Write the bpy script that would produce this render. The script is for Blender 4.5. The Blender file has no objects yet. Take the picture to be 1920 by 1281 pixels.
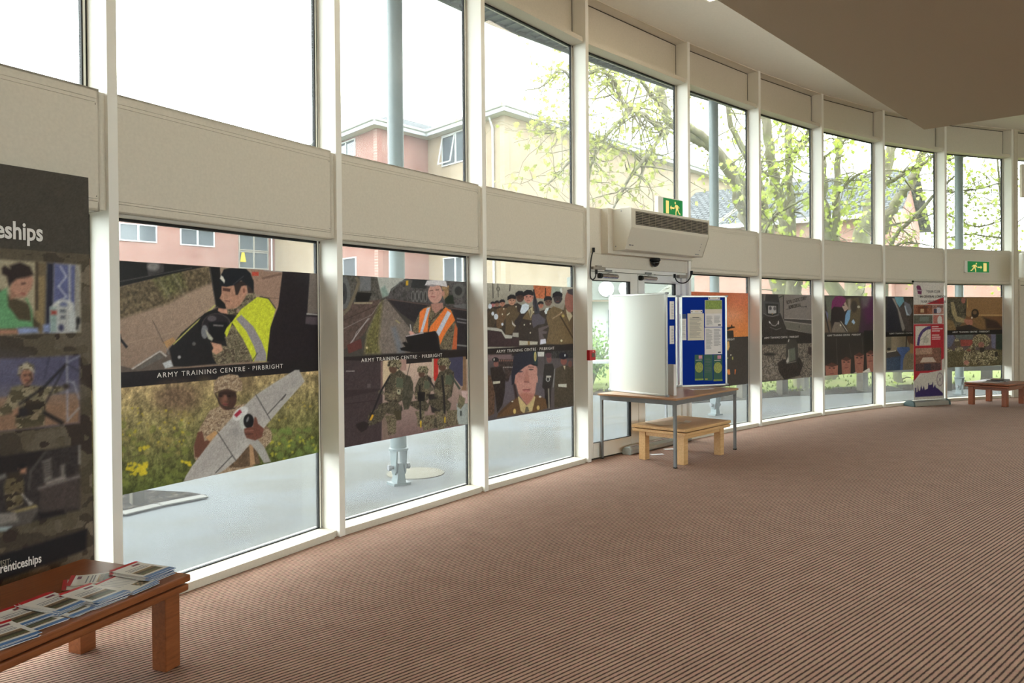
import bpy, math, random
import numpy as np
from mathutils import Vector, Matrix

S = bpy.context.scene
C = S.collection

# ------------------------------------------------------------ camera
F_PX, PITCH, ROLL, SHIFT, CAMH = 1429.907, 0.0095577, 0.0081481, -28.454, 1.6
cd = bpy.data.cameras.new('camera')
cd.sensor_fit = 'HORIZONTAL'; cd.sensor_width = 36.0
cd.lens = F_PX / 1920 * 36.0
cd.shift_y = SHIFT / 1920
cd.clip_start = 0.05; cd.clip_end = 400
cam = bpy.data.objects.new('camera', cd); C.objects.link(cam)
cam.matrix_world = (Matrix.Translation((0, 0, CAMH)) @ Matrix.Rotation(math.pi/2 - PITCH, 4, 'X')
                    @ Matrix.Rotation(-ROLL, 4, 'Z'))
S.camera = cam

# ------------------------------------------------------------ sky, exposure
SKY = 8.6
w = bpy.data.worlds.new('overcast_sky'); S.world = w; w.use_nodes = True
nt = w.node_tree; bg = nt.nodes['Background']
bg.inputs[0].default_value = (0.97, 0.99, 1.0, 1); bg.inputs[1].default_value = SKY
S.view_settings.view_transform = 'Standard'; S.view_settings.look = 'None'
S.view_settings.exposure = 0.0; S.view_settings.gamma = 1.0
S.view_settings.use_curve_mapping = False
S.cycles.max_bounces = 12; S.cycles.diffuse_bounces = 7; S.cycles.transparent_max_bounces = 16
S.cycles.glossy_bounces = 3; S.cycles.transmission_bounces = 4
S.cycles.caustics_reflective = False; S.cycles.caustics_refractive = False
S.cycles.sample_clamp_indirect = 6.0

# ------------------------------------------------------------ picture point -> place (used to set out walls, trees, prints)
def ray(px, py):
    u2 = (px-960)/F_PX; v2 = -(py-640.5-SHIFT)/F_PX
    c, s = math.cos(ROLL), math.sin(ROLL)
    u = c*u2+s*v2; v = -s*u2+c*v2
    return Vector((u, math.cos(PITCH)+v*math.sin(PITCH), -math.sin(PITCH)+v*math.cos(PITCH)))
def at_z(px, py, z=0.0):
    d = ray(px, py); t = (z-CAMH)/d.z
    return Vector((d.x*t, d.y*t, z))
def at_y(px, py, y):
    d = ray(px, py); t = y/d.y
    return Vector((d.x*t, y, CAMH+d.z*t))
def on_line(px, py, A, B):
    d = ray(px, py); e = (B[0]-A[0], B[1]-A[1]); n = (-e[1], e[0])
    t = (n[0]*A[0]+n[1]*A[1])/(n[0]*d.x+n[1]*d.y)
    return Vector((d.x*t, d.y*t, CAMH+d.z*t))
def proj_np(x, y, z):
    z = z-CAMH
    fy = y*math.cos(PITCH)-z*math.sin(PITCH); fz = z*math.cos(PITCH)+y*math.sin(PITCH)
    u = x/fy; v = fz/fy; c, s = math.cos(ROLL), math.sin(ROLL)
    return 960+F_PX*(c*u-s*v), 640.5+SHIFT-F_PX*(s*u+c*v)

# ------------------------------------------------------------ materials
def lin(c):
    def f(v):
        v = v/255.0
        return v/12.92 if v <= 0.04045 else ((v+0.055)/1.055)**2.4
    return (f(c[0]), f(c[1]), f(c[2]), 1.0)
class NT:
    def __init__(s, name):
        s.m = bpy.data.materials.new(name); s.m.use_nodes = True; s.t = s.m.node_tree
        s.t.nodes.clear(); s.out = s.n('ShaderNodeOutputMaterial')
    def n(s, typ, **kw):
        nd = s.t.nodes.new(typ)
        for k, v in kw.items(): setattr(nd, k, v)
        return nd
    def l(s, a, b): s.t.links.new(a, b)
    def coord(s, kind='Object', scale=(1, 1, 1), rot=(0, 0, 0)):
        tc = s.n('ShaderNodeTexCoord'); mp = s.n('ShaderNodeMapping')
        mp.inputs['Scale'].default_value = scale; mp.inputs['Rotation'].default_value = rot
        s.l(tc.outputs[kind], mp.inputs['Vector']); return mp.outputs[0]
    def noise(s, vec, scale, detail=3, rough=0.5):
        nd = s.n('ShaderNodeTexNoise'); nd.inputs['Scale'].default_value = scale
        nd.inputs['Detail'].default_value = detail; nd.inputs['Roughness'].default_value = rough
        s.l(vec, nd.inputs['Vector']); return nd.outputs['Fac']
    def ramp(s, fac, stops):
        r = s.n('ShaderNodeValToRGB'); e = r.color_ramp.elements
        e[0].position = stops[0][0]; e[0].color = stops[0][1]
        e[1].position = stops[-1][0]; e[1].color = stops[-1][1]
        for p, c in stops[1:-1]:
            q = e.new(p); q.color = c
        s.l(fac, r.inputs[0]); return r.outputs[0]
    def mix(s, fac, a, b, mode='MIX'):
        m = s.n('ShaderNodeMix', data_type='RGBA', blend_type=mode)
        for sock, v in ((m.inputs[0], fac), (m.inputs[6], a), (m.inputs[7], b)):
            if isinstance(v, (int, float, tuple)): sock.default_value = v
            else: s.l(v, sock)
        return m.outputs[2]
    def bump(s, h, strength=0.3, dist=0.01):
        b = s.n('ShaderNodeBump'); b.inputs['Strength'].default_value = strength
        b.inputs['Distance'].default_value = dist; s.l(h, b.inputs['Height']); return b.outputs[0]
    def bsdf(s, col, rough=0.5, metal=0.0, spec=0.5, normal=None, emit=None, estr=0):
        b = s.n('ShaderNodeBsdfPrincipled')
        if isinstance(col, tuple): b.inputs['Base Color'].default_value = col
        else: s.l(col, b.inputs['Base Color'])
        b.inputs['Roughness'].default_value = rough; b.inputs['Metallic'].default_value = metal
        b.inputs['Specular IOR Level'].default_value = spec
        if normal is not None: s.l(normal, b.inputs['Normal'])
        if emit is not None:
            if isinstance(emit, tuple): b.inputs['Emission Color'].default_value = emit
            else: s.l(emit, b.inputs['Emission Color'])
            b.inputs['Emission Strength'].default_value = estr
        s.l(b.outputs[0], s.out.inputs[0]); return b
MATS = {}
def flat(name, rgb, rough=0.5, metal=0.0, spec=0.4, var=0.06, scale=18):
    if name in MATS: return MATS[name]
    k = NT(name); v = k.coord()
    a = lin(rgb); f = k.noise(v, scale, 4)
    lo = tuple(x*(1-var) for x in a[:3])+(1,); hi = tuple(min(1, x*(1+var)) for x in a[:3])+(1,)
    k.bsdf(k.ramp(f, [(0.3, lo), (0.7, hi)]), rough, metal, spec)
    MATS[name] = k.m; return k.m
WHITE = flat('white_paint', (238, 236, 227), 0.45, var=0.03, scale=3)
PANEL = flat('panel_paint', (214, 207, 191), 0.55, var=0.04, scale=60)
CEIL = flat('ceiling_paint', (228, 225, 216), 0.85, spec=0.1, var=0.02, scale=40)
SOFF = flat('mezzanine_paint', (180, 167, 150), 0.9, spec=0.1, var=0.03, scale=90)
WALLP = flat('wall_paint', (205, 196, 178), 0.8, spec=0.1, var=0.03)
BLACK = flat('black_rubber', (26, 27, 26), 0.6)
DARKGAP = flat('dark_gap', (60, 54, 46), 0.9)
ALU = flat('aluminium', (178, 178, 172), 0.38, 0.75)
GREYM = flat('grey_steel', (128, 130, 132), 0.4, 0.4)
CHROME = flat('chrome', (205, 205, 205), 0.2, 0.9)
POSTM = flat('post_paint', (104, 115, 116), 0.4, 0.1, var=0.04, scale=30)

def wood(name, c0, c1, c2, rough=0.35, sc=(3, 40, 40), spec=0.45):
    k = NT(name); v = k.coord('Object', sc)
    n1 = k.noise(v, 1.6, 6, 0.6)
    n2 = k.noise(k.coord('Object', (20, 200, 200)), 2.0, 3)
    f = k.mix(0.3, n1, n2)
    k.bsdf(k.ramp(f, [(0.3, lin(c0)), (0.5, lin(c1)), (0.72, lin(c2))]), rough, spec=spec,
           normal=k.bump(f, 0.05, 0.002))
    return k.m
WOOD_DK = wood('stained_cherry_wood', (112, 62, 31), (138, 79, 44), (156, 94, 54), 0.3)
WOOD_LT = wood('beech_wood', (202, 158, 104), (218, 176, 122), (230, 193, 142), 0.35)
WOOD_RD = wood('red_stained_wood', (120, 60, 34), (142, 76, 44), (160, 92, 56), 0.3)
DESKTOP = wood('desk_laminate', (160, 118, 84), (176, 134, 98), (190, 150, 112), 0.35)
TIMBER = wood('weathered_timber', (60, 57, 48), (80, 76, 65), (99, 94, 82), 0.9, (30, 30, 3), 0.05)

def carpet_mat():
    k = NT('ribbed_brown_carpet')
    ang = math.radians(42.0)
    tc = k.n('ShaderNodeTexCoord'); mp = k.n('ShaderNodeMapping'); mp.vector_type = 'TEXTURE'
    mp.inputs['Rotation'].default_value = (0, 0, ang); k.l(tc.outputs['Object'], mp.inputs['Vector'])
    sx = k.n('ShaderNodeSeparateXYZ'); k.l(mp.outputs[0], sx.inputs[0])
    # gentle wobble of the ribs
    mx = k.n('ShaderNodeMapping'); mx.inputs['Scale'].default_value = (40, 120, 1); k.l(mp.outputs[0], mx.inputs['Vector'])
    wob = k.noise(mx.outputs[0], 1.0, 2)
    a = k.n('ShaderNodeMath', operation='MULTIPLY_ADD'); k.l(wob, a.inputs[0]); a.inputs[1].default_value = 0.007; k.l(sx.outputs[1], a.inputs[2])
    m = k.n('ShaderNodeMath', operation='MULTIPLY'); k.l(a.outputs[0], m.inputs[0]); m.inputs[1].default_value = 2*math.pi/0.0262
    sn = k.n('ShaderNodeMath', operation='SINE'); k.l(m.outputs[0], sn.inputs[0])
    g = k.n('ShaderNodeMapRange'); k.l(sn.outputs[0], g.inputs[0])
    g.inputs[1].default_value = -1; g.inputs[2].default_value = 1; g.inputs[3].default_value = 0; g.inputs[4].default_value = 1
    rib = k.ramp(g.outputs[0], [(0.0, (0, 0, 0, 1)), (0.10, (0.12, 0.12, 0.12, 1)), (0.38, (0.85, 0.85, 0.85, 1)), (1.0, (1, 1, 1, 1))])
    v = k.coord('Object')
    fine = k.noise(v, 300, 2); blot = k.noise(v, 5.5, 4, 0.6); hue = k.noise(v, 26, 2)
    top = k.ramp(fine, [(0.3, lin((144, 106, 90))), (0.7, lin((205, 156, 137)))])
    top = k.mix(k.ramp(hue, [(0.35, (0, 0, 0, 1)), (0.65, (0.6, 0.6, 0.6, 1))]), top, lin((166, 144, 116)))
    top = k.mix(0.14, top, k.ramp(blot, [(0.3, lin((90, 70, 58))), (0.7, lin((210, 180, 160)))]))
    col = k.mix(rib, lin((58, 34, 24)), top)
    b = k.bsdf(col, 0.9, spec=0.15, normal=k.bump(rib, 0.6, 0.006)); b.inputs['Sheen Weight'].default_value = 0.10; b.inputs['Sheen Roughness'].default_value = 0.4; b.inputs['Sheen Tint'].default_value = (1, .93, .88, 1)
    return k.m
CARPET = carpet_mat()

def glass_mat():
    k = NT('hazed_window_glass')
    tr = k.n('ShaderNodeBsdfTransparent'); tr.inputs[0].default_value = (0.93, 0.965, 0.955, 1)
    gl = k.n('ShaderNodeBsdfGlossy'); gl.inputs['Roughness'].default_value = 0.0
    lw = k.n('ShaderNodeLayerWeight'); lw.inputs['Blend'].default_value = 0.5
    pw = k.n('ShaderNodeMath', operation='POWER'); k.l(lw.outputs['Facing'], pw.inputs[0]); pw.inputs[1].default_value = 4.0
    fr = k.n('ShaderNodeMath', operation='MULTIPLY_ADD'); k.l(pw.outputs[0], fr.inputs[0]); fr.inputs[1].default_value = 0.7; fr.inputs[2].default_value = 0.03
    mx = k.n('ShaderNodeMixShader'); k.l(fr.outputs[0], mx.inputs[0]); k.l(tr.outputs[0], mx.inputs[1]); k.l(gl.outputs[0], mx.inputs[2])
    tl = k.n('ShaderNodeBsdfTranslucent'); tl.inputs[0].default_value = (0.95, 0.97, 1, 1)  # faint translucent share puts a pale haze over the view outside
    m2 = k.n('ShaderNodeMixShader'); m2.inputs[0].default_value = 0.022
    k.l(mx.outputs[0], m2.inputs[1]); k.l(tl.outputs[0], m2.inputs[2])
    k.l(m2.outputs[0], k.out.inputs[0]); return k.m
GLASS = glass_mat()

def glow(name, rgb, strength):
    k = NT(name); k.bsdf(lin(rgb), 0.5, emit=lin(rgb), estr=strength); return k.m

# ------------------------------------------------------------ mesh helpers
class MB:
    def __init__(s): s.v = []; s.f = []; s.mi = []
    def add(s, vs, fs, mi=0):
        b = len(s.v); s.v += [tuple(x) for x in vs]; s.f += [tuple(b+i for i in f) for f in fs]; s.mi += [mi]*len(fs); return s
    def hexa(s, p, mi=0):     # p: 4 bottom (ccw) + 4 top
        return s.add(p, [(3, 2, 1, 0), (4, 5, 6, 7), (0, 1, 5, 4), (1, 2, 6, 5), (2, 3, 7, 6), (3, 0, 4, 7)], mi)
    def box(s, x0, x1, y0, y1, z0, z1, mi=0):
        return s.hexa([(x0, y0, z0), (x1, y0, z0), (x1, y1, z0), (x0, y1, z0), (x0, y0, z1), (x1, y0, z1), (x1, y1, z1), (x0, y1, z1)], mi)
    def prism(s, poly, z0, z1, mi=0):
        n = len(poly)
        vs = [(p[0], p[1], z0) for p in poly]+[(p[0], p[1], z1) for p in poly]
        return s.add(vs, [tuple(reversed(range(n))), tuple(range(n, 2*n))]+[(i, (i+1) % n, n+(i+1) % n, n+i) for i in range(n)], mi)
    def sweep(s, poly, A, B, up=Vector((0, 0, 1)), mi=0):
        """extrude poly (across, up) from A to B"""
        A = Vector(A); B = Vector(B); d = (B-A).normalized(); r = up.cross(d).normalized(); n = len(poly)
        vs = [A+r*p[0]+up*p[1] for p in poly]+[B+r*p[0]+up*p[1] for p in poly]
        return s.add(vs, [tuple(reversed(range(n))), tuple(range(n, 2*n))]+[(i, (i+1) % n, n+(i+1) % n, n+i) for i in range(n)], mi)
    def tube(s, pts, rad, n=8, mi=0, caps=True):
        pts = [Vector(p) for p in pts]; k = len(pts)
        if not hasattr(rad, '__len__'): rad = [rad]*k
        ref = None; rings = []
        for i, p in enumerate(pts):
            d = (pts[min(i+1, k-1)]-pts[max(i-1, 0)])
            d = d.normalized() if d.length > 1e-9 else Vector((0, 0, 1))
            if ref is None: ref = Vector((1, 0, 0)) if abs(d.x) < 0.8 else Vector((0, 1, 0))
            a = (ref-d*ref.dot(d)).normalized(); b = d.cross(a); ref = a
            rings.append([p+(a*math.cos(t)+b*math.sin(t))*rad[i] for t in [2*math.pi*j/n for j in range(n)]])
        vs = [v for r in rings for v in r]; fs = []
        for i in range(k-1):
            for j in range(n):
                fs.append((i*n+j, i*n+(j+1) % n, (i+1)*n+(j+1) % n, (i+1)*n+j))
        if caps: fs += [tuple(reversed(range(n))), tuple((k-1)*n+j for j in range(n))]
        return s.add(vs, fs, mi)
    def lathe(s, c, prof, n=24, mi=0):
        return s.tube([(c[0], c[1], c[2]+z) for r, z in prof], [max(r, 1e-4) for r, z in prof], n, mi)
    def quad(s, a, b, c, d, mi=0): return s.add([a, b, c, d], [(0, 1, 2, 3)], mi)
    def obj(s, name, mat, parent=None, loc=None, rz=0.0, smooth=False, bevel=0):
        me = bpy.data.meshes.new(name); me.from_pydata(s.v, [], s.f)
        for m in (mat if isinstance(mat, (list, tuple)) else [mat]): me.materials.append(m)
        if any(s.mi): me.polygons.foreach_set('material_index', s.mi)
        me.validate(); me.update()
        o = bpy.data.objects.new(name, me); C.objects.link(o)
        if parent is not None: o.parent = parent
        if loc is not None: o.location = loc
        o.rotation_euler = (0, 0, rz)
        if smooth:
            me.shade_smooth() if hasattr(me, 'shade_smooth') else [setattr(p, 'use_smooth', True) for p in me.polygons]
            if smooth == 'auto':
                try: me.set_sharp_from_angle(angle=math.radians(35))
                except Exception: pass
        if bevel:
            b = o.modifiers.new('bevel', 'BEVEL'); b.width = bevel; b.segments = 2; b.limit_method = 'ANGLE'
        return o
def empty(name, loc=(0, 0, 0), rz=0.0):
    o = bpy.data.objects.new(name, None); C.objects.link(o); o.location = loc; o.rotation_euler = (0, 0, rz)
    o.empty_display_size = 0.1; return o
def tag(o, label, cat, group=None, kind=None):
    o['label'] = label; o['category'] = cat
    if group: o['group'] = group
    if kind: o['kind'] = kind
    return o
def struct(o): o['kind'] = 'structure'; return o
def text(name, body, mat, parent, M, size, width=None, align='LEFT', spacing=1.0, offset=0.0):
    cu = bpy.data.curves.new(name, 'FONT'); cu.body = body; cu.size = size; cu.space_character = spacing
    cu.align_x = align; cu.extrude = 0.0004; cu.resolution_u = 3; cu.offset = offset
    cu.materials.append(mat)
    o = bpy.data.objects.new(name, cu); C.objects.link(o)
    if parent is not None: o.parent = parent
    o.matrix_world = M
    bpy.context.view_layer.update()
    me = bpy.data.meshes.new_from_object(o.evaluated_get(bpy.context.evaluated_depsgraph_get()))
    bpy.data.objects.remove(o); o = bpy.data.objects.new(name, me); C.objects.link(o)
    if not me.materials: me.materials.append(mat)
    if parent is not None: o.parent = parent
    o.matrix_world = M
    if width:
        bpy.context.view_layer.update()
        wd = o.dimensions.x
        if wd > 1e-6: o.matrix_world = M @ Matrix.Diagonal((width/wd, 1, 1, 1))
    return o
def frame_matrix(origin, xdir, zdir=Vector((0, 0, 1))):
    """local x along xdir, local y up zdir, local z = facing"""
    x = Vector(xdir).normalized(); y = Vector(zdir).normalized(); z = x.cross(y).normalized()
    return Matrix(((x.x, y.x, z.x, origin[0]), (x.y, y.y, z.y, origin[1]), (x.z, y.z, z.z, origin[2]), (0, 0, 0, 1)))
# ============================================================ THE CURVED WINDOW WALL
PT = [Vector(p) for p in [(-3.071, 2.536), (-2.186, 4.07), (-1.312, 5.587), (-0.295, 7.033), (0.804, 8.429), (2.272, 9.92),
      (3.584, 11.125), (4.972, 12.284), (6.452, 13.309), (7.992, 14.134), (9.636, 14.758)]]
PT = [Vector((-3.98, 0.97))] + PT + [Vector((11.30, 15.32)), Vector((12.95, 15.85))]
K0 = 2                      # index of the mullion at the left of the first pictured bay
NB = len(PT)-1
D = [(PT[i+1]-PT[i]).normalized() for i in range(NB)]
L = [(PT[i+1]-PT[i]).length for i in range(NB)]
NO = [Vector((-d.y, d.x)) for d in D]           # outward normals
GD = 0.17                                        # glass depth behind the panel face
ZP0, ZP1, ZL0, ZL1, ZC = 2.192, 2.84, 4.65, 4.70, 5.187
def W(i, s, o, z):
    p = PT[i]+D[i]*s+NO[i]*o
    return Vector((p.x, p.y, z))
def bbox(mb, i, s0, s1, o0, o1, z0, z1, mi=0):
    mb.hexa([W(i, s0, o0, z0), W(i, s1, o0, z0), W(i, s1, o1, z0), W(i, s0, o1, z0),
             W(i, s0, o0, z1), W(i, s1, o0, z1), W(i, s1, o1, z1), W(i, s0, o1, z1)], mi)
DOOR = K0+3

# mullions, each its own trim piece
for j in range(1, NB):
    d = (D[j-1]+D[j]).normalized(); n = Vector((-d.y, d.x)); mb = MB()
    p = PT[j]
    q = [p+d*0.037-n*0.012, p+d*0.094-n*0.012, p+d*0.094+n*0.21, p+d*0.037+n*0.21]
    mb.prism([(a.x, a.y) for a in q], 0.0, ZC+0.02)
    struct(mb.obj('trim_%d' % j, WHITE, bevel=0.002))
# wall_front : spandrel boxes, sills, ledges, top panels
mbw = MB(); mbd = MB(); sc = MB()
for i in range(NB):
    a, b = 0.098, L[i]-0.004
    if i != DOOR:
        bbox(mbd, i, a+.004, b-.004, 0.008, GD+.06, ZP0+.003, ZP1-.003)
        e = 0.0
        # face sheet in strips with fine joints between
        zs = [(ZP0, ZP0+.050), (ZP0+.052, ZP0+.064), (ZP0+.0655, ZP1-.073), (ZP1-.0715, ZP1-.053), (ZP1-.0515, ZP1)]
        for k, (z0, z1) in enumerate(zs):
            s1 = b if k in (0, 4) else b-.012
            bbox(mbw, i, a, s1, 0.0, 0.012, z0, z1)
        bbox(mbw, i, b-.0105, b, 0.0, 0.012, ZP0+.052, ZP1-.053)
        bbox(mbw, i, a, b, 0.0, GD+.05, ZP1-.012, ZP1)             # top return
        bbox(mbw, i, a, b, 0.0, GD+.05, ZP0, ZP0+.012)             # bottom return
        bbox(mbw, i, b-.012, b, 0.0, GD+.05, ZP0, ZP1)
        bbox(mbw, i, a-.01, L[i]+.05, 0.012, GD+.08, ZP0+.01, ZP1-.01)
        bbox(mbw, i, a, b, 0.0, GD+.05, 0.0, 0.050)                # sill
        bbox(mbw, i, a-.02, L[i]+.05, 0.02, GD+.07, 0.0, 0.046)
        for zz in (ZP0+.075, ZP1-.085):
            bbox(sc, i, b-.021, b-.0165, -.0006, .004, zz, zz+.005)
    else:
        bbox(mbw, i, a-.02, L[i]+.05, 0.02, GD+.08, ZP0, ZP1)
    bbox(mbw, i, a, b, 0.0, GD+.05, ZL0, ZL1)                      # ledge over the upper pane
    bbox(mbw, i, a-.02, L[i]+.05, 0.02, GD+.07, ZL0+.003, ZL1-.003)
    bbox(mbw, i, a-.02, L[i]+.030, GD-.005, GD+.08, ZL1, ZC-.012)   # recessed top panel
    bbox(mbd, i, L[i]+.030, L[i]+.042, GD-.004, GD+.08, ZL1, ZC-.012)
    bbox(mbd, i, a-.02, L[i]+.05, GD-.004, GD+.08, ZC-.012, ZC)
    bbox(mbw, i, a-.06, L[i]+.04, -0.004, 0.010, ZC-.014, ZC+.01)   # lip at ceiling edge
wf = struct(mbw.obj('wall_front', PANEL))
o = mbd.obj('panel_joint', DARKGAP, wf); o = sc.obj('screw', BLACK, wf)

# panes : lower and upper window of every bay
wn = 0
for tier in (0, 1):
    for i in range(NB):
        z0, z1 = ((0.05, ZP0), (ZP1, ZL0))[tier]
        if tier == 0 and i == DOOR: continue
        wn += 1
        s0, s1 = 0.03, L[i]+.045
        root = struct(empty('window_%d' % wn, W(i, 0, 0, z0)))
        g = MB(); bbox(g, i, s0, s1, GD+.004, GD+.010, z0, z1)
        fr = MB(); wl = MB()
        bbox(fr, i, s0, s1, GD-.006, GD+.02, z1-.016, z1); bbox(fr, i, s0, s1, GD-.004, GD+.02, z0, z0+.007)
        bbox(fr, i, s1-.020, s1-.009, GD-.006, GD+.02, z0, z1); bbox(fr, i, s1-.040, s1-.032, GD-.006, GD+.02, z0, z1)
        bbox(wl, i, s1-.032, s1-.020, GD-.010, GD+.02, z0, z1); bbox(wl, i, s1-.009, s1+.02, GD-.004, GD+.02, z0, z1)
        for mbx, nm, mt in ((g, 'pane', GLASS), (fr, 'gasket', BLACK), (wl, 'glazing_bead', WHITE)):
            ob = mbx.obj(nm, mt, root); ob.matrix_parent_inverse = Matrix.Translation(-root.location)

# ------------------------------------------------------------ double door bay
i = DOOR; LD = L[i]
def sdoor(px, py=700, o=0.06):
    A = W(i, 0, o, 0); B = W(i, LD, o, 0); p = on_line(px, py, A, B)
    return (Vector((p.x, p.y))-Vector((A.x, A.y))).dot(D[i])
door = struct(empty('door_1', W(i, 0, 0, 0)))
inv = Matrix.Translation(-door.location)
def dchild(mb, nm, mat, par=door, **k):
    ob = mb.obj(nm, mat, par, **k); ob.matrix_parent_inverse = inv; return ob
mb = MB()
sL, sg1, sg2, sc0, sg3, sg4, sR0, sR1 = 0.094, sdoor(1111), sdoor(1182), sdoor(1196.5), sdoor(1209), sdoor(1267), sdoor(1277), LD+.04
bbox(mb, i, sR0-.01, sR1, 0.03, 0.16, 0, ZP0)                          # right jamb post
bbox(mb, i, sL-.01, sL+.045, 0.035, 0.16, 0, ZP0)
bbox(mb, i, sL-.01, sR1, 0.03, 0.16, 2.135, ZP0)                     # head
bbox(mb, i, sL+.045, sR0-.02, 0.055, 0.15, 0.0, 0.012)                      # threshold
dchild(mb, 'door_frame', WHITE, bevel=.002)
for (a0, g0, g1, a1) in ((sL+.047, sg1, sg2, sc0-.004), (sc0+.004, sg3, sg4, sR0-.018)):
    mb = MB()
    bbox(mb, i, a0, g0, 0.055, 0.105, 0.018, 2.13); bbox(mb, i, g1, a1, 0.055, 0.105, 0.018, 2.13)
    bbox(mb, i, g0, g1, 0.055, 0.105, 2.035, 2.13); bbox(mb, i, g0, g1, 0.055, 0.105, 0.018, 0.185)
    leaf = dchild(mb, 'door_leaf', WHITE, bevel=.002)
    gk = MB()
    bbox(gk, i, g0, g1, 0.053, 0.09, 2.026, 2.036); bbox(gk, i, g0, g1, 0.053, 0.09, 0.184, 0.192)
    bbox(gk, i, g1-.012, g1, 0.053, 0.09, 0.19, 2.03); bbox(gk, i, g1-.036, g1-.028, 0.06, 0.09, 0.19, 2.03)
    gl = MB(); bbox(gl, i, g0, g1, 0.075, 0.081, 0.185, 2.035)
    for m_, n_, t_ in ((gk, 'gasket', BLACK), (gl, 'pane', GLASS)):
        m_.obj(n_, t_, leaf)
mb = MB(); bbox(mb, i, sL+.047, sR0-.02, 0.05, 0.056, 0.0, 0.014); bbox(mb, i, sc0-.003, sc0+.003, .062, .10, .02, 2.13)
bbox(mb, i, sL+.01, LD, .028, .04, 2.131, 2.135)
dchild(mb, 'door_joint', DARKGAP)
# boxed lintel over the door, behind the heater
mb = MB(); bbox(mb, i, 0.098, 0.30, -0.004, 0.06, 2.33, ZP1); bbox(mb, i, 0.30, LD-.004, -0.10, 0.06, 2.33, ZP1)
bbox(mb, i, 0.098, LD-.004, 0.002, 0.06, 2.18, 2.33); bbox(mb, i, LD-.03, LD+.03, 0.0, 0.1, 2.18, ZP1)
struct(mb.obj('wall_lintel', PANEL, bevel=.003))

# ============================================================ FLOOR, CEILING, REST OF THE ROOM
def ring(o):
    pts = []
    for j in range(NB+1):
        if j == 0: p = PT[0]+NO[0]*o
        elif j == NB: p = PT[NB]+NO[NB-1]*o
        else:
            n = (NO[j-1]+NO[j]).normalized(); p = PT[j]+n*o
        pts.append((p.x, p.y))
    return pts
BACK = [(14.0, 4.0), (9.0, -5.0), (-4.5, -5.0)]
mb = MB(); mb.prism(list(reversed(ring(0.16)+BACK)), -0.15, 0.0)
struct(mb.obj('floor', CARPET))
mb = MB(); mb.prism(list(reversed(ring(0.30)+BACK)), ZC, ZC+.25)
ceil = struct(mb.obj('ceiling', CEIL))
R = ring(0.25)
def wallbox(m, a, b, n, z0, z1): m.prism([a, b, (b[0]-n.x, b[1]-n.y), (a[0]-n.x, a[1]-n.y)], z0, z1)
for nm, a, b in (('wall_right', R[-1], BACK[0]), ('wall_corner', BACK[0], BACK[1]), ('wall_back', BACK[1], BACK[2]), ('wall_left', BACK[2], R[0])):
    mb = MB(); A = Vector(a); B = Vector(b); d = (B-A).normalized(); n = Vector((-d.y, d.x))*-0.15; ln = (B-A).length
    if nm in ('wall_corner', 'wall_back'):      # unseen glazing added behind the camera to bring in fill daylight
        zt_ = 4.3 if nm == 'wall_corner' else 1.35
        wallbox(mb, a, b, n, 0, .95); wallbox(mb, a, b, n, zt_, ZC)
        k = 4
        for q in range(k+1):
            s0 = max(0, ln*q/k-.12); s1 = min(ln, ln*q/k+.12); wallbox(mb, tuple(A+d*s0), tuple(A+d*s1), n, .95, zt_)
        for q in range(k):
            wn += 1; r_ = struct(empty('window_%d' % wn, (A.x+d.x*ln*q/k, A.y+d.y*ln*q/k, 0), math.atan2(d.y, d.x))); wq = ln/k
            m = MB(); m.box(.12, wq-.12, .05, .056, .95, zt_); m.obj('pane', GLASS, r_)
            m = MB(); m.box(.12, .17, .03, .08, .95, zt_); m.box(wq-.17, wq-.12, .03, .08, .95, zt_); m.box(.17, wq-.17, .03, .08, .95, 1.0); m.box(.17, wq-.17, .03, .08, zt_-.05, zt_); m.obj('frame', WHITE, r_)
    else: wallbox(mb, a, b, n, 0, ZC)
    struct(mb.obj(nm, WALLP))
# mezzanine slab over the seating side, parallel to the window wall
c0 = at_z(1733, 243, 4.2); c1 = at_z(1345, 0, 4.2); c2 = at_z(1920, 215, 4.2)
e1 = (c1-c0).normalized(); e2 = (c2-c0).normalized()
poly = [c0, c0+e1*13.5, c0+e1*13.5+e2*6.0, c0+e2*6.0]
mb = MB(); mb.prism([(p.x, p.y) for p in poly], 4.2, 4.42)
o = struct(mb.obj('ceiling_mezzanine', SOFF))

# square-edged wall end / door frame seen at the far right
i = K0+9
mb = MB(); bbox(mb, i, 0.095, 0.20, -0.02, 0.2, 0, ZC); bbox(mb, i, 0.2, 0.225, -0.045, 0.2, 0, ZP0+.1)
struct(mb.obj('trim_30', WALLP, bevel=.003))
mb = MB(); bbox(mb, i, 0.235, L[i]-.02, 0.01, .05, 0, ZP0-.02)
struct(mb.obj('door_2', flat('grey_white_door', (204, 198, 184), .5), bevel=.003))

# ------------------------------------------------------------ ceiling lamps in the void over the walkway
LAMPM = glow('lamp_diffuser', (255, 240, 214), 9.0)
lp0 = at_z(1345, -9, ZC); 
lamp_pos = []
dv = Vector((e1.x, e1.y)).normalized()
for t in (1.8, 5.0, 8.2, 11.4): lamp_pos.append(Vector((lp0.x, lp0.y))+dv*(t-1.8+.52))
ldir = Vector((dv.x, dv.y)); lang = math.atan2(dv.y, dv.x)
for q, p in enumerate(lamp_pos):
    r = empty('ceiling_light', (p.x, p.y, ZC), lang)
    tag(r, 'long recessed warm ceiling light over the window walkway', 'light', 'recessed lights along the ceiling')
    m1 = MB(); m1.box(-.62, .62, -.16, .16, -.012, .002)
    m1.obj('housing', WHITE, r)
    m2 = MB(); m2.box(-.58, .58, -.125, .125, -.016, -.011); m2.obj('diffuser', LAMPM, r)
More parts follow.
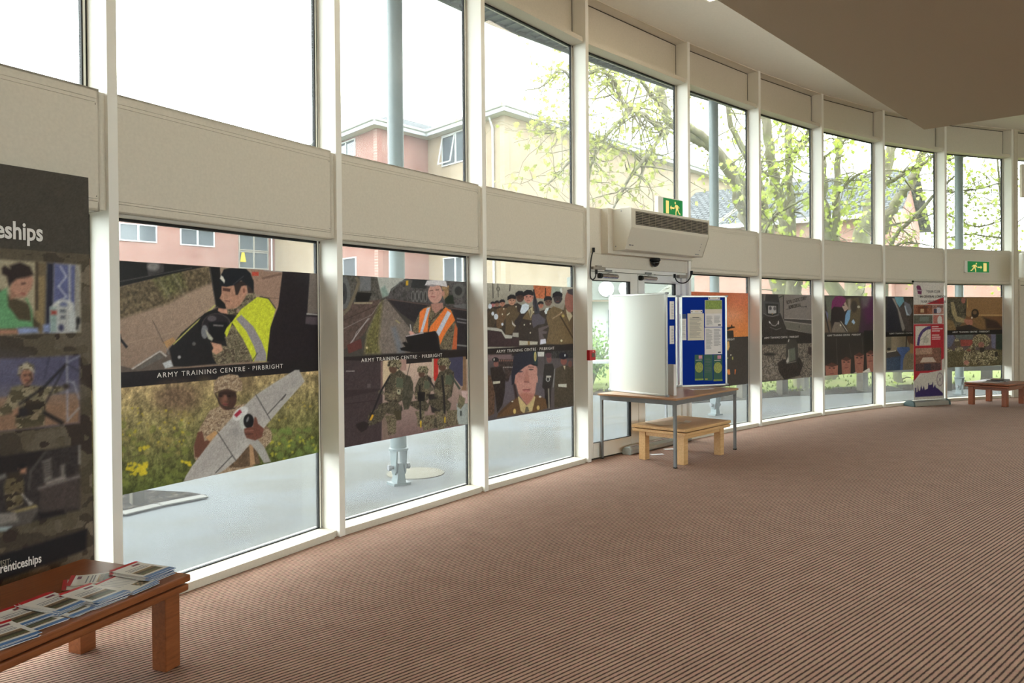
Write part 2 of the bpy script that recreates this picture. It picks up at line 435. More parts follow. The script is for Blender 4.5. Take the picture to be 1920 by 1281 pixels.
# hidden fill strips added on top of the mezzanine to brighten the ceiling
UPFILL = glow('fill_strip_diffuser', (255, 247, 236), 24.0)
en = Vector((-e1.y, e1.x)); en = en if en.dot(Vector((c2.x-c0.x, c2.y-c0.y))) > 0 else -en
for q in range(5):
    p = Vector((c0.x, c0.y))+Vector((e1.x, e1.y))*(1.2+2.6*q)+en*.35
    r = empty('fill_strip', (p.x, p.y, 4.42), lang); tag(r, 'added fill strip on top of the mezzanine edge, hidden, brightening the ceiling', 'light', 'hidden fill strips on the mezzanine')
    m1 = MB(); m1.box(-1.1, 1.1, -.08, .08, 0, .05); m1.obj('housing', WHITE, r)
    m2 = MB(); m2.box(-1.05, 1.05, -.06, .06, .05, .056); m2.obj('diffuser', UPFILL, r)
# unseen lamps added under the mezzanine to brighten the room
FILL_GLOW = glow('fill_lamp_glow', (255, 242, 224), 22.0)
for (x, y) in ((3.2, 5.2), (5.6, 7.4), (7.6, 8.4), (2.4, -0.5), (6.2, 3.4)):
    r = empty('fill_lamp', (x, y, 4.2)); tag(r, 'round added fill lamp under the mezzanine, unseen, brightening the room', 'light', 'unseen fill lamps under the mezzanine')
    m1 = MB(); m1.lathe((0, 0, 0), [(.12, 0), (.12, -.012), (.095, -.012), (.095, -.004)], 24); m1.obj('bezel', WHITE, r, smooth='auto')
    m2 = MB(); m2.lathe((0, 0, 0), [(.09, -.006), (.09, -.010)], 24); m2.obj('diffuser', FILL_GLOW, r)
# ============================================================ OUTSIDE
lin_room = lin
def lin(c, k=0.52):            # outdoor colours scaled down to offset the strong sky
    v = lin_room(c); return (v[0]*k, v[1]*k, v[2]*k, 1.0)
def brick(name, a, b, mortar, ang=0):
    k = NT(name); tc = k.n('ShaderNodeTexCoord'); sp = k.n('ShaderNodeSeparateXYZ'); k.l(tc.outputs['Object'], sp.inputs[0])
    cb = k.n('ShaderNodeCombineXYZ'); k.l(sp.outputs[0], cb.inputs[0]); k.l(sp.outputs[2], cb.inputs[1])
    bt = k.n('ShaderNodeTexBrick'); k.l(cb.outputs[0], bt.inputs['Vector'])
    bt.inputs['Scale'].default_value = 1.0; bt.inputs['Brick Width'].default_value = 0.225
    bt.inputs['Row Height'].default_value = 0.075; bt.inputs['Mortar Size'].default_value = 0.009
    bt.inputs['Mortar Smooth'].default_value = 0.2; bt.inputs['Bias'].default_value = 0.0
    bt.inputs['Color1'].default_value = lin(a); bt.inputs['Color2'].default_value = lin(b); bt.inputs['Mortar'].default_value = lin(mortar)
    n = k.noise(tc.outputs['Object'], 0.8, 3)
    col = k.mix(0.12, bt.outputs['Color'], k.ramp(n, [(0.3, lin((120, 110, 100))), (0.7, lin((255, 250, 240)))]))
    k.bsdf(col, 0.9, spec=0.1); return k.m
RED = brick('red_brick', (158, 96, 84), (174, 112, 99), (192, 166, 156))
YEL = brick('yellow_brick', (178, 156, 128), (190, 168, 138), (190, 178, 158))
PINK = brick('pale_red_brick', (190, 130, 116), (202, 144, 128), (212, 190, 178))
UPVC = flat('white_upvc', (232, 236, 238), 0.4, var=0.01)
def paneglass(name, c):
    k = NT(name); k.bsdf(lin(c), 0.08, spec=0.6); return k.m
DGLASS = paneglass('dark_window_glass', (96, 108, 116))
def tiles():
    k = NT('slate_roof_tiles'); tc = k.n('ShaderNodeTexCoord'); mp = k.n('ShaderNodeMapping'); k.l(tc.outputs['Object'], mp.inputs[0])
    bt = k.n('ShaderNodeTexBrick'); sp = k.n('ShaderNodeSeparateXYZ'); k.l(mp.outputs[0], sp.inputs[0])
    cb = k.n('ShaderNodeCombineXYZ'); k.l(sp.outputs[0], cb.inputs[0]); k.l(sp.outputs[1], cb.inputs[1]); k.l(cb.outputs[0], bt.inputs['Vector'])
    bt.inputs['Scale'].default_value = 1; bt.inputs['Brick Width'].default_value = .33; bt.inputs['Row Height'].default_value = .26
    bt.inputs['Mortar Size'].default_value = .03
    bt.inputs['Color1'].default_value = lin((118, 122, 124)); bt.inputs['Color2'].default_value = lin((140, 144, 146)); bt.inputs['Mortar'].default_value = lin((70, 72, 74))
    k.bsdf(bt.outputs['Color'], 0.95, spec=0.05); return k.m
ROOF = tiles()
def ground_mats():
    k = NT('pale_resin_gravel_path'); v = k.coord()
    g = k.mix(.5, k.noise(v, 95, 3, .6), k.noise(v, 34, 3, .65)); b = k.noise(v, 0.55, 3, 0.6)
    col = k.ramp(g, [(0.36, lin((92, 92, 86))), (0.5, lin((115, 116, 111))), (0.64, lin((138, 140, 135)))])
    col = k.mix(k.ramp(b, [(0.44, (0, 0, 0, 1)), (0.58, (0.75, 0.75, 0.75, 1))]), col, lin((128, 133, 136)))
    k.bsdf(col, 0.85, spec=0.06); path = k.m
    k = NT('short_lawn'); v = k.coord(); n = k.noise(v, 9, 5, 0.7); n2 = k.noise(v, 0.7, 3)
    col = k.ramp(n, [(0.3, lin((104, 118, 62))), (0.5, lin((138, 152, 84))), (0.72, lin((164, 174, 108)))])
    col = k.mix(k.ramp(n2, [(0.45, (0, 0, 0, 1)), (0.7, (0.55, 0.55, 0.55, 1))]), col, lin((152, 146, 108)))
    k.bsdf(col, 0.95, spec=0.05, normal=k.bump(n, 0.6, 0.03)); lawn = k.m
    k = NT('gravel_and_leaf_litter'); v = k.coord(); n = k.noise(v, 22, 4, 0.7)
    k.bsdf(k.ramp(n, [(0.35, lin((14, 12, 8))), (0.5, lin((56, 52, 44))), (0.68, lin((120, 114, 102)))]), 0.95, spec=0.0, normal=k.bump(n, 0.5, 0.015)); lit = k.m
    return path, lawn, lit
PATH, LAWN, LITTER = ground_mats()
mb = MB(); mb.prism([(-70, -12), (40, -12), (90, 60), (90, 140), (-90, 140), (-90, 20)], -0.45, -0.30)
struct(mb.obj('ground', LAWN))
edge_px = [(1105, 741), (1200, 746), (1296, 757), (1400, 750), (1475, 744), (1600, 738), (1700, 733), (1890, 729)]
E0 = [at_z(*p, -0.02) for p in edge_px]
E0 = [Vector((-6.2, 19.5, 0)), Vector((-2.0, 16.8, 0))]+E0+[Vector((15.5, 18.6, 0)), Vector((24.0, 21.0, 0))]
inner = ring(0.18)
# path : from the wall outwards to the lawn edge
mb = MB(); pp = [(p.x, p.y) for p in E0]
mb.prism([(x, y) for x, y in inner]+[(26, 17)]+list(reversed(pp))+[(-22, 34), (-40, 12), (-20, -8), (-4.6, -2)], -0.30, -0.012)
path = struct(mb.obj('floor_path', PATH))
lw = MB()
far = [(p.x*1.0+(p.x-4)*1.2, 75) for p in E0]
n = len(pp)
rnd = random.Random(3)
# lawn surface rising gently away from the path
rows = 14; cols = 60
def eatt(t):
    f = t*(n-1); i = min(int(f), n-2); f -= i
    return E0[i].lerp(E0[i+1], f)
vs = []; 
for r in range(rows+1):
    for c in range(cols+1):
        p = eatt(c/cols); q = Vector((p.x+(p.x-4)*0.9, p.y+38, 0)); t = (r/rows)**1.6
        x = p.x+(q.x-p.x)*t; y = p.y+(q.y-p.y)*t
        z = -0.02+0.05*min(1, r)+t*0.5+ (0.03*math.sin(x*1.3)*math.cos(y*.9) if r else 0)
        vs.append((x, y, z))
fs = [(r*(cols+1)+c, r*(cols+1)+c+1, (r+1)*(cols+1)+c+1, (r+1)*(cols+1)+c) for r in range(rows) for c in range(cols)]
lw.add(vs, fs); struct(lw.obj('ground_lawn', LAWN, smooth=True))
# leaf litter strip and edging along the lawn
mb = MB()
for a, b in zip(E0[:-1], E0[1:]):
    d = (b-a).normalized(); nn = Vector((-d.y, d.x, 0)); w0 = 0.55
    mb.hexa([a-nn*.03+Vector((0, 0, -.1)), b-nn*.03+Vector((0, 0, -.1)), b+nn*w0+Vector((0, 0, -.1)), a+nn*w0+Vector((0, 0, -.1)),
             a-nn*.03+Vector((0, 0, .02)), b-nn*.03+Vector((0, 0, .02)), b+nn*w0+Vector((0, 0, .085)), a+nn*w0+Vector((0, 0, .085))])
struct(mb.obj('ground_litter', LITTER))
# grass tufts
gm = MB()
GR = NT('grass_blades'); oi = GR.n('ShaderNodeNewGeometry')
GR.bsdf(GR.ramp(oi.outputs['Random Per Island'], [(0, lin((92, 110, 50))), (0.5, lin((128, 146, 70))), (1, lin((150, 160, 92)))]), 0.9, spec=0.1)
for q in range(1500):
    t = rnd.random(); p = eatt(t); r = rnd.random()**2*7+0.35
    i_ = min(int(t*(n-1)), n-2); d = (E0[i_+1]-E0[i_]).normalized(); nn = Vector((-d.y, d.x, 0))
    b = p+nn*r; b.z = 0.03+r*0.012; a_ = rnd.random()*6.28; h = rnd.uniform(.04, .10); dx, dy = math.cos(a_)*.03, math.sin(a_)*.03
    gm.add([(b.x-dx, b.y-dy, b.z), (b.x+dx, b.y+dy, b.z), (b.x+dy*.7, b.y-dx*.7, b.z+h)], [(0, 1, 2)])
tag(gm.obj('grass', GR.m), 'short green grass growing on the lawn beyond the path', 'grass', kind='stuff')

# ---- planting bed at left: kerb stones, gravel, post
bed = [at_z(*p, 0) for p in ((120, 985), (228, 965), (300, 948), (388, 931), (352, 925), (268, 921), (120, 930))]
mb = MB(); mb.prism([(p.x, p.y) for p in bed], -.02, .012)
struct(mb.obj('ground_bed', LITTER))
KERB = flat('pale_concrete_kerb', (150, 148, 142), .9, spec=.05)
kr = [at_z(*p, 0) for p in ((150, 981), (228, 965), (300, 948), (388, 931))]
cnt = 0
for a, b in zip(kr[:-1], kr[1:]):
    ln = (b-a).length; k_ = max(1, round(ln/.46)); d = (b-a)/k_
    for q in range(k_):
        m = MB(); s_ = a+d*q; e_ = s_+d*.97; nn = Vector((-d.y, d.x, 0)).normalized()*.06
        m.hexa([s_-nn, e_-nn, e_+nn, s_+nn, s_-nn+Vector((0, 0, .014)), e_-nn+Vector((0, 0, .014)), e_+nn+Vector((0, 0, .014)), s_+nn+Vector((0, 0, .014))])
        o = m.obj('kerb_stone', KERB, bevel=.006)
        tag(o, 'pale concrete kerb stone edging the gravel bed outside the first window', 'kerb', 'kerb stones round the gravel bed')
def timber_post(px, py, y=None, wd=.16, h=.5, label='', group=None):
    p = at_z(px, py, 0.0)
    m = MB(); m.box(-wd/2, wd/2, -wd/2, wd/2, -.1, h); m.add([(-wd/2, -wd/2, h), (wd/2, -wd/2, h), (wd/2, wd/2, h), (-wd/2, wd/2, h), (0, 0, h+.03)], [(0, 1, 4), (1, 2, 4), (2, 3, 4), (3, 0, 4)])
    r = m.obj('timber_post', TIMBER, loc=(p.x, p.y, 0), rz=.7, bevel=.008); tag(r, label, 'post', group); return p
timber_post(257, 946, wd=.1, h=.42, label='short square timber post in the gravel bed outside the first window')
fence = empty('knee_rail_fence', at_z(1550, 738, 0)); fp = fence.location.copy()
tag(fence, 'low weathered timber post and rail fence along the lawn edge', 'fence')
fpx = [(1395, 748), (1470, 741), (1621, 735), (1779, 732), (1940, 728)]
fpt = [at_z(*p, 0)+Vector((0, .1, 0)) for p in fpx]
for p in fpt:
    m = MB(); m.box(-.08, .08, -.08, .08, -.1, .44); m.obj('post', TIMBER, fence, loc=p-fp, rz=.5)
for a, b in zip(fpt[2:-1], fpt[3:]):
    m = MB(); u = Vector((0, 0, 1)); m.sweep([(-.04, .40), (.04, .40), (.04, .50), (-.04, .50)], a-fp, b-fp); m.obj('rail', TIMBER, fence)
for (px, py, nm) in ((1505, 731, 'thin'), (1850, 727, 'far')):
    timber_post(px, py, wd=.18, h=.75, label={'thin': 'weathered timber post on the lawn behind the bomb suit window print', 'far': 'weathered timber post on the lawn behind the far low table'}[nm])

# manhole cover
p = at_z(779, 886, 0); m = MB(); m.lathe((0, 0, 0), [(.30, -.008), (.30, .004), (.27, .007)], 32)
tag(m.obj('manhole_cover', flat('worn_concrete_disc', (146, 141, 126), .9, spec=.05), loc=(p.x, p.y, -.008)), 'round pale inspection cover in the path beside the first steel post', 'manhole cover')

# ---- steel posts holding up the eaves
def steel_post(px, py, label):
    b = at_z(px, py, 0)
    r = empty('steel_post', (b.x, b.y, 0), math.radians(35)); tag(r, label, 'post', 'steel posts outside the curved wall')
    m = MB(); m.lathe((0, 0, 0), [(.078, .34), (.078, 5.25)], 32); m.obj('tube', POSTM, r, smooth='auto')
    m = MB(); m.lathe((0, 0, 0), [(.07, .325), (.095, .325), (.095, .345), (.078, .352)], 32); m.obj('collar', POSTM, r, smooth='auto')
    for sx in (-1, 1):
        m = MB(); x = sx*.05
        pl = [(-.075, .33), (.075, .33), (.045, .12), (.03, .09), (-.03, .09), (-.045, .12)]
        vs = [(x-.008, a, z) for a, z in pl]+[(x+.008, a, z) for a, z in pl]; k_ = len(pl)
        m.add(vs, [tuple(range(k_)), tuple(reversed(range(k_, 2*k_)))]+[(i, i+k_, (i+1) % k_+k_, (i+1) % k_) for i in range(k_)])
        m.obj('fork_plate', POSTM, r)
    m = MB(); m.add([(-.05, -.06, 0), (.05, -.06, 0), (.05, .06, 0), (-.05, .06, 0), (-.022, -.05, .2), (.022, -.05, .2), (.022, .05, .2), (-.022, .05, .2)],
          [(3, 2, 1, 0), (4, 5, 6, 7), (0, 1, 5, 4), (1, 2, 6, 5), (2, 3, 7, 6), (3, 0, 4, 7)]); m.obj('foot', POSTM, r)
    m = MB(); m.tube([(-.10, 0, .16), (.10, 0, .16)], .018, 12); m.tube([(-.115, 0, .16), (-.085, 0, .16)], .03, 6); m.tube([(.085, 0, .16), (.115, 0, .16)], .03, 6)
    m.obj('pin', GREYM, r)
    m = MB(); m.box(-.09, .09, -.08, .08, -.05, .012); m.obj('base_plate', POSTM, r)
    return b
steel_post(748, 906, 'pale grey steel post outside the window with the railway yard print')
steel_post(1341, 777, 'pale grey steel post outside the window with the orange sunset print')
steel_post(1799, 739, 'pale grey steel post outside, behind the far low table')
# eaves : ribbed soffit with fascia, above the upper panes, outside
ev = MB(); inr = ring(0.26); out = ring(1.32)
for j in range(NB):
    a, b, c, d = inr[j], inr[j+1], out[j+1], out[j]
    ev.add([(*a, 5.22), (*b, 5.22), (*c, 5.22), (*d, 5.22), (*a, 5.45), (*b, 5.45), (*c, 5.45), (*d, 5.45)],
           [(0, 1, 2, 3), (7, 6, 5, 4), (1, 0, 4, 5), (3, 2, 6, 7), (2, 1, 5, 6), (0, 3, 7, 4)])
    A = Vector(a); B = Vector(b); Dd = Vector(d); Cc = Vector(c)
    for q in range(12):
        t = q/12; p = A.lerp(B, t); r2 = Dd.lerp(Cc, t); dd = (B-A).normalized()*.03
        ev.hexa([(p.x, p.y, 5.195), (p.x+dd.x, p.y+dd.y, 5.195), (r2.x+dd.x, r2.y+dd.y, 5.195), (r2.x, r2.y, 5.195),
                 (p.x, p.y, 5.225), (p.x+dd.x, p.y+dd.y, 5.225), (r2.x+dd.x, r2.y+dd.y, 5.225), (r2.x, r2.y, 5.225)])
    n_ = (Cc-Dd).normalized(); m_ = Vector((-n_.y, n_.x))*.03
    ev.hexa([(Dd.x, Dd.y, 5.17), (Cc.x, Cc.y, 5.17), (Cc.x+m_.x, Cc.y+m_.y, 5.17), (Dd.x+m_.x, Dd.y+m_.y, 5.17),
             (Dd.x, Dd.y, 5.50), (Cc.x, Cc.y, 5.50), (Cc.x+m_.x, Cc.y+m_.y, 5.50), (Dd.x+m_.x, Dd.y+m_.y, 5.50)])
struct(ev.obj('roof_eaves', flat('eaves_metal', (150, 158, 160), .5, .2)))

# ---- the brick barrack block with stepped corners
ZE = 11.6
def fas(px, py, z=ZE+.3): return at_z(px, py, z)
Q = [fas(636, 248), fas(701, 221.5), fas(795, 247), fas(942, 194.5), fas(1067, 231.5)]
d1 = Vector((0.643, -0.766, 0)); d2 = Vector((0.643, 0.766, 0))
# rectify to an orthogonal stepped plan
q1 = Q[1]; q2 = q1+d2*(Q[2]-q1).dot(d2); q3 = q2+d1*(Q[3]-q2).dot(d1); q4 = q3+d2*13.5
q0 = q1-d1*13.3; qm = q0-d2*15.0
ins = 0.55
def inset(p, s1, s2): return p+d1*s1*ins+d2*s2*ins
W1 = inset(q1, -1, 1); W2 = inset(q2, -1, 1); W3 = inset(q3, -1, 1); W4 = inset(q4, -1, 1)
W0 = inset(q0, -1, 1); WM = inset(qm, -1, 1)
bld = empty('brick_building', (q1.x, q1.y, 0)); BL = Vector((q1.x, q1.y, 0))
tag(bld, 'three storey red and yellow brick building with white eaves and a slate roof', 'building')
def wallseg(a, b, mat, nm='wall', z0=-.3, z1=ZE, par=bld, BL=BL):
    a = Vector((a.x, a.y, 0)); b = Vector((b.x, b.y, 0)); ln = (b-a).length; ang = math.atan2(b.y-a.y, b.x-a.x)
    m = MB(); m.box(0, ln, 0, .3, z0, z1); return m.obj(nm, mat, par, loc=a-BL, rz=ang), ang
w_m, am = wallseg(WM, W0, RED)
pm = W0+(W1-W0)*0.60
w_y, ay = wallseg(W0, pm, YEL)
w_r, ar = wallseg(pm, W1, RED)
w_s, as_ = wallseg(W1, W2, RED)
w_t, at_ = wallseg(W2, W3, YEL)
w_u, au = wallseg(W3, W4+d2*14, YEL)
def win(a, b, px0, py0, px1, py1, split=0.5, openl=False, mat=UPVC, par=bld, BL=BL, thick=.07, nm='window'):
    """window set on wall line a-b, from picture corners (left, top) and (right, bottom)"""
    p = on_line(px0, py0, a, b); q = on_line(px1, py1, a, b)
    d = Vector((b.x-a.x, b.y-a.y, 0)).normalized(); wd = (Vector((q.x, q.y, 0))-Vector((p.x, p.y, 0))).dot(d)
    z1 = p.z; z0 = q.z; ang = math.atan2(d.y, d.x); h = z1-z0; wd = abs(wd)
    m = MB(); t = thick
    m.box(0, wd, -.06, .08, 0, t); m.box(0, wd, -.06, .08, h-t, h); m.box(0, t, -.06, .08, t, h-t); m.box(wd-t, wd, -.06, .08, t, h-t)
    if split: m.box(wd*split-t*.8, wd*split+t*.8, -.05, .08, t, h-t)
    f = m.obj(nm, mat, par, loc=Vector((p.x, p.y, z0))-BL, rz=ang)
    g = MB(); g.box(t, wd-t, -.01, .03, t, h-t); g.obj('pane', DGLASS, f)
    if openl:
        m = MB(); x0, x1 = t, wd*split-.02; o_ = .35
        P_ = lambda x, z: (x, -.06-o_*(h-z)/h, z)
        for (xa, xb, za, zb) in ((x0, x1, t, t+.07), (x0, x1, h-t-.07, h-t), (x0, x0+.07, t, h-t), (x1-.07, x1, t, h-t)):
            m.hexa([P_(xa, za), P_(xb, za), (xb, P_(xb, za)[1]+.05, za), (xa, P_(xa, za)[1]+.05, za), P_(xa, zb), P_(xb, zb), (xb, P_(xb, zb)[1]+.05, zb), (xa, P_(xa, zb)[1]+.05, zb)])
        m.obj('sash', mat, f)
    return f
win(WM, W0, 222, 417, 294, 456); win(WM, W0, 337, 427, 402, 464)
win(pm, W1, 632, 272, 667, 292); win(pm, W1, 620, 488, 669, 524)
win(W2, W3, 832, 484, 869, 530, .62); win(W2, W3, 829, 256, 880, 300, .52, True)
win(WM, W0, 447, 438, 503, 476, mat=ALU); win(WM, W0, 447, 467, 503, 506, mat=ALU)
m = MB(); A = on_line(503, 460, WM, W0); a2 = on_line(447, 460, WM, W0); dd = (Vector((W0.x-WM.x, W0.y-WM.y))).normalized()
m.box(0, (Vector((A.x, A.y))-Vector((a2.x, a2.y))).length, -.04, .05, 0, 7.4); m.obj('stair_panel', ALU, bld, loc=Vector((a2.x, a2.y, -.1))-BL+Vector((0, 0, 0)), rz=am) if False else None
p = on_line(1028/4+200, 492, WM, W0); m = MB()
m.add([(-.2, 0, 0), (.2, 0, 0), (.2, .05, 0), (-.2, .05, 0), (-.08, 0, .6), (.08, 0, .6), (.08, .05, .6), (-.08, .05, .6)], [(0, 1, 5, 4), (1, 2, 6, 5), (2, 3, 7, 6), (3, 0, 4, 7), (4, 5, 6, 7)])
o = m.obj('wet_floor_sign', flat('yellow_plastic', (232, 214, 60), .5), loc=(p.x+.1, p.y-.35, p.z), rz=am)
tag(o, 'small yellow folding sign standing behind a stair window of the brick building', 'sign')
# eaves, fascia, soffit, roof
outl = [qm, q0, q1, q2, q3, q4+d2*14]
inl = [p-d1*0-Vector((0, 0, 0)) for p in (WM, W0, W1, W2, W3, W4+d2*14)]
m = MB(); ms = MB()
for a, b, c, d in zip(outl[:-1], outl[1:], inl[1:], inl[:-1]):
    ms.hexa([(a.x, a.y, ZE), (b.x, b.y, ZE), (c.x, c.y, ZE), (d.x, d.y, ZE), (a.x, a.y, ZE+.05), (b.x, b.y, ZE+.05), (c.x, c.y, ZE+.05), (d.x, d.y, ZE+.05)])
    e = (b-a).normalized(); nn = Vector((-e.y, e.x, 0))*.04
    m.hexa([(a.x, a.y, ZE), (b.x, b.y, ZE), (b.x+nn.x, b.y+nn.y, ZE), (a.x+nn.x, a.y+nn.y, ZE), (a.x, a.y, ZE+.3), (b.x, b.y, ZE+.3), (b.x+nn.x, b.y+nn.y, ZE+.3), (a.x+nn.x, a.y+nn.y, ZE+.3)])
    m.tube([(a.x-nn.x*1.6, a.y-nn.y*1.6, ZE+.28), (b.x-nn.x*1.6, b.y-nn.y*1.6, ZE+.28)], .07, 8)
for mm, nm in ((m, 'fascia'), (ms, 'soffit')):
    o = mm.obj(nm, UPVC, bld); o.matrix_parent_inverse = Matrix.Translation(-BL)
m = MB(); up = [p+(-d1+d2)*4.2 for p in outl]
for k_, (a, b) in enumerate(zip(outl[:-1], outl[1:])):
    c, d = up[k_+1], up[k_]
    m.quad((a.x, a.y, ZE+.30), (b.x, b.y, ZE+.30), (c.x, c.y, ZE+2.1), (d.x, d.y, ZE+2.1))
bk = [p+(-d1+d2)*9 for p in outl]
for k_ in range(len(outl)-1):
    a, b, c, d = up[k_], up[k_+1], bk[k_+1], bk[k_]
    m.quad((a.x, a.y, ZE+2.1), (b.x, b.y, ZE+2.1), (c.x, c.y, ZE+.3), (d.x, d.y, ZE+.3))
o = m.obj('roof', ROOF, bld); o.matrix_parent_inverse = Matrix.Translation(-BL)
def pipe(px, a, b):
    p = on_line(px, 300, a, b); m = MB(); dx = Vector((b.x-a.x, b.y-a.y, 0)).normalized(); nn = Vector((dx.y, -dx.x, 0))*.1
    m.tube([(p.x+nn.x*4, p.y+nn.y*4, ZE+.2), (p.x+nn.x, p.y+nn.y, ZE-.5), (p.x+nn.x, p.y+nn.y, 0)], .055, 8)
    o = m.obj('drainpipe', UPVC, bld); o.matrix_parent_inverse = Matrix.Translation(-BL)
pipe(927, W2, W3); pipe(506, WM, W0)

# ---- lower brick house behind the trees (right)
hb = at_y(1500, 590, 36); h0 = at_y(1262, 590, 40); h1 = at_y(1672, 590, 34)
H0 = Vector((h0.x, h0.y, 0)); H1 = Vector((h1.x, h1.y, 0)); hd = (H1-H0).normalized(); hn = Vector((-hd.y, hd.x, 0)); HL = (H1-H0).length
house = empty('brick_house', H0, math.atan2(hd.y, hd.x)); tag(house, 'low pale red brick house with a grey tiled roof behind the trees', 'building')
zt = 6.2
m = MB(); m.box(0, HL, 0, 9, -.3, zt); m.obj('wall', PINK, house)
m = MB()
for x in (0, HL-.3): m.add([(x, 0, zt), (x+.3, 0, zt), (x+.3, 9, zt), (x, 9, zt), (x, 4.5, zt+2.5), (x+.3, 4.5, zt+2.5)], [(0, 1, 5, 4), (3, 4, 5, 2), (0, 4, 3), (1, 2, 5)])
m.obj('gable', PINK, house)
m = MB(); m.box(HL, HL+9.5, 1.0, 6, -.3, 3.7); m.obj('wing_wall', PINK, house)
m = MB(); m.box(HL-.2, HL+9.8, .6, 6.4, 3.7, 3.95); m.obj('wing_roof', UPVC, house)
m = MB(); m.quad((-.5, -.6, zt-.05), (HL+.5, -.6, zt-.05), (HL+.5, 4.5, zt+2.6), (-.5, 4.5, zt+2.6)); m.quad((HL+.5, 9.6, zt-.05), (-.5, 9.6, zt-.05), (-.5, 4.5, zt+2.6), (HL+.5, 4.5, zt+2.6))
m.obj('roof', ROOF, house)
m = MB(); m.box(-.5, HL+.5, -.66, -.58, zt-.22, zt+.0); m.obj('fascia', UPVC, house)
for x, z in ((2.2, 3.8), (5.6, 3.8), (8.4, 3.8), (2.2, .9), (5.6, .9), (9.5, .9), (12, 3.8)):
    if x+1.4 > HL: continue
    m = MB(); m.box(0, 1.4, -.05, .05, 0, .06); m.box(0, 1.4, -.05, .05, 1.14, 1.2); m.box(0, .06, -.05, .05, 0, 1.2); m.box(1.34, 1.4, -.05, .05, 0, 1.2); m.box(.67, .73, -.05, .05, 0, 1.2)
    f = m.obj('window', UPVC, house, loc=(x, 0, z)); g = MB(); g.box(.05, 1.35, -.02, .02, .05, 1.15); g.obj('pane', DGLASS, f)

# ---- seen through the door : porch with round windows, steel stair, shrub, bench
pc = at_y(1128, 594, 27); PV = Vector((pc.x, pc.y, 0))
porch = empty('entrance_porch', PV); tag(porch, 'pale entrance porch with two round white openings in its canopy, seen through the door', 'porch')
m = MB(); m.box(-.75, -.45, 0, .4, 0, 3.2); m.obj('brick_pier', RED, porch)
m = MB(); m.box(-.45, 1.6, .2, .3, -.2, 2.2); m.obj('wall', UPVC, porch)
m = MB(); m.box(-1.2, 3.2, -.4, .3, 2.25, 3.05); m.obj('canopy', flat('grey_canopy', (150, 156, 150), .6), porch)
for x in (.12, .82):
    m = MB(); m.tube([(x, -.44, 2.62), (x, -.39, 2.62)], .27, 28); m.obj('round_opening', glow('glowing_white_disc', (250, 252, 255), .5), porch, smooth='auto')  # discs given their own glow to look bright, no lamp behind them
m = MB(); m.box(.25, .55, .12, .18, .9, 1.9); m.obj('door_window', DGLASS, porch)
st0 = at_y(1172, 594, 24); SV = Vector((st0.x, st0.y, 0))
stair = empty('steel_stair', SV); tag(stair, 'grey galvanised outdoor stair climbing to the right beyond the door', 'stair')
m = MB()
for q in range(16):
    x = .2+q*.24; z = 1.7+q*.17; m.box(x, x+.26, -.5, .5, z, z+.03)
m.obj('tread', ALU, stair); stair.children[-1]['kind'] = 'stuff'
for y in (-.5, .5):
    m = MB(); m.sweep([(-.02, -.1), (.02, -.1), (.02, .1), (-.02, .1)], (0, y, 1.5), (4.1, y, 4.4)); m.obj('stringer', ALU, stair)
    m = MB(); m.tube([(0, y, 2.5), (4.1, y, 5.4)], .025, 6); m.obj('handrail', ALU, stair)
m = MB(); m.box(4.0, 4.12, -.06, .06, 0, 4.3); m.obj('leg', ALU, stair); m = MB(); m.box(.05, .17, -.06, .06, 0, 1.6); m.obj('leg', ALU, stair)
bp = at_z(1130, 733, 0); bench = empty('picnic_bench', (bp.x+.3, bp.y, 0)); tag(bench, 'white topped wooden picnic bench seen through the left door glass', 'bench')
m = MB(); m.box(-.8, .8, -.3, .3, .62, .67); m.obj('top', UPVC, bench)
for x in (-.6, .6): m = MB(); m.box(x-.05, x+.05, -.25, .25, 0, .62); m.obj('leg', TIMBER, bench)
# leaves and bark keep a brighter tone than paving
def lin(c, k=0.80):
    v = lin_room(c); return (v[0]*k, v[1]*k, v[2]*k, 1.0)
# ============================================================ TREES
BARK = NT('mossy_grey_bark'); v_ = BARK.coord('Object', (1, 1, .35)); n1_ = BARK.noise(v_, 14, 6, .7); n2_ = BARK.noise(BARK.coord(), 2.2, 3)
c_ = BARK.ramp(n1_, [(.3, lin((92, 87, 72))), (.55, lin((138, 132, 112))), (.75, lin((172, 166, 144)))])
c_ = BARK.mix(BARK.ramp(n2_, [(.45, (0, 0, 0, 1)), (.65, (.55, .55, .55, 1))]), c_, lin((134, 140, 94)))
BARK.bsdf(c_, .95, spec=.05, normal=BARK.bump(n1_, .5, .03)); BARK = BARK.m
def leafmat(name, a, b, c):
    k = NT(name); g = k.n('ShaderNodeNewGeometry')
    col = k.ramp(g.outputs['Random Per Island'], [(0, lin(a)), (.5, lin(b)), (1, lin(c))])
    d = k.n('ShaderNodeBsdfDiffuse'); k.l(col, d.inputs[0]); t = k.n('ShaderNodeBsdfTranslucent'); k.l(col, t.inputs[0])
    m = k.n('ShaderNodeMixShader'); m.inputs[0].default_value = .55; k.l(d.outputs[0], m.inputs[1]); k.l(t.outputs[0], m.inputs[2])
    k.l(m.outputs[0], k.out.inputs[0]); return k.m
LEAF = leafmat('fresh_lime_leaves', (160, 176, 70), (190, 206, 96), (214, 224, 140))
LEAF2 = leafmat('young_olive_leaves', (150, 154, 84), (180, 186, 104), (206, 212, 138))
SHRUB = leafmat('shrub_leaves', (96, 132, 76), (132, 164, 98), (166, 192, 124))
LSH = [(0, 0), (.30, .14), (.16, .30), (.50, .44), (.30, .62), (.52, .86), (.16, .80), (0, 1.1), (-.16, .80), (-.52, .86), (-.30, .62), (-.50, .44), (-.16, .30), (-.30, .14)]
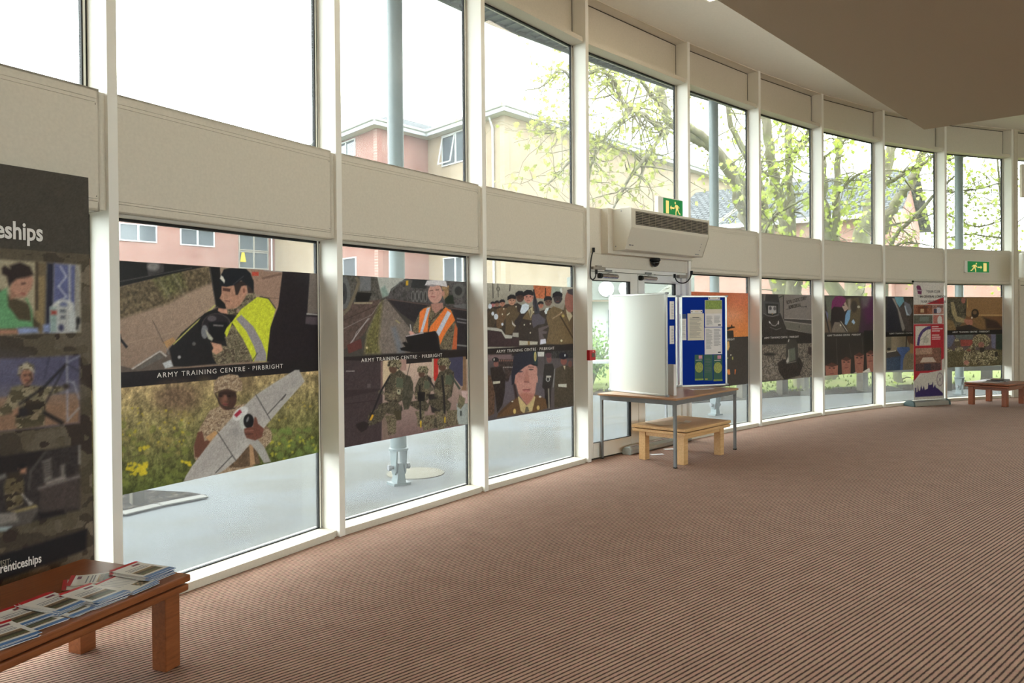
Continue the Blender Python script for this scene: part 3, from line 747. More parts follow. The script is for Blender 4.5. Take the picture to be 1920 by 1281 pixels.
def leaf(m, p, size, rnd):
    a = Vector((rnd.gauss(0, 1), rnd.gauss(0, 1), rnd.gauss(-.9, .6))).normalized()
    b = a.cross(Vector((rnd.gauss(0, 1), rnd.gauss(0, 1), rnd.gauss(0, 1)))).normalized()
    nrm = a.cross(b)
    vs = [p+b*(x*size)+a*(y*size)+nrm*(abs(x)*size*.35) for x, y in LSH]
    k = len(vs); m.add(vs, [tuple([0]+list(range(1, 8))), tuple([0]+list(range(7, k)))])
def spread(pts, rads, tm, lm, rnd, twigs, leaves, tl, ls, droop=0.25, up=0.2):
    """short twigs with leaves along a bough"""
    cum = [0]
    for a, b in zip(pts[:-1], pts[1:]): cum.append(cum[-1]+(b-a).length)
    for _ in range(twigs):
        s = rnd.random()*cum[-1]; i = max(j for j in range(len(cum)-1) if cum[j] <= s); f = (s-cum[i])/(cum[i+1]-cum[i]+1e-9)
        p = pts[i].lerp(pts[i+1], f); r0 = min(.022, (rads[i]*(1-f)+rads[i+1]*f)*.5)
        d = Vector((rnd.gauss(0, 1), rnd.gauss(0, 1), rnd.gauss(up, .8))).normalized(); ln = tl*rnd.uniform(.5, 1.4)
        q = [p]; k = 6
        for j in range(k):
            d = (d+Vector((rnd.gauss(0, .28), rnd.gauss(0, .28), rnd.gauss(-droop*.3, .25)))).normalized(); q.append(q[-1]+d*(ln/k))
        tm.tube(q, [max(.004, r0*(1-j/(k+1))) for j in range(k+1)], 4, caps=False)
        for _2 in range(2):
            j = rnd.randint(1, k-1); d2_ = Vector((rnd.gauss(0, 1), rnd.gauss(0, 1), rnd.gauss(0, .7))).normalized()
            e = [q[j], q[j]+d2_*ln*.18, q[j]+d2_*ln*.36+Vector((0, 0, -.08*ln))]
            tm.tube(e, [.006, .004, .003], 3, caps=False); q += [e[-1], e[1]]
        for _3 in range(leaves):
            a = q[rnd.randint(1, len(q)-1)]+Vector((rnd.gauss(0, .09), rnd.gauss(0, .09), rnd.gauss(0, .09)))
            leaf(lm, a, ls*rnd.uniform(.6, 1.25), rnd)
def tree(label, boughs, seed, leafm, twigs=26, leaves=12, tl=1.3, ls=.15, group=None, up=.2, rs=1.0):
    """boughs: list of (list of (px, py, depth, radius), twig factor)"""
    rnd = random.Random(seed); base = at_y(*boughs[0][0][0][:3]); base = Vector((base.x, base.y, 0))
    r = empty('tree', base); tag(r, label, 'tree', group)
    tm = MB(); lm = MB(); inv_ = Matrix.Translation(-base)
    for pts, k in boughs:
        P = [at_y(a, b, d) for a, b, d, _ in pts]; Rr = [q[3]*(rs if q[3] > .05 else 1) for q in pts]
        # smooth
        S1, S2 = [], []
        for i in range(len(P)-1):
            p0 = P[max(i-1, 0)]; p1 = P[i]; p2 = P[i+1]; p3 = P[min(i+2, len(P)-1)]
            for j in range(5):
                t = j/5; S1.append(0.5*((2*p1)+(p2-p0)*t+(2*p0-5*p1+4*p2-p3)*t*t+(3*p1-p0-3*p2+p3)*t*t*t)); S2.append(Rr[i]*(1-t)+Rr[i+1]*t)
        S1.append(P[-1]); S2.append(Rr[-1])
        S1 = [p+Vector((rnd.gauss(0, .25), rnd.gauss(0, .25), rnd.gauss(0, .25)))*rr for p, rr in zip(S1, S2)]
        tm.tube(S1, S2, 12 if S2[0] > .08 else 6)
        spread(S1, S2, tm, lm, rnd, int(twigs*k), leaves, tl, ls, up=up)
    o = tm.obj('trunk', BARK, r, smooth=True); o.matrix_parent_inverse = inv_
    o = lm.obj('foliage', leafm, r); o.matrix_parent_inverse = inv_; o['kind'] = 'stuff'
    return r
# tree A : base behind the orange print, great bough sweeping left
tree('leaning tree with a great bough sweeping left above the door, fresh green leaves', [
  ([(1500, 745, 19.5, .36), (1480, 600, 19.5, .33), (1440, 470, 19.3, .30), (1402, 400, 19, .26), (1378, 330, 18.6, .20), (1340, 285, 18, .17), (1296, 255, 17.6, .15), (1250, 222, 17.2, .13), (1236, 160, 17, .17)], .5),
  ([(1410, 420, 19, .2), (1372, 335, 18.4, .15), (1330, 270, 17.8, .12), (1292, 238, 17.4, .10)], .3),
  ([(1436, 450, 19.3, .2), (1420, 330, 19, .13), (1376, 250, 18.6, .09), (1362, 185, 18.2, .06)], .8),
  ([(1250, 250, 17.2, .10), (1205, 215, 16.2, .07), (1170, 196, 15.6, .06), (1150, 150, 15.2, .05), (1118, 120, 14.8, .035), (1104, 96, 14.5, .02)], 1.2),
  ([(1190, 205, 16.0, .06), (1150, 240, 15.2, .04), (1112, 300, 14.8, .025), (1104, 350, 14.6, .015)], 1.1),
  ([(1250, 240, 17.2, .06), (1215, 290, 16.4, .05), (1180, 335, 15.8, .04), (1150, 390, 15.4, .02)], 1.1),
  ([(1240, 200, 17, .05), (1200, 150, 16, .04), (1160, 110, 15, .025), (1110, 60, 14.5, .015)], .9),
  ([(1118, 125, 14.8, .04), (1080, 150, 14.3, .03), (1050, 130, 14, .025), (1020, 160, 13.8, .018), (985, 170, 13.6, .01)], .8),
  ([(1104, 200, 14.8, .03), (1068, 230, 14.3, .025), (1030, 250, 14.0, .015), (1000, 240, 13.8, .008)], .75),
  ([(1106, 260, 14.8, .03), (1070, 300, 14.3, .025), (1045, 330, 14, .015), (1020, 350, 13.9, .008)], .8),
  ([(1112, 120, 14.6, .02), (1070, 85, 14.2, .015), (1030, 60, 14, .008)], .4),
  ], 11, LEAF2, 30, 7, 1.15, .10, up=.0, rs=.8)
# tree B : two stems in bay with the bomb-suit print
tree('tree with two thick upright stems behind the window with the bomb suit print', [
  ([(1512, 745, 17.2, .34), (1498, 640, 17.2, .32), (1488, 530, 17.2, .30), (1476, 440, 17.2, .25), (1462, 380, 17.2, .21), (1446, 310, 17.1, .19), (1436, 230, 17, .17), (1430, 150, 16.8, .15)], .9),
  ([(1486, 480, 17.2, .2), (1484, 400, 17.4, .17), (1480, 320, 17.5, .15), (1477, 235, 17.6, .13), (1482, 150, 17.6, .11)], 1.0),
  ([(1432, 440, 16.6, .035), (1452, 405, 16.2, .03), (1485, 385, 15.8, .025), (1516, 370, 15.5, .015)], .5),
  ([(1478, 300, 17.4, .06), (1500, 270, 16.6, .04), (1518, 240, 16, .02)], .8),
  ([(1440, 330, 17, .05), (1400, 300, 16.2, .035), (1372, 240, 15.6, .02)], .9),
  ], 12, LEAF, 24, 7, 1.1, .13, rs=.6)
# tree C
tree('forked tree with a big stem leaning right behind the beret line-up print', [
  ([(1552, 728, 18.6, .34), (1556, 640, 18.6, .32), (1560, 530, 18.6, .28), (1553, 450, 18.6, .22), (1546, 390, 18.6, .17), (1538, 300, 18.6, .14)], .4),
  ([(1562, 500, 18.6, .2), (1566, 420, 18.5, .15), (1568, 370, 18.4, .13), (1572, 300, 18.3, .11), (1574, 240, 18.2, .10), (1578, 160, 18.2, .09)], .9),
  ([(1600, 730, 20.5, .42), (1606, 600, 20.5, .40), (1608, 500, 20.5, .38), (1622, 430, 20.4, .32), (1646, 370, 20.2, .26), (1664, 310, 20, .20), (1676, 250, 19.8, .17), (1690, 180, 19.6, .15)], .8),
  ([(1640, 460, 20, .24), (1664, 410, 19.6, .20), (1690, 370, 19.3, .17), (1712, 335, 19, .15), (1730, 290, 18.8, .13), (1742, 230, 18.6, .11)], .9),
  ([(1662, 345, 18, .05), (1700, 322, 17.5, .04), (1742, 300, 17, .03), (1765, 270, 16.8, .02)], .9),
  ([(1540, 300, 18, .04), (1565, 280, 17.4, .03), (1600, 250, 17, .02)], .6),
  ([(1574, 360, 18, .04), (1604, 330, 17.4, .03), (1632, 320, 17, .02)], .8),
  ], 13, LEAF, 22, 7, 1.1, .12, rs=.66)
# tree D : twiggy, right
tree('twiggy tree with thin long branches behind the far right windows', [
  ([(1690, 728, 17.6, .12), (1665, 600, 17.6, .10), (1660, 500, 17.6, .08), (1680, 440, 17.4, .055), (1706, 415, 17.2, .045), (1748, 370, 17, .035), (1790, 330, 16.6, .02)], .5),
  ([(1662, 424, 17, .025), (1720, 412, 17, .022), (1765, 400, 17, .02), (1830, 425, 17, .018), (1890, 410, 17, .01)], .9),
  ([(1768, 360, 17, .03), (1800, 358, 17, .025), (1845, 352, 17, .02), (1888, 338, 17, .012)], 1.0),
  ([(1768, 300, 17.5, .03), (1820, 290, 17.3, .02), (1880, 270, 17, .012)], 1.1),
  ([(1764, 450, 17, .02), (1820, 440, 17, .015), (1890, 450, 17, .01)], .9),
  ([(1900, 600, 18, .08), (1890, 500, 18, .06), (1880, 400, 17.8, .04), (1870, 300, 17.6, .02)], 1.0),
  ([(1664, 470, 17, .03), (1700, 455, 17, .02), (1750, 462, 17, .01)], .6),
  ], 14, LEAF, 24, 7, 1.0, .095, rs=.8)
# shrub beyond the door
rnd = random.Random(5); sp_ = at_z(1128, 741, 0); r = empty('shrub', (sp_.x, sp_.y+2.0, 0)); tag(r, 'rounded green shrub beyond the path, seen through the left door glass', 'shrub')
m = MB(); lm = MB()
for q in range(26):
    a = rnd.random()*6.28; e = Vector((math.cos(a)*rnd.uniform(.1, .7), math.sin(a)*rnd.uniform(.1, .6), rnd.uniform(.7, 1.5)))
    m.tube([(0, 0, 0), tuple(e*.5+Vector((0, 0, .1))), tuple(e)], [.02, .014, .006], 4)
    for _ in range(46): leaf(lm, e*rnd.uniform(.45, 1.05)+Vector((rnd.gauss(0, .14), rnd.gauss(0, .14), rnd.gauss(0, .12))), rnd.uniform(.05, .09), rnd)
m.obj('stem', BARK, r); lm.obj('foliage', SHRUB, r)['kind'] = 'stuff'

lin = lin_room
# ============================================================ FURNITURE AND FITTINGS
Z3 = Vector((0, 0, 1))
def coffee_table(label, c, ang, lx, ly, h, wd, slabs=2, leg=.075, group=None, inset=.07, apron=True):
    """top of two stacked boards with a shadow gap, four square legs; c = centre"""
    r = empty('coffee_table', (c[0], c[1], 0), ang); tag(r, label, 'table', group)
    t = .034
    m = MB(); m.box(-lx/2, lx/2, -ly/2, ly/2, h-t, h); m.obj('tabletop', wd, r, bevel=.008)
    m = MB(); m.box(-lx/2+.006, lx/2-.006, -ly/2+.006, ly/2-.006, h-2*t-.008, h-t-.008); m.obj('lower_board', wd, r, bevel=.008)
    m = MB(); m.box(-lx/2+.03, lx/2-.03, -ly/2+.03, ly/2-.03, h-t-.009, h-t+.001); m.obj('spacer', DARKGAP, r)
    if apron:
        m = MB(); a, b = lx/2-inset-.01, ly/2-inset-.01
        m.box(-a, a, -b, -b+.02, h-2*t-.055, h-2*t-.008); m.box(-a, a, b-.02, b, h-2*t-.055, h-2*t-.008)
        m.box(-a, -a+.02, -b, b, h-2*t-.055, h-2*t-.008); m.box(a-.02, a, -b, b, h-2*t-.055, h-2*t-.008); m.obj('apron', wd, r)
    for sx in (-1, 1):
        for sy in (-1, 1):
            x, y = sx*(lx/2-inset-leg/2), sy*(ly/2-inset-leg/2)
            m = MB(); m.box(x-leg/2, x+leg/2, y-leg/2, y+leg/2, 0, h-2*t-.008); m.obj('leg', wd, r, bevel=.004)
    return r
# -- near table at lower left : long, against the banner
fd = Vector((-1.512+1.84, 3.559-2.716)).normalized(); fa = math.atan2(fd.y, fd.x)
fn = Vector((-fd.y, fd.x)); corner = Vector((-1.512, 3.559)); LX, LY = 1.75, .69
tc_ = corner-fd*(LX/2)+fn*(LY/2)
coffee_table('long cherry brown low table at lower left, covered with leaflets, against the tall dark banner', tc_, fa, LX, LY, .42, WOOD_DK, leg=.085, inset=.035, apron=False)
# -- beech table under the desk
a = Vector((1.405, 8.633)); b = Vector((1.851, 8.15)); c = Vector((2.547, 8.882))
bd = (c-b).normalized(); bn = Vector((-bd.y, bd.x)); ly = .70; lx = (c-b).length
cc = b+bd*(lx/2)+bn*(ly/2)
coffee_table('pale beech low table standing under the desk with the display boards', cc, math.atan2(bd.y, bd.x), lx, ly, .40, WOOD_LT, leg=.085, inset=.06)
T2 = (cc, math.atan2(bd.y, bd.x))
# -- far table
b = at_z(1866, 722.5, .40); c = at_z(1919, 715, .40); b = Vector((b.x, b.y)); c = Vector((c.x, c.y))
bd = (c-b).normalized(); bn = Vector((-bd.y, bd.x)); lx = 1.02; ly = .70
cc3 = b+bd*(lx/2)+bn*(ly/2); cc3 = Vector((8.72, 13.72))
A3 = math.radians(38)
coffee_table('square reddish low table with magazines by the last window, far right', cc3, A3, .96, .72, .40, WOOD_RD, leg=.085, inset=.05)

# -- desk with steel frame
da = Vector((1.183, 9.039)); db = Vector((1.725, 8.029)); dc_ = Vector((2.73, 9.20))
ux = (dc_-db).normalized(); uy = (da-db).normalized(); DX, DY = (dc_-db).length, (da-db).length
ux = ux; uy = Vector((-ux.y, ux.x)); DY = 1.0
fr_ = empty('desk', (db.x, db.y, 0), math.atan2(ux.y, ux.x)); tag(fr_, 'tall desk with wood top and grey steel legs, carrying the display boards', 'desk')
DXc, DYc = DX, DY
m = MB(); m.box(0, DX, 0, DY, .722, .745); m.obj('tabletop', DESKTOP, fr_, bevel=.006)
m = MB(); q = .02
m.box(q, DX-q, q, q+.025, .672, .722); m.box(q, DX-q, DY-q-.025, DY-q, .672, .722); m.box(q, q+.025, q+.025, DY-q-.025, .672, .722); m.box(DX-q-.025, DX-q, q+.025, DY-q-.025, .672, .722)
m.obj('frame_rail', GREYM, fr_)
for x in (q, DX-q-.03):
    for y in (q, DY-q-.03):
        m = MB(); m.box(x, x+.03, y, y+.03, .012, .674); m.obj('leg', GREYM, fr_, bevel=.003).name
        m = MB(); m.box(x-.001, x+.031, y-.001, y+.031, 0, .014); m.obj('foot', BLACK, fr_)

# -- folding display boards
BLUE = flat('blue_display_felt', (20, 52, 150), .95, spec=.05, var=.05, scale=400)
WB = flat('whiteboard_face', (206, 209, 201), .3, var=.01, scale=2)
A0 = Vector((1.150, 8.99)); A1 = Vector((1.667, 8.20)); HG = Vector((2.05, 9.36)); C1 = Vector((2.69, 9.56))
zb, zt = .748, 1.872
db_ = empty('display_board', (HG.x, HG.y, zb)); tag(db_, 'three panel folding display board, whiteboard panel in front and blue felt panels behind', 'display board')
def panel(a, b, mat, inner, t=.022):
    d = (b-a).normalized(); ln = (b-a).length; ang = math.atan2(d.y, d.x); o_ = Vector((a.x-HG.x, a.y-HG.y, 0))
    m = MB(); m.box(.02, ln-.02, -t*.35, t*.35, .02, zt-zb-.02); pf = m.obj('panel', mat, db_, loc=o_, rz=ang)
    m = MB(); H_ = zt-zb
    m.box(0, .028, -t/2, t/2, 0, H_); m.box(ln-.028, ln, -t/2, t/2, 0, H_); m.box(.028, ln-.028, -t/2, t/2, 0, .022); m.box(.028, ln-.028, -t/2, t/2, H_-.022, H_)
    m.obj('frame', ALU, db_, loc=o_, rz=ang, bevel=.003)
    for x in (0, ln): 
        for z in (.012, H_-.008):
            m = MB(); m.box(x-.017, x+.017, -t*.7, t*.7, z-.012, z+.012); m.obj('corner_cap', GREYM, db_, loc=o_, rz=ang, bevel=.004)
    return d
dA = panel(A0, A1, WB, None)
B0 = A0+Vector((.03, .05)); B1 = HG-(HG-B0).normalized()*.03
dB = panel(B0, B1, BLUE, None); dC = panel(HG+(C1-HG).normalized()*.012, C1, BLUE, None)
PAPER = flat('white_paper', (232, 228, 226), .7, var=.015, scale=20)
CREAM = flat('cream_paper', (222, 214, 196), .7, var=.015, scale=20)
INK = flat('grey_ink', (112, 110, 114), .8); INKD = flat('dark_ink', (44, 46, 56), .8)
LGREEN = flat('leaflet_green', (22, 84, 62), .5); SALAD = flat('salad_green', (150, 158, 78), .6, var=.4, scale=90)
PINKY = flat('logo_pink', (206, 140, 160), .6); SKYB = flat('header_blue', (52, 76, 120), .6); GRAS = flat('picture_green', (136, 158, 74), .6, var=.25, scale=50)
def on_panel(px, py, a, b, off=.014):
    d = (b-a).normalized(); n = Vector((d.y, -d.x)); A_ = a+n*off; p = on_line(px, py, A_, A_+d)
    return (Vector((p.x, p.y))-A_).dot(d), p.z, A_, d, n
def notice(name, a, b, box, mat, label, cat, group=None, lines=(), pic=None, off=.0085):
    s0, z1, A_, d, n = on_panel(box[0], box[1], a, b, off); s1, z0, *_r = on_panel(box[2], box[3], a, b, off)
    wd, h = s1-s0, z1-z0; M_ = frame_matrix((A_.x+d.x*s0, A_.y+d.y*s0, z0), Vector((d.x, d.y, 0)))
    m = MB(); nx, nz = 6, 8
    vs = [(wd*i/nx, h*j/nz, .0008*math.sin(i*1.3+j)) for j in range(nz+1) for i in range(nx+1)]
    m.add(vs, [(j*(nx+1)+i, j*(nx+1)+i+1, (j+1)*(nx+1)+i+1, (j+1)*(nx+1)+i) for j in range(nz) for i in range(nx)])
    o = m.obj(name, mat); o.matrix_world = M_; tag(o, label, cat, group)
    if lines:
        m = MB(); rl = random.Random(int(box[0]*7+box[1]))
        for (x0, x1, y0, y1, k) in lines:
            for q in range(k):
                y = y1-(y1-y0)*(q+.5)/k; e = x1-(x1-x0)*(rl.random()*.25 if q % 5 else rl.random()*.6)
                m.box(wd*x0, wd*e, h*y-.0016, h*y+.0016, .0015, .0019)
        m.obj('print_line', INK, o)['kind'] = 'stuff'
    for (x0, x1, y0, y1, mt, nm) in (pic or ()):
        m = MB()
        if nm == 'salad':
            k = 20; m.add([(wd*((x0+x1)/2+(x1-x0)/2*math.cos(6.283*i/k)), h*((y0+y1)/2+(y1-y0)/2*math.sin(6.283*i/k)), .0022) for i in range(k)], [tuple(range(k))])
        else: m.quad((wd*x0, h*y0, .0021), (wd*x1, h*y0, .0021), (wd*x1, h*y1, .0021), (wd*x0, h*y1, .0021))
        m.obj(nm, mt, o)
    return o
CB0 = HG+(C1-HG).normalized()*.012
notice('notice', CB0, C1, (1274.5, 589, 1287, 638), PAPER, 'narrow white notice with a dark blue heading, next to the hinge of the blue board', 'notice', lines=[(.1, .9, .1, .75, 14)], pic=[(0, 1, .82, 1, SKYB, 'header')])
notice('notice', CB0, C1, (1289, 588, 1320, 638), CREAM, 'cream typed letter pinned in the middle of the blue board', 'notice', lines=[(.12, .88, .1, .86, 22)], pic=[(.3, .7, .84, .86, INKD, 'heading')])
notice('notice', CB0, C1, (1321.5, 563, 1354, 613), PAPER, 'upper right notice on the blue board with a green landscape picture', 'notice', lines=[(.08, .45, .06, .42, 12), (.53, .92, .14, .42, 9)], pic=[(.02, .98, .66, .99, GRAS, 'landscape_picture'), (.02, .98, .50, .67, CREAM, 'pale_field'), (.75, .92, .05, .09, INKD, 'logo')])
notice('notice', CB0, C1, (1321, 614.5, 1354, 664), PAPER, 'two column typed notice below the one with the landscape picture', 'notice', lines=[(.08, .45, .2, .95, 24), (.53, .92, .3, .95, 21)], pic=[(.75, .92, .05, .09, INKD, 'logo')])
notice('label_strip', CB0, C1, (1295, 581.5, 1317, 587.5), PAPER, 'small pale label strip above the cream typed letter', 'label', pic=[(.06, .14, .35, .7, INKD, 'pin'), (.86, .94, .35, .7, INKD, 'pin'), (.35, .65, .3, .7, CREAM, 'caption')])
notice('label_strip', CB0, C1, (1328, 556.5, 1350, 562), PAPER, 'small pale label strip at the top right of the blue board', 'label', pic=[(.06, .14, .35, .7, INKD, 'pin'), (.86, .94, .35, .7, INKD, 'pin'), (.35, .65, .3, .7, CREAM, 'caption')])
for box, lb in (((1302.5, 665.5, 1319, 713), 'left green leaflet with a round salad picture'), ((1337.5, 665.5, 1354.5, 714.5), 'right green leaflet with a round salad picture')):
    notice('leaflet', CB0, C1, box, LGREEN, lb+', foot of the blue board', 'leaflet', 'green leaflets on the blue board', pic=[(.02, .96, .30, .72, SALAD, 'salad'), (.45, .85, .84, .97, PINKY, 'logo'), (.1, .8, .78, .80, PAPER, 'caption'), (0, 1, 0, .07, GRAS, 'footer')])
notice('leaflet', CB0, C1, (1320, 665.5, 1336.5, 713.5), LGREEN, 'middle green leaflet showing its text side, foot of the blue board', 'leaflet', 'green leaflets on the blue board', lines=[(.12, .88, .3, .9, 10)], pic=[(.1, .4, .03, .09, SALAD, 'badge')], off=.010)
Bn = (B1-B0).normalized()
for box, lb in (((1255.5, 565, 1264, 599), 'upper narrow white sheet on the half hidden blue panel'), ((1255.5, 611, 1264, 645), 'lower narrow white sheet on the half hidden blue panel')):
    notice('notice', B0, B1, box, PAPER, lb, 'notice', lines=[(.4, .95, .1, .85, 9)])
# folded leaflets and sheets lying on the desk
def sheet(name, cx, cy, z, wd, h, ang, mat, label, cat, group=None, curl=0.0, ink=True):
    m = MB(); nx = 8
    vs = [(-wd/2+wd*i/nx, -h/2+h*j, .002+curl*((i/nx-.5)**2)*4) for j in (0, 1) for i in range(nx+1)]
    vs += [(x, y, max(z_-.0015, 0)) for x, y, z_ in vs]; n_ = 2*(nx+1)
    f = [(i, i+1, nx+2+i, nx+1+i) for i in range(nx)]+[(n_+nx+1+i, n_+nx+2+i, n_+i+1, n_+i) for i in range(nx)]
    f += [(i+1, i, n_+i, n_+i+1) for i in range(nx)]+[(nx+1+i, nx+2+i, n_+nx+2+i, n_+nx+1+i) for i in range(nx)]
    m.add(vs, f); o = m.obj(name, mat, loc=(cx, cy, z), rz=ang); tag(o, label, cat, group)
    if ink:
        k = MB()
        for q in range(9): k.box(-wd*.38, wd*(.38 if q % 4 else .1), -h*.38+q*h*.085, -h*.38+q*h*.085+.003, curl+.003, curl+.0035)
        if curl == 0: k.obj('print_line', INK, o)['kind'] = 'stuff'
    return o
tp = at_z(1298, 722, .745); r = empty('folded_card', (tp.x, tp.y, .7455), math.radians(14)); tag(r, 'white printed card folded into a tent on the desk', 'card')
m = MB(); wd = .33
for (y0, z0, y1, z1) in ((-.075, 0, -.035, .085), (.055, 0, -.035, .085)):
    m.add([(-wd/2, y0, z0), (wd/2, y0, z0), (wd/2*.85, y1, z1), (-wd/2*.85, y1, z1)], [(0, 1, 2, 3)])
m.obj('card', PAPER, r)
m = MB()
for q in range(9):
    t = .12+q*.09; y = -.075+.04*t-.0012; z = .085*t; 
    for s_ in range(3): m.box(-wd*.38+s_*wd*.27, -wd*.38+s_*wd*.27+wd*.22, y-.0004, y, z, z+.0028)
m.obj('print_line', INK, r)['kind'] = 'stuff'
tp = at_z(1313, 729.5, .745); sheet('paper_sheet', tp.x, tp.y-.03, .7455, .30, .12, .3, PAPER, 'white sheet lying flat in front of the folded card', 'paper')
tp = at_z(1338, 721, .745); sheet('photo_sheet', tp.x, tp.y, .7455, .2, .12, .3, flat('dark_photo_print', (70, 66, 64), .4, var=.4, scale=60), 'small dark photo sheet lying on the desk behind the folded card', 'photo', ink=False)
for px, lb, h in ((1257.5, 'tall narrow white leaflet leaning behind the whiteboard edge', .26), (1259.5, 'white leaflet standing at the front edge beside the whiteboard', .34)):
    tp = at_z(px, 742 if h > .3 else 728, .745); m = MB(); m.box(-.02, .02, -.05, .05, 0, h); o = m.obj('leaflet', PAPER, loc=(tp.x+.012, tp.y+.05, .7455), rz=math.atan2(dA.y, dA.x)+1.57); tag(o, lb, 'leaflet')
# papers on the beech table
sheet('paper_sheet', T2[0].x-.20, T2[0].y-.10, .40, .42, .30, .5, flat('pale_brown_paper', (214, 190, 158), .6), 'large pale sheet lying on the beech table', 'paper', curl=.006, ink=False)
sheet('paper_sheet', T2[0].x+.02, T2[0].y-.06, .40, .2, .08, .9, CREAM, 'small folded cream paper on the beech table beside the large sheet', 'paper', curl=.012, ink=False)
for px, py, lb in ((1232, 853, 'white scrap of paper on the carpet near the left beech leg'), (1257, 843, 'white scrap of paper on the carpet behind the near desk leg')):
    tp = at_z(px, py, 0); sheet('paper_scrap', tp.x, tp.y, .004, .16, .07, .2, PAPER, lb, 'paper', ink=False)
# projector screen case lying on the floor
s0 = at_z(1175, 853, 0); s1 = at_z(1290, 826, 0); d_ = (s1-s0).normalized()
r = empty('screen_case', s0+d_*0.0, math.atan2(d_.y, d_.x)); tag(r, 'long silver projector screen case lying on the carpet by the door', 'screen case')
ln = (s1-s0).length
m = MB(); prof = [(-.06, .012), (-.045, 0), (.045, 0), (.06, .012), (.06, .06), (.02, .085), (-.03, .085), (-.06, .055)]
m.sweep(prof, (0.03, 0, 0), (ln, 0, 0)); m.obj('case', ALU, r, bevel=.003)
m = MB(); m.sweep([(x*1.06, z*1.04) for x, z in prof], (0, 0, 0), (0.03, 0, 0)); m.obj('end_cap', flat('grey_cap', (168, 176, 172), .5), r, bevel=.003)
m = MB(); m.box(.05, ln-.02, .012, .022, .084, .09); m.obj('slot', DARKGAP, r); m = MB(); m.box(.05, ln-.02, -.022, .008, .085, .098); m.obj('pull_bar', CHROME, r)

# ------------------------------------------------------------ heater over the door
i = DOOR; HW = flat('heater_enamel', (214, 208, 192), .4, var=.015, scale=40)
o0 = W(i, .39, 0, 0); ht = empty('air_curtain_heater', W(i, .39, 0, 2.37), math.atan2(D[i].y, D[i].x))
tag(ht, 'white metal warm air curtain unit with a dark louvred grille above the door', 'heater')
HLn = 1.67
prof = [(-.10, 0), (-.26, 0), (-.35, .24), (-.35, .455), (-.10, .455)]
m = MB(); k = len(prof); vs = [(0.012, y, z) for y, z in prof]+[(HLn-.012, y, z) for y, z in prof]
m.add(vs, [tuple(range(k)), tuple(reversed(range(k, 2*k)))]+[(q, (q+1) % k+0, (q+1) % k+k, q+k)[::-1] for q in range(k)])
m.obj('casing', HW, ht, bevel=.006)
for x0, x1 in ((0, .012), (HLn-.012, HLn)):
    m = MB(); p2 = [(-.098, -.004), (-.264, -.004), (-.356, .238), (-.356, .46), (-.098, .46)]; vs = [(x0, y, z) for y, z in p2]+[(x1, y, z) for y, z in p2]
    m.add(vs, [tuple(range(k)), tuple(reversed(range(k, 2*k)))]+[(q, (q+1) % k, (q+1) % k+k, q+k)[::-1] for q in range(k)]); m.obj('end_panel', HW, ht, bevel=.003)
m = MB(); m.box(.09, HLn-.03, -.3512, -.345, .275, .425); m.obj('grille_recess', BLACK, ht)
m = MB()
for q in range(8): z = .282+q*.0185; m.box(.09, HLn-.03, -.356, -.350, z, z+.007)
for q in range(13): x = .09+(HLn-.12)*q/12; m.box(x-.002, x+.002, -.3545, -.350, .275, .425)
g_ = m.obj('grille', flat('grille_metal', (150, 140, 124), .5), ht); g_['kind'] = 'stuff'
m = MB()
for (x, z) in ((.35*1, .0),): pass
m.box(.06, .10, -.283, -.279, .045, .056); m.box(.115, .14, -.283, -.279, .045, .056); m.obj('lettering', INK, ht)
m = MB()
for z in (.07, .11, .145): m.box(HLn-.13, HLn-.118, -.29-(z-.07)*.37, -.285-(z-.07)*.37, z, z+.02)
m.box(HLn-.20, HLn-.12, -.278, -.272, .018, .026); m.obj('switch', GREYM, ht)
m = MB(); 
for (x, y, z) in ((-.002, -.14, .04), (-.002, -.22, .43)): m.tube([(x, y, z), (x+.004, y, z)], .007, 8)
m.obj('screw', GREYM, ht)
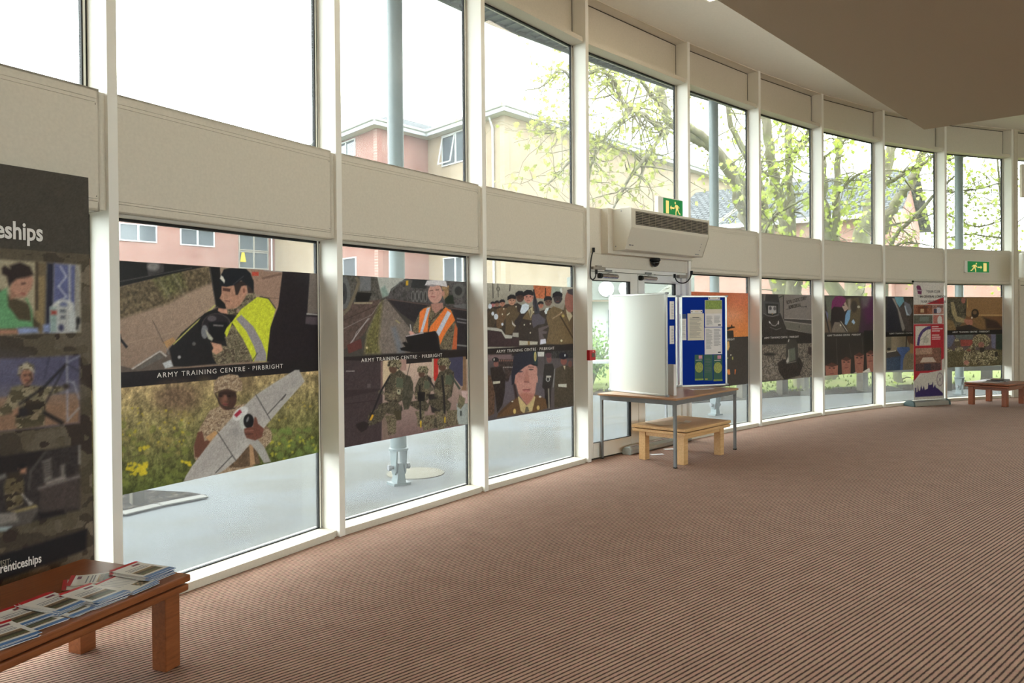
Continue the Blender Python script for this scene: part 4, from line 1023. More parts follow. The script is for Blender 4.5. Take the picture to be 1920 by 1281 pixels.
# running man exit signs
def exit_sign(origin, xd, wd, h, flip, label, thick=.05, glow_s=1.2, side_box=0):
    M_ = frame_matrix(origin, xd); r = bpy.data.objects.new('exit_sign', None); C.objects.link(r); r.matrix_world = M_; tag(r, label, 'sign')
    def fx(x): return wd-x if flip else x
    GRN = MATS.get('exg') or glow('exit_green', (20, 128, 66), .35); MATS['exg'] = GRN
    YLW = MATS.get('exy') or glow('exit_symbol', (236, 214, 130), .55); MATS['exy'] = YLW
    m = MB(); m.box(-.006-side_box, wd+.006, -.012, h+.008, -thick, -.003); m.obj('housing', WHITE, r, bevel=.003)
    m = MB(); m.quad((0, 0, 0), (wd, 0, 0), (wd, h, 0), (0, h, 0)); m.box(0, wd, 0, h, -.004, -.0005); m.obj('green_panel', GRN, r)
    def P_(pl, z=.0012): 
        q = [(fx(x*wd), y*h, z) for x, y in pl]; return q if not flip else q[::-1]
    m = MB()
    def poly(pl): m.add(P_(pl), [tuple(range(len(pl)))])
    poly([(.12, .10), (.27, .10), (.27, .86), (.12, .86)]); m.obj('door_symbol', YLW, r)
    m = MB(); poly([(.33, .47), (.40, .63), (.40, .52), (.55, .52), (.55, .42), (.40, .42), (.40, .31)]); m.obj('arrow_symbol', YLW, r)
    m = MB(); k = 12; poly([(.60+.032*math.cos(6.28*a/k), .80+.075*math.sin(6.28*a/k)) for a in range(k)])
    poly([(.62, .70), (.74, .68), (.75, .40), (.64, .40)]); poly([(.64, .42), (.70, .42), (.655, .22), (.655, .04), (.615, .04), (.615, .24)])
    poly([(.70, .42), (.76, .42), (.80, .26), (.87, .20), (.87, .12), (.81, .14), (.76, .24)]); poly([(.62, .68), (.57, .56), (.58, .46), (.61, .47), (.61, .55), (.64, .62)])
    poly([(.74, .66), (.82, .56), (.80, .48), (.78, .48), (.785, .55), (.73, .60)])
    m.obj('running_figure', YLW, r); return r
p = W(i, 1.235, -.22, 2.842); exit_sign(p, Vector((D[i].x, D[i].y, 0)), .425, .20, False, 'green running man exit sign with arrow pointing left, standing above the door heater', side_box=.10)
j = K0+8; A = W(j, 0, -.035, 0); p0 = on_line(1814.5, 510.5, A, W(j, 1, -.035, 0)); p1 = on_line(1854.5, 491, A, W(j, 1, -.035, 0))
exit_sign(p0, Vector((D[j].x, D[j].y, 0)), (Vector((p1.x, p1.y))-Vector((p0.x, p0.y))).length, p1.z-p0.z, True, 'small green exit sign with arrow pointing right, on the panel above the last window', thick=.035, side_box=.06)

# door closers, cables, camera dome, call point
for (s_a, lb, sd) in ((.30, 'left', 1), (1.10, 'right', 1)):
    r = empty('door_closer', W(i, s_a, .03, 2.085), math.atan2(D[i].y, D[i].x)); tag(r, 'chrome overhead closer on the %s door leaf' % lb, 'door closer')
    m = MB(); m.tube([(.03, 0, 0), (.34, 0, 0)], .026, 16); m.obj('body', CHROME, r, smooth='auto'); m = MB(); m.tube([(0, 0, 0), (.035, 0, 0)], .031, 16); m.obj('end_cap', BLACK, r, smooth='auto')
    m = MB(); e_ = (.30, -.012, .055); m.hexa([(.16, -.02, .03), (.30, -.02, .05), (.30, 0, .05), (.16, 0, .03), (.16, -.02, .036), (.30, -.02, .056), (.30, 0, .056), (.16, 0, .036)]); m.obj('arm', ALU, r)
    m = MB(); m.box(.10, .22, -.02, .01, .055, .07); m.obj('bracket', GREYM, r)
m = MB(); m.box(0, .22, -.02, .02, -.015, .015); m.box(.05, .14, -.03, .03, .012, .03)
o = m.obj('door_contact', flat('contact_grey', (150, 144, 132), .4), loc=W(i, .14, .0, 2.165), rz=math.atan2(D[i].y, D[i].x), bevel=.003); tag(o, 'grey contact fitting above the left door leaf', 'fitting')
m = MB(); m.box(0, .18, -.02, .03, -.02, .02)
o = m.obj('door_contact', flat('contact_grey', (150, 144, 132), .4), loc=W(i, 1.90, .0, 2.13), rz=math.atan2(D[i].y, D[i].x), bevel=.003); tag(o, 'grey contact fitting above the right door leaf', 'fitting')
def cable(pts_px, lb, o_=-.03):
    A_ = W(i, 0, o_, 0); B_ = W(i, 1, o_, 0); P = [on_line(x, y, A_, B_) for x, y in pts_px]; S1 = []
    for q in range(len(P)-1):
        p0 = P[max(q-1, 0)]; p1 = P[q]; p2 = P[q+1]; p3 = P[min(q+2, len(P)-1)]
        for t in [z/6 for z in range(6)]: S1.append(0.5*((2*p1)+(p2-p0)*t+(2*p0-5*p1+4*p2-p3)*t*t+(3*p1-p0-3*p2+p3)*t**3))
    S1.append(P[-1]); r = empty('cable', P[0]); tag(r, lb, 'cable')
    m = MB(); m.tube([q_-P[0] for q_ in S1], .0075, 8); m.obj('sheath', BLACK, r, smooth=True)
    for e_ in (P[0], P[-1]):
        m = MB(); m.tube([(0, 0, -.03), (0, 0, .02)], .016, 10); m.obj('ferrule', BLACK, r, loc=e_-P[0], smooth='auto')
cable([(1113, 468), (1109, 482), (1107, 500), (1107, 519), (1111, 524), (1116, 520), (1118, 509)], 'black looped door cable at the left end of the door head')
cable([(1265, 517), (1269, 527), (1278, 531), (1287, 529), (1294, 521), (1297, 511)], 'black looped door cable at the right end of the door head')
cp = W(i, 1.317, -.04, 2.30); r = empty('camera_dome', cp); tag(r, 'small black dome camera under the heater over the door', 'camera')
m = MB(); m.lathe((0, 0, 0), [(.06, .03), (.068, .01), (.066, -.005)], 20); m.obj('base', BLACK, r, smooth='auto')
m = MB(); m.lathe((0, 0, 0), [(.058, -.004), (.056, -.03), (.04, -.06), (.018, -.075), (0, -.078)], 20); m.obj('dome', paneglass('smoked_dome', (26, 30, 30)), r, smooth=True)
cpd = W(i, .022, -.05, 1.135); r = empty('fire_call_point', cpd, math.atan2(D[i].y, D[i].x)); tag(r, 'small red fire alarm call point on the mullion left of the door', 'alarm')
REDP = flat('signal_red', (190, 34, 40), .35, var=.02); m = MB(); m.box(0, .105, 0, .045, 0, .115); m.obj('box', REDP, r, bevel=.006)
m = MB(); m.box(.035, .088, -.003, .001, .035, .080); m.obj('window', flat('call_point_label', (96, 84, 72), .5), r); m = MB(); m.tube([(.06, -.002, .098), (.06, .002, .098)], .006, 10); m.obj('lamp', PAPER, r)
# things at the far right edge: hanging board and wall box
p = at_y(1917, 215, 13.2); q = at_y(1914, 370, 13.2); m = MB(); m.box(0, .5, -.03, .03, q.z, 4.2)
o = m.obj('hanging_panel', WALLP, loc=(q.x, 13.2, 0)); tag(o, 'pale panel hanging from the ceiling at the right edge of the view', 'panel')
p = at_y(1913, 498, 14.2); m = MB(); m.box(0, .35, -.06, .06, -.24, .24); o = m.obj('wall_box', WHITE, loc=p, bevel=.03); tag(o, 'white rounded unit on the wall at the right edge of the view', 'wall unit')

# ------------------------------------------------------------ leaflets on the near table
def brochure_mesh(seed=0, variant=0):
    wd, h, nx, ny = .235, .152, 40, 26; rb = random.Random(seed)
    m = MB(); vs = []; 
    for j in range(ny+1):
        for q in range(nx+1):
            u, v = q/nx, j/ny; z = .0012+.006*max(0, u-.75)**2*16*.25+.010*max(0, .18-u)**1.5*6; vs.append((wd*(u-.5), h*(v-.5), z))
    top = len(vs); vs += [(x, y, z-.0018) for x, y, z in vs]
    f = [(j*(nx+1)+q, j*(nx+1)+q+1, (j+1)*(nx+1)+q+1, (j+1)*(nx+1)+q) for j in range(ny) for q in range(nx)]
    mi = []
    for j in range(ny):
        for q in range(nx):
            u, v = (q+.5)/nx, (j+.5)/ny; k = 0
            if variant == 2: k = 1 if u < .05 else (2 if u > .95 else 0)
            else: k = 1 if u < .07 else (2 if u > .87 else 0)
            if k == 0 and variant != 2:
                if .50 < u < .80 and .12 < v < .88: k = (3, 4, 7, 8, 3)[(int(q/3)*7+int(j/4)*5) % 5]
                elif .13 < u < .20 and .62 < v < .88: k = 5
                elif q in (12, 15, 17) and .14 < v < .86: k = 6
            if k == 0 and variant == 2:
                if .66 < u < .88 and .5 < v < .88: k = (3, 4, 7, 8)[(int(q/2)*3+int(j/2)) % 4]
                elif .12 < u < .58 and .2 < v < .85 and j % 3 == 0: k = 9
            mi.append(k)
    f2 = [tuple(top+a for a in reversed(t)) for t in f]; mi2 = [0 if k > 2 else k for k in mi]
    edge = []
    for q in range(nx): edge += [(q+1, q, top+q, top+q+1), (ny*(nx+1)+q, ny*(nx+1)+q+1, top+ny*(nx+1)+q+1, top+ny*(nx+1)+q)]
    for j in range(ny): edge += [(j*(nx+1), (j+1)*(nx+1), top+(j+1)*(nx+1), top+j*(nx+1)), ((j+1)*(nx+1)+nx, j*(nx+1)+nx, top+j*(nx+1)+nx, top+(j+1)*(nx+1)+nx)]
    m.v = vs; m.f = f+f2+edge; m.mi = mi+mi2+[0]*len(edge)
    return m
BM = [flat('leaflet_white', (228, 226, 224), .35, var=.01), flat('leaflet_red', (188, 34, 44), .35), flat('leaflet_blue', (84, 128, 186), .35),
      flat('leaflet_photo', (120, 100, 78), .35, var=.6, scale=160), flat('leaflet_photo_dark', (60, 52, 46), .35, var=.5, scale=160), flat('leaflet_logo', (120, 50, 80), .35), flat('leaflet_text', (120, 124, 140), .35), flat('leaflet_photo_tan', (176, 148, 116), .35, var=.3, scale=160), flat('leaflet_photo_green', (92, 98, 72), .35, var=.4, scale=160), flat('leaflet_small_print', (178, 180, 188), .35)]
protos = {v: brochure_mesh(1, v).obj('leaflet', BM) for v in (0, 2)}
used = {0: False, 2: False}
def pile(px, py, ang, n, v, lab, jit=.006, zb=.4205, grp=None):
    p = at_z(px, py, zb+n*.0022); rp = random.Random(int(px*13+py)); grp = grp or 'leaflets piled on the near table'
    for q in range(n):
        o = protos[v] if not used[v] else protos[v].copy()
        if used[v]: C.objects.link(o)
        used[v] = True
        o.location = (p.x+rp.gauss(0, jit), p.y+rp.gauss(0, jit), zb+q*.0026); o.rotation_euler = (0, 0, math.radians(ang)+rp.gauss(0, .035))
        tag(o, lab[0] if q == n-1 else lab[1], 'leaflet', grp)
ar = lambda s: ('top leaflet, %s' % s, 'lower leaflet, %s' % s)
pile(181, 1086, 25, 2, 0, ('top splayed leaflet furthest back on the near table, towards the banner', 'lower splayed leaflet furthest back on the near table'), .01)
pile(234, 1096, -16, 5, 2, ar('text covered pile in front of the far end pile'), .012)
pile(268, 1070, -21, 11, 0, ar('thick pile at the far end of the near table, by the mullion'))
pile(176, 1114, -25, 9, 0, ar('third pile from the far end of the near table'))
pile(100, 1130, -20, 8, 0, ar('wide pile in the middle of the near table'), .009)
pile(128, 1138, -20, 3, 0, ('top leaflet of the low pile pushed under the double pile', 'leaflet of the low pile pushed under the double pile'))
pile(40, 1153, -24, 4, 0, ar('fourth pile, towards the left edge of the picture'))
pile(60, 1163, -28, 2, 0, ('top leaflet of the flat pair half under the fourth pile', 'lower leaflet of the flat pair half under the fourth pile'))
pile(2, 1190, -30, 6, 0, ar('nearest pile, cut by the left edge of the picture'))
# magazines on the far table
MG = [flat('magazine_dark', (62, 52, 60), .3, var=.3), flat('magazine_pale', (206, 204, 204), .3), flat('magazine_olive', (96, 92, 66), .3, var=.3), flat('magazine_grey', (122, 122, 128), .3)]
for q, (dx, dy, a, z, mt, lb) in enumerate([(-.16, .0, .2, .400, 1, 'pale open magazine lying flat on the far table'), (-.02, .05, .7, .405, 0, 'dark magazine half under the grey one on the far table'),
        (.12, -.03, .5, .410, 3, 'grey magazine in the middle of the far table'), (.22, .02, .35, .418, 0, 'dark purple magazine at the right of the far table pile'), (.16, .10, .4, .430, 2, 'olive magazine on top of the far table pile')]):
    m = MB(); m.box(-.105, .105, -.15, .15, 0, .010); ca, sa = math.cos(A3), math.sin(A3)
    o = m.obj('magazine', MG[mt], loc=(cc3.x+dx*ca-dy*sa, cc3.y+dx*sa+dy*ca, z+.0008), rz=A3+a+1.2, bevel=.002); tag(o, lb, 'magazine', 'magazines on the far table')
# ============================================================ PRINTED FILMS, BANNERS (flat prints coloured point by point)
def vnoise(x, y, seed):
    xi = np.floor(x).astype(np.int64); yi = np.floor(y).astype(np.int64); fx = x-xi; fy = y-yi
    fx = fx*fx*(3-2*fx); fy = fy*fy*(3-2*fy)
    def h(a, b):
        v = (a*374761393+b*668265263+seed*1442695041) & 0xffffffff
        v = ((v ^ (v >> 13))*1274126177) & 0xffffffff
        return ((v ^ (v >> 16)) & 0xffff)/65535.0
    return (h(xi, yi)*(1-fx)+h(xi+1, yi)*fx)*(1-fy)+(h(xi, yi+1)*(1-fx)+h(xi+1, yi+1)*fx)*fy
def fbm(x, y, seed, o=3):
    t = 0; a = .5; s = 0
    for k in range(o): t = t+a*vnoise(x*2**k, y*2**k, seed+k); s += a; a *= .55
    return t/s
CAMO = [(112, 101, 80), (94, 87, 66), (134, 121, 98), (78, 66, 54)]
CAMOD = [(84, 77, 62), (72, 67, 54), (104, 94, 76), (56, 48, 42)]
TAN = [(160, 136, 110), (144, 120, 96), (174, 152, 126), (124, 100, 80)]
class Art:
    def __init__(s, A, d, wd, z0, z1, res):
        s.A, s.d, s.wd, s.z0, s.z1 = A, d, wd, z0, z1
        s.na = int(wd/res)+1; s.nb = int((z1-z0)/res)+1
        a = np.linspace(0, wd, s.na+1); b = np.linspace(z0, z1, s.nb+1); s.a, s.b = np.meshgrid(a, b)
        s.X, s.Y = proj_np(A.x+d.x*s.a, A.y+d.y*s.a, s.b); s.C = np.zeros(s.a.shape+(3,)); s.C[:] = (60, 52, 46)
        s.px = abs(s.X[0, -1]-s.X[0, 0])/s.na; s.fr(0, 0, 1)
    def fr(s, ox, oy, sc, plane=False):
        s.sc = sc; s.u = (s.X-ox)*sc; s.v = (s.Y-oy)*sc; s.soft = max(.8, 1.6*s.px)*sc
    def put(s, al, col, sl=None):
        if sl is None: s.C = s.C*(1-al[..., None])+col*al[..., None]
        else: s.C[sl] = s.C[sl]*(1-al[..., None])+col*al[..., None]
    def col(s, c, sl):
        if isinstance(c, list):     # camouflage palette
            a, b = s.a[sl], s.b[sl]; n1 = fbm(a*s.cs, b*s.cs*1.6, 5); n2 = fbm(a*s.cs*1.7+9, b*s.cs*2.2, 11)
            o = np.empty(a.shape+(3,)); o[:] = c[0]; o[n1 > .56] = c[1]; o[n2 > .60] = c[2]; o[(n1 < .38)] = c[3]; return o
        return np.array(c, float)
    cs = 40
    def poly(s, pts, c, soft=1.0, al=1.0, tex=0.0):
        P = np.array(pts, float); m = s.soft*soft
        ok = (s.u > P[:, 0].min()-m) & (s.u < P[:, 0].max()+m) & (s.v > P[:, 1].min()-m) & (s.v < P[:, 1].max()+m)
        if not ok.any(): return
        r = np.where(ok.any(1))[0]; q = np.where(ok.any(0))[0]; sl = (slice(r[0], r[-1]+1), slice(q[0], q[-1]+1))
        u, v = s.u[sl], s.v[sl]; ins = np.zeros(u.shape, bool); D2 = np.full(u.shape, 1e18)
        for (x0, y0), (x1, y1) in zip(P, np.roll(P, -1, 0)):
            c1 = (y0 > v) != (y1 > v)
            if y1 != y0: ins ^= c1 & (u < (x1-x0)*(v-y0)/(y1-y0)+x0)
            dx, dy = x1-x0, y1-y0; L2 = dx*dx+dy*dy+1e-12; t = np.clip(((u-x0)*dx+(v-y0)*dy)/L2, 0, 1)
            D2 = np.minimum(D2, (u-x0-t*dx)**2+(v-y0-t*dy)**2)
        sd = np.sqrt(D2)*np.where(ins, 1, -1); a_ = np.clip(.5+sd/m, 0, 1)*al
        cc = s.col(c, sl)
        if tex: cc = cc*(1+tex*(fbm(s.a[sl]*70, s.b[sl]*70, 3)[..., None]-.5)*2)
        s.put(a_, cc, sl)
    def ell(s, cx, cy, rx, ry, c, ang=0, soft=1.0, al=1.0, tex=0):
        k = 22; t = math.radians(ang)
        s.poly([(cx+rx*math.cos(6.2832*i/k)*math.cos(t)-ry*math.sin(6.2832*i/k)*math.sin(t), cy+rx*math.cos(6.2832*i/k)*math.sin(t)+ry*math.sin(6.2832*i/k)*math.cos(t)) for i in range(k)], c, soft, al, tex)
    def line(s, pts, w, c, soft=1.0, al=1.0):
        for (x0, y0), (x1, y1) in zip(pts[:-1], pts[1:]):
            l = math.hypot(x1-x0, y1-y0)+1e-9; nx, ny = -(y1-y0)/l*w/2, (x1-x0)/l*w/2
            s.poly([(x0+nx, y0+ny), (x1+nx, y1+ny), (x1-nx, y1-ny), (x0-nx, y0-ny)], c, soft, al)
    def rect(s, x0, y0, x1, y1, c, **k): s.poly([(x0, y0), (x1, y0), (x1, y1), (x0, y1)], c, **k)
    def plane(s, b0, b1, c, a0=-1, a1=99):
        m = (s.b >= b0) & (s.b <= b1) & (s.a >= a0) & (s.a <= a1); s.C[m] = c
    def grad(s, b0, b1, c0, c1):
        t = np.clip((s.b-b0)/(b1-b0), 0, 1)[..., None]; m = (s.b >= b0) & (s.b <= b1); g = np.array(c0)*(1-t)+np.array(c1)*t; s.C[m] = g[m]
    def speck(s, f, amp, seed=1, b0=-9, b1=99, an=1.0):
        n = (fbm(s.a*f, s.b*f*an, seed, 3)-.5)*2*amp; m = (s.b >= b0) & (s.b <= b1); s.C[m] = (s.C*(1+n[..., None]))[m]
    def blobs(s, n, reg, c, r, seed, al=.8, sq=1.0):
        rb = random.Random(seed)
        for _ in range(n):
            x, y = rb.uniform(reg[0], reg[2]), rb.uniform(reg[1], reg[3]); q = rb.uniform(.4, 1)*r
            s.poly([(x+q*math.cos(1.05*i+_)*rb.uniform(.6, 1.2), y+q*sq*math.sin(1.05*i+_)*rb.uniform(.6, 1.2)) for i in range(6)], c, al=al)
    def head(s, x, y, r, skin=(176, 128, 106), hat=(34, 32, 38), brim=.15, jaw=1.25):
        s.ell(x, y, r, r*jaw, skin, tex=.12); s.poly([(x-r*1.25, y-r*.15), (x-r*1.15, y-r*1.1), (x-r*.4, y-r*1.65), (x+r*.6, y-r*1.6), (x+r*1.15, y-r*1.0), (x+r*1.05, y-r*.35), (x, y-r*(.45+brim))], hat)
        for e in (-.4, .4): s.ell(x+e*r, y-r*.12, r*.2, r*.11, (52, 36, 32))
        s.poly([(x-.08*r, y-.1*r), (x+.12*r, y+.35*r), (x-.16*r, y+.36*r)], tuple(c*.8 for c in skin)); s.line([(x-.32*r, y+.68*r), (x+.32*r, y+.68*r)], r*.14, (120, 66, 60))
        s.ell(x+r*.95, y+.1*r, r*.16, r*.3, tuple(c*.85 for c in skin))
    def build(s, name, matfac, M_):
        s.C = s.C*(1+.09*(vnoise(s.a*260, s.b*260, 77)-.5)[..., None]*2+.07*(fbm(s.a*55, s.b*55, 31, 4)-.5)[..., None]*2); g_ = s.C.mean(2, keepdims=True); s.C = g_+(s.C-g_)*.9
        me = bpy.data.meshes.new(name); nb, na = s.a.shape; a = s.a.ravel(); z = (s.b-s.z0).ravel()
        co = np.stack([a, z, np.zeros_like(a)], 1).astype(np.float32)
        idx = np.arange(nb*na).reshape(nb, na); f = np.stack([idx[:-1, :-1], idx[:-1, 1:], idx[1:, 1:], idx[1:, :-1]], -1).reshape(-1, 4)
        me.vertices.add(len(co)); me.vertices.foreach_set('co', co.ravel()); me.loops.add(f.size); me.loops.foreach_set('vertex_index', f.ravel().astype(np.int32))
        me.polygons.add(len(f)); me.polygons.foreach_set('loop_start', np.arange(0, f.size, 4, dtype=np.int32))
        try: me.polygons.foreach_set('loop_total', np.full(len(f), 4, dtype=np.int32))
        except Exception: pass
        me.update(calc_edges=True)
        c = np.clip(s.C.reshape(-1, 3), 0, 255)/255; c = np.where(c <= .04045, c/12.92, ((c+.055)/1.055)**2.4)
        at = me.color_attributes.new('print', 'FLOAT_COLOR', 'POINT'); at.data.foreach_set('color', np.concatenate([c, np.ones((len(c), 1))], 1).astype(np.float32).ravel())
        me.materials.append(matfac); o = bpy.data.objects.new(name, me); C.objects.link(o); o.matrix_world = M_; return o
def printmat(name, tl, rough=.35, gain=1.0):
    k = NT(name); at = k.n('ShaderNodeVertexColor'); at.layer_name = 'print'
    col = k.mix(1.0, at.outputs[0], (gain, gain, gain, 1), 'MULTIPLY')
    b = k.n('ShaderNodeBsdfPrincipled'); k.l(col, b.inputs['Base Color']); b.inputs['Roughness'].default_value = rough; b.inputs['Specular IOR Level'].default_value = .25
    if tl:
        t = k.n('ShaderNodeBsdfTranslucent'); k.l(col, t.inputs[0]); m = k.n('ShaderNodeMixShader'); m.inputs[0].default_value = tl
        k.l(b.outputs[0], m.inputs[1]); k.l(t.outputs[0], m.inputs[2]); k.l(m.outputs[0], k.out.inputs[0])
    else: k.l(b.outputs[0], k.out.inputs[0])
    return k.m
FILM = printmat('printed_window_film', .10); BANM = printmat('printed_banner_fabric', 0.0, .6)
LETTER = flat('print_lettering_white', (232, 230, 226), .5, var=.01)
FZ0, FZ1, BZ0, BZ1 = .617, 1.950, 1.228, 1.316
films = {}
def film(bay, res):
    i = K0+bay; A = W(i, -.0, GD-.008, 0); wd = L[i]+.027-.0
    s0 = .03; A = W(i, s0, GD-.008, 0); return Art(Vector((A.x, A.y, 0)), Vector((D[i].x, D[i].y, 0)), L[i]+.025-s0, FZ0, FZ1, res), i
def finish(ar, i, label, txt=True):
    M_ = frame_matrix((ar.A.x, ar.A.y, FZ0), ar.d); o = ar.build('window_print', FILM, M_); tag(o, label, 'window print', 'printed films on the lower windows')
    if txt:
        M2 = frame_matrix((ar.A.x+ar.d.x*.40, ar.A.y+ar.d.y*.40, 1.268), ar.d) @ Matrix.Translation((0, 0, .003))
        text('lettering', 'ARMY TRAINING CENTRE · PIRBRIGHT', LETTER, o, M2, .043, .985, spacing=1.22)
    return o
# --- bay 0 : driver / drone
a, i = film(0, .0052)
a.fr(200, 400, 4.002); a.C[:] = (150, 122, 102)
a.grad(1.316, 1.95, (136, 112, 96), (166, 140, 118))
a.poly([(0, 560), (60, 560), (350, 480), (500, 440), (770, 400), (790, 520), (600, 600), (460, 680), (200, 760), (0, 830)], (98, 84, 62), soft=4, tex=.5)
a.poly([(330, 480), (560, 430), (600, 560), (440, 640)], (92, 92, 54), soft=6, tex=.5, al=.7)
a.line([(500, 460), (600, 640)], 10, (150, 136, 112), soft=3, al=.6); a.line([(390, 500), (480, 640)], 14, (150, 136, 112), soft=3, al=.5)
a.line([(0, 1010), (480, 900), (800, 690)], 8, (170, 144, 120), al=.5)
a.poly([(0, 340), (55, 352), (760, 398), (700, 410), (490, 455), (0, 575)], (30, 28, 28)); a.poly([(300, 370), (430, 380), (430, 440), (310, 470)], (64, 60, 60)); a.ell(350, 400, 45, 32, (128, 124, 120), soft=3)
a.line([(60, 520), (640, 410)], 6, (78, 74, 72)); a.poly([(1080, 415), (1330, 430), (1290, 720), (1210, 640), (1110, 600)], (154, 122, 104)); a.rect(1090, 440, 1140, 470, (196, 74, 56)); a.line([(1165, 490), (1310, 455)], 16, (120, 92, 78)); a.line([(1180, 420), (1320, 430)], 22, (160, 160, 160)); a.line([(1170, 630), (1295, 640)], 4, (100, 80, 70))
a.poly([(768, 398), (850, 402), (858, 520), (900, 715), (822, 722)], (28, 26, 28)); a.line([(775, 405), (822, 715)], 5, (90, 84, 80))
a.poly([(1320, 432), (1600, 440), (1600, 1180), (1195, 1112), (1225, 860), (1288, 700)], (36, 30, 34), tex=.15)
a.poly([(1525, 440), (1600, 440), (1600, 752), (1505, 750)], (112, 100, 92)); a.line([(1500, 755), (1600, 762)], 9, (180, 176, 170)); a.poly([(1495, 775), (1600, 780), (1600, 840), (1490, 830)], (78, 66, 72))
a.poly([(0, 1120), (190, 1165), (395, 1030), (440, 1060), (470, 1010), (700, 780), (830, 700), (1000, 760), (980, 860), (900, 1130), (500, 1160), (0, 1240)], (92, 80, 72)); a.poly([(470, 1020), (560, 900), (700, 780), (840, 705), (990, 750), (960, 800), (890, 1130), (800, 1130), (600, 1150), (500, 1150)], (32, 30, 32))
a.line([(500, 985), (640, 850), (815, 690)], 9, (186, 180, 96)); a.poly([(420, 970), (500, 930), (520, 960), (440, 1020)], (170, 128, 84)); a.line([(345, 805), (430, 980)], 4, (70, 60, 56)); a.line([(430, 980), (470, 1060)], 6, (110, 110, 112))
a.line([(190, 1170), (400, 1035), (450, 1075)], 12, (176, 166, 158)); a.poly([(215, 1172), (395, 1050), (430, 1080), (270, 1165)], (96, 90, 84)); a.poly([(420, 1125), (480, 1100), (500, 1150), (440, 1165)], (178, 180, 182)); a.ell(655, 980, 14, 14, (90, 88, 88)); a.ell(545, 1080, 12, 12, (150, 150, 150))
a.ell(825, 842, 140, 118, (26, 24, 27)); a.ell(825, 842, 112, 92, (70, 62, 62)); a.ell(822, 838, 100, 82, (38, 34, 38)); a.poly([(760, 820), (900, 815), (930, 900), (880, 960), (790, 960)], (24, 23, 26)); a.ell(735, 890, 26, 52, (112, 112, 116)); a.poly([(740, 870), (800, 940), (790, 960), (760, 940)], (160, 158, 140)); a.line([(800, 840), (875, 845)], 12, (110, 106, 106)); a.ell(790, 790, 34, 22, (84, 76, 80))
a.poly([(63, 872), (85, 868), (102, 890), (100, 912), (66, 925)], (196, 84, 54)); a.poly([(66, 925), (105, 905), (112, 940), (160, 1000), (145, 1015), (105, 960), (95, 1030), (78, 1030), (75, 960)], (36, 34, 38))
a.poly([(1000, 640), (1110, 592), (1125, 640), (1010, 730), (980, 715)], CAMO); a.poly([(862, 548), (950, 535), (1045, 535), (1058, 590), (1035, 640), (1000, 690), (945, 722), (898, 716), (888, 680), (848, 638), (862, 604)], (176, 128, 104), tex=.08)
a.poly([(870, 560), (930, 566), (925, 590), (872, 582)], (84, 54, 46)); a.poly([(950, 520), (1050, 505), (1060, 540), (1010, 548), (985, 612), (968, 614), (960, 560)], (50, 40, 38)); a.ell(1032, 578, 18, 34, (186, 132, 108)); a.ell(1030, 580, 8, 18, (130, 84, 68)); a.line([(890, 655), (925, 662)], 6, (120, 74, 66)); a.poly([(1045, 500), (1102, 500), (1100, 600), (1060, 600), (1052, 545)], (60, 46, 42))
a.poly([(848, 545), (850, 480), (880, 420), (940, 408), (1040, 412), (1080, 450), (1104, 520), (1104, 600), (1080, 560), (1010, 505), (960, 540), (900, 552)], (28, 30, 36)); a.line([(950, 535), (1030, 470)], 7, (60, 60, 66)); a.poly([(858, 465), (872, 475), (888, 505), (882, 525), (868, 508), (850, 490)], (210, 204, 190))
a.cs = 46; a.poly([(905, 722), (980, 712), (975, 765), (905, 758)], CAMO); a.poly([(838, 712), (905, 722), (908, 756), (858, 748), (835, 732)], (190, 136, 112))
a.poly([(940, 835), (1000, 880), (1060, 1000), (1095, 1112), (830, 1136), (800, 1090), (788, 1030), (850, 990), (905, 1000), (885, 930)], CAMO); a.poly([(782, 968), (860, 985), (872, 1030), (822, 1062), (790, 1040), (800, 1010)], (188, 138, 112))
a.poly([(978, 762), (1008, 722), (1130, 628), (1212, 640), (1268, 722), (1228, 860), (1200, 1112), (1095, 1112), (1090, 1080), (1022, 940), (942, 822), (902, 930), (884, 900), (900, 860), (945, 808)], (198, 204, 44), tex=.08)
a.poly([(1010, 762), (972, 795), (1048, 885), (1105, 1000), (1125, 1062), (1105, 1112), (1198, 1110), (1198, 1055), (1162, 962), (1100, 850)], (140, 132, 136)); a.line([(1092, 1110), (1130, 1050)], 6, (70, 66, 70)); a.line([(1150, 625), (1215, 640), (1268, 715)], 7, (50, 46, 48))
a.plane(BZ0, BZ1, (34, 30, 32)); a.speck(90, .06, 3)
a.grad(.6, 1.227, (74, 84, 38), (164, 140, 98)); a.fr(200, 680, 3.05)
a.speck(34, .42, 8, b1=1.227, an=.7); a.speck(120, .30, 9, b1=1.227)
a.ell(400, 200, 130, 85, (104, 80, 64), soft=14, al=.75, tex=.5); a.ell(810, 120, 40, 40, (96, 80, 58), soft=9, al=.7); a.ell(560, 110, 30, 30, (110, 92, 66), soft=9, al=.6)
a.blobs(60, (70, 350, 480, 700), (120, 126, 58), 26, 4, .5); a.blobs(50, (950, 380, 1200, 560), (112, 132, 62), 26, 5, .5); a.blobs(60, (60, 280, 500, 520), (150, 134, 74), 18, 6, .5)
a.blobs(34, (70, 260, 480, 480), (188, 166, 48), 10, 7, .7); a.blobs(36, (110, 575, 230, 640), (206, 184, 40), 17, 8); a.blobs(14, (180, 480, 240, 505), (196, 176, 44), 12, 9); a.blobs(12, (425, 560, 480, 590), (206, 184, 40), 12, 10); a.blobs(26, (940, 420, 1200, 560), (176, 172, 52), 12, 12, .7); a.blobs(16, (850, 200, 1180, 330), (186, 160, 60), 10, 13, .6)
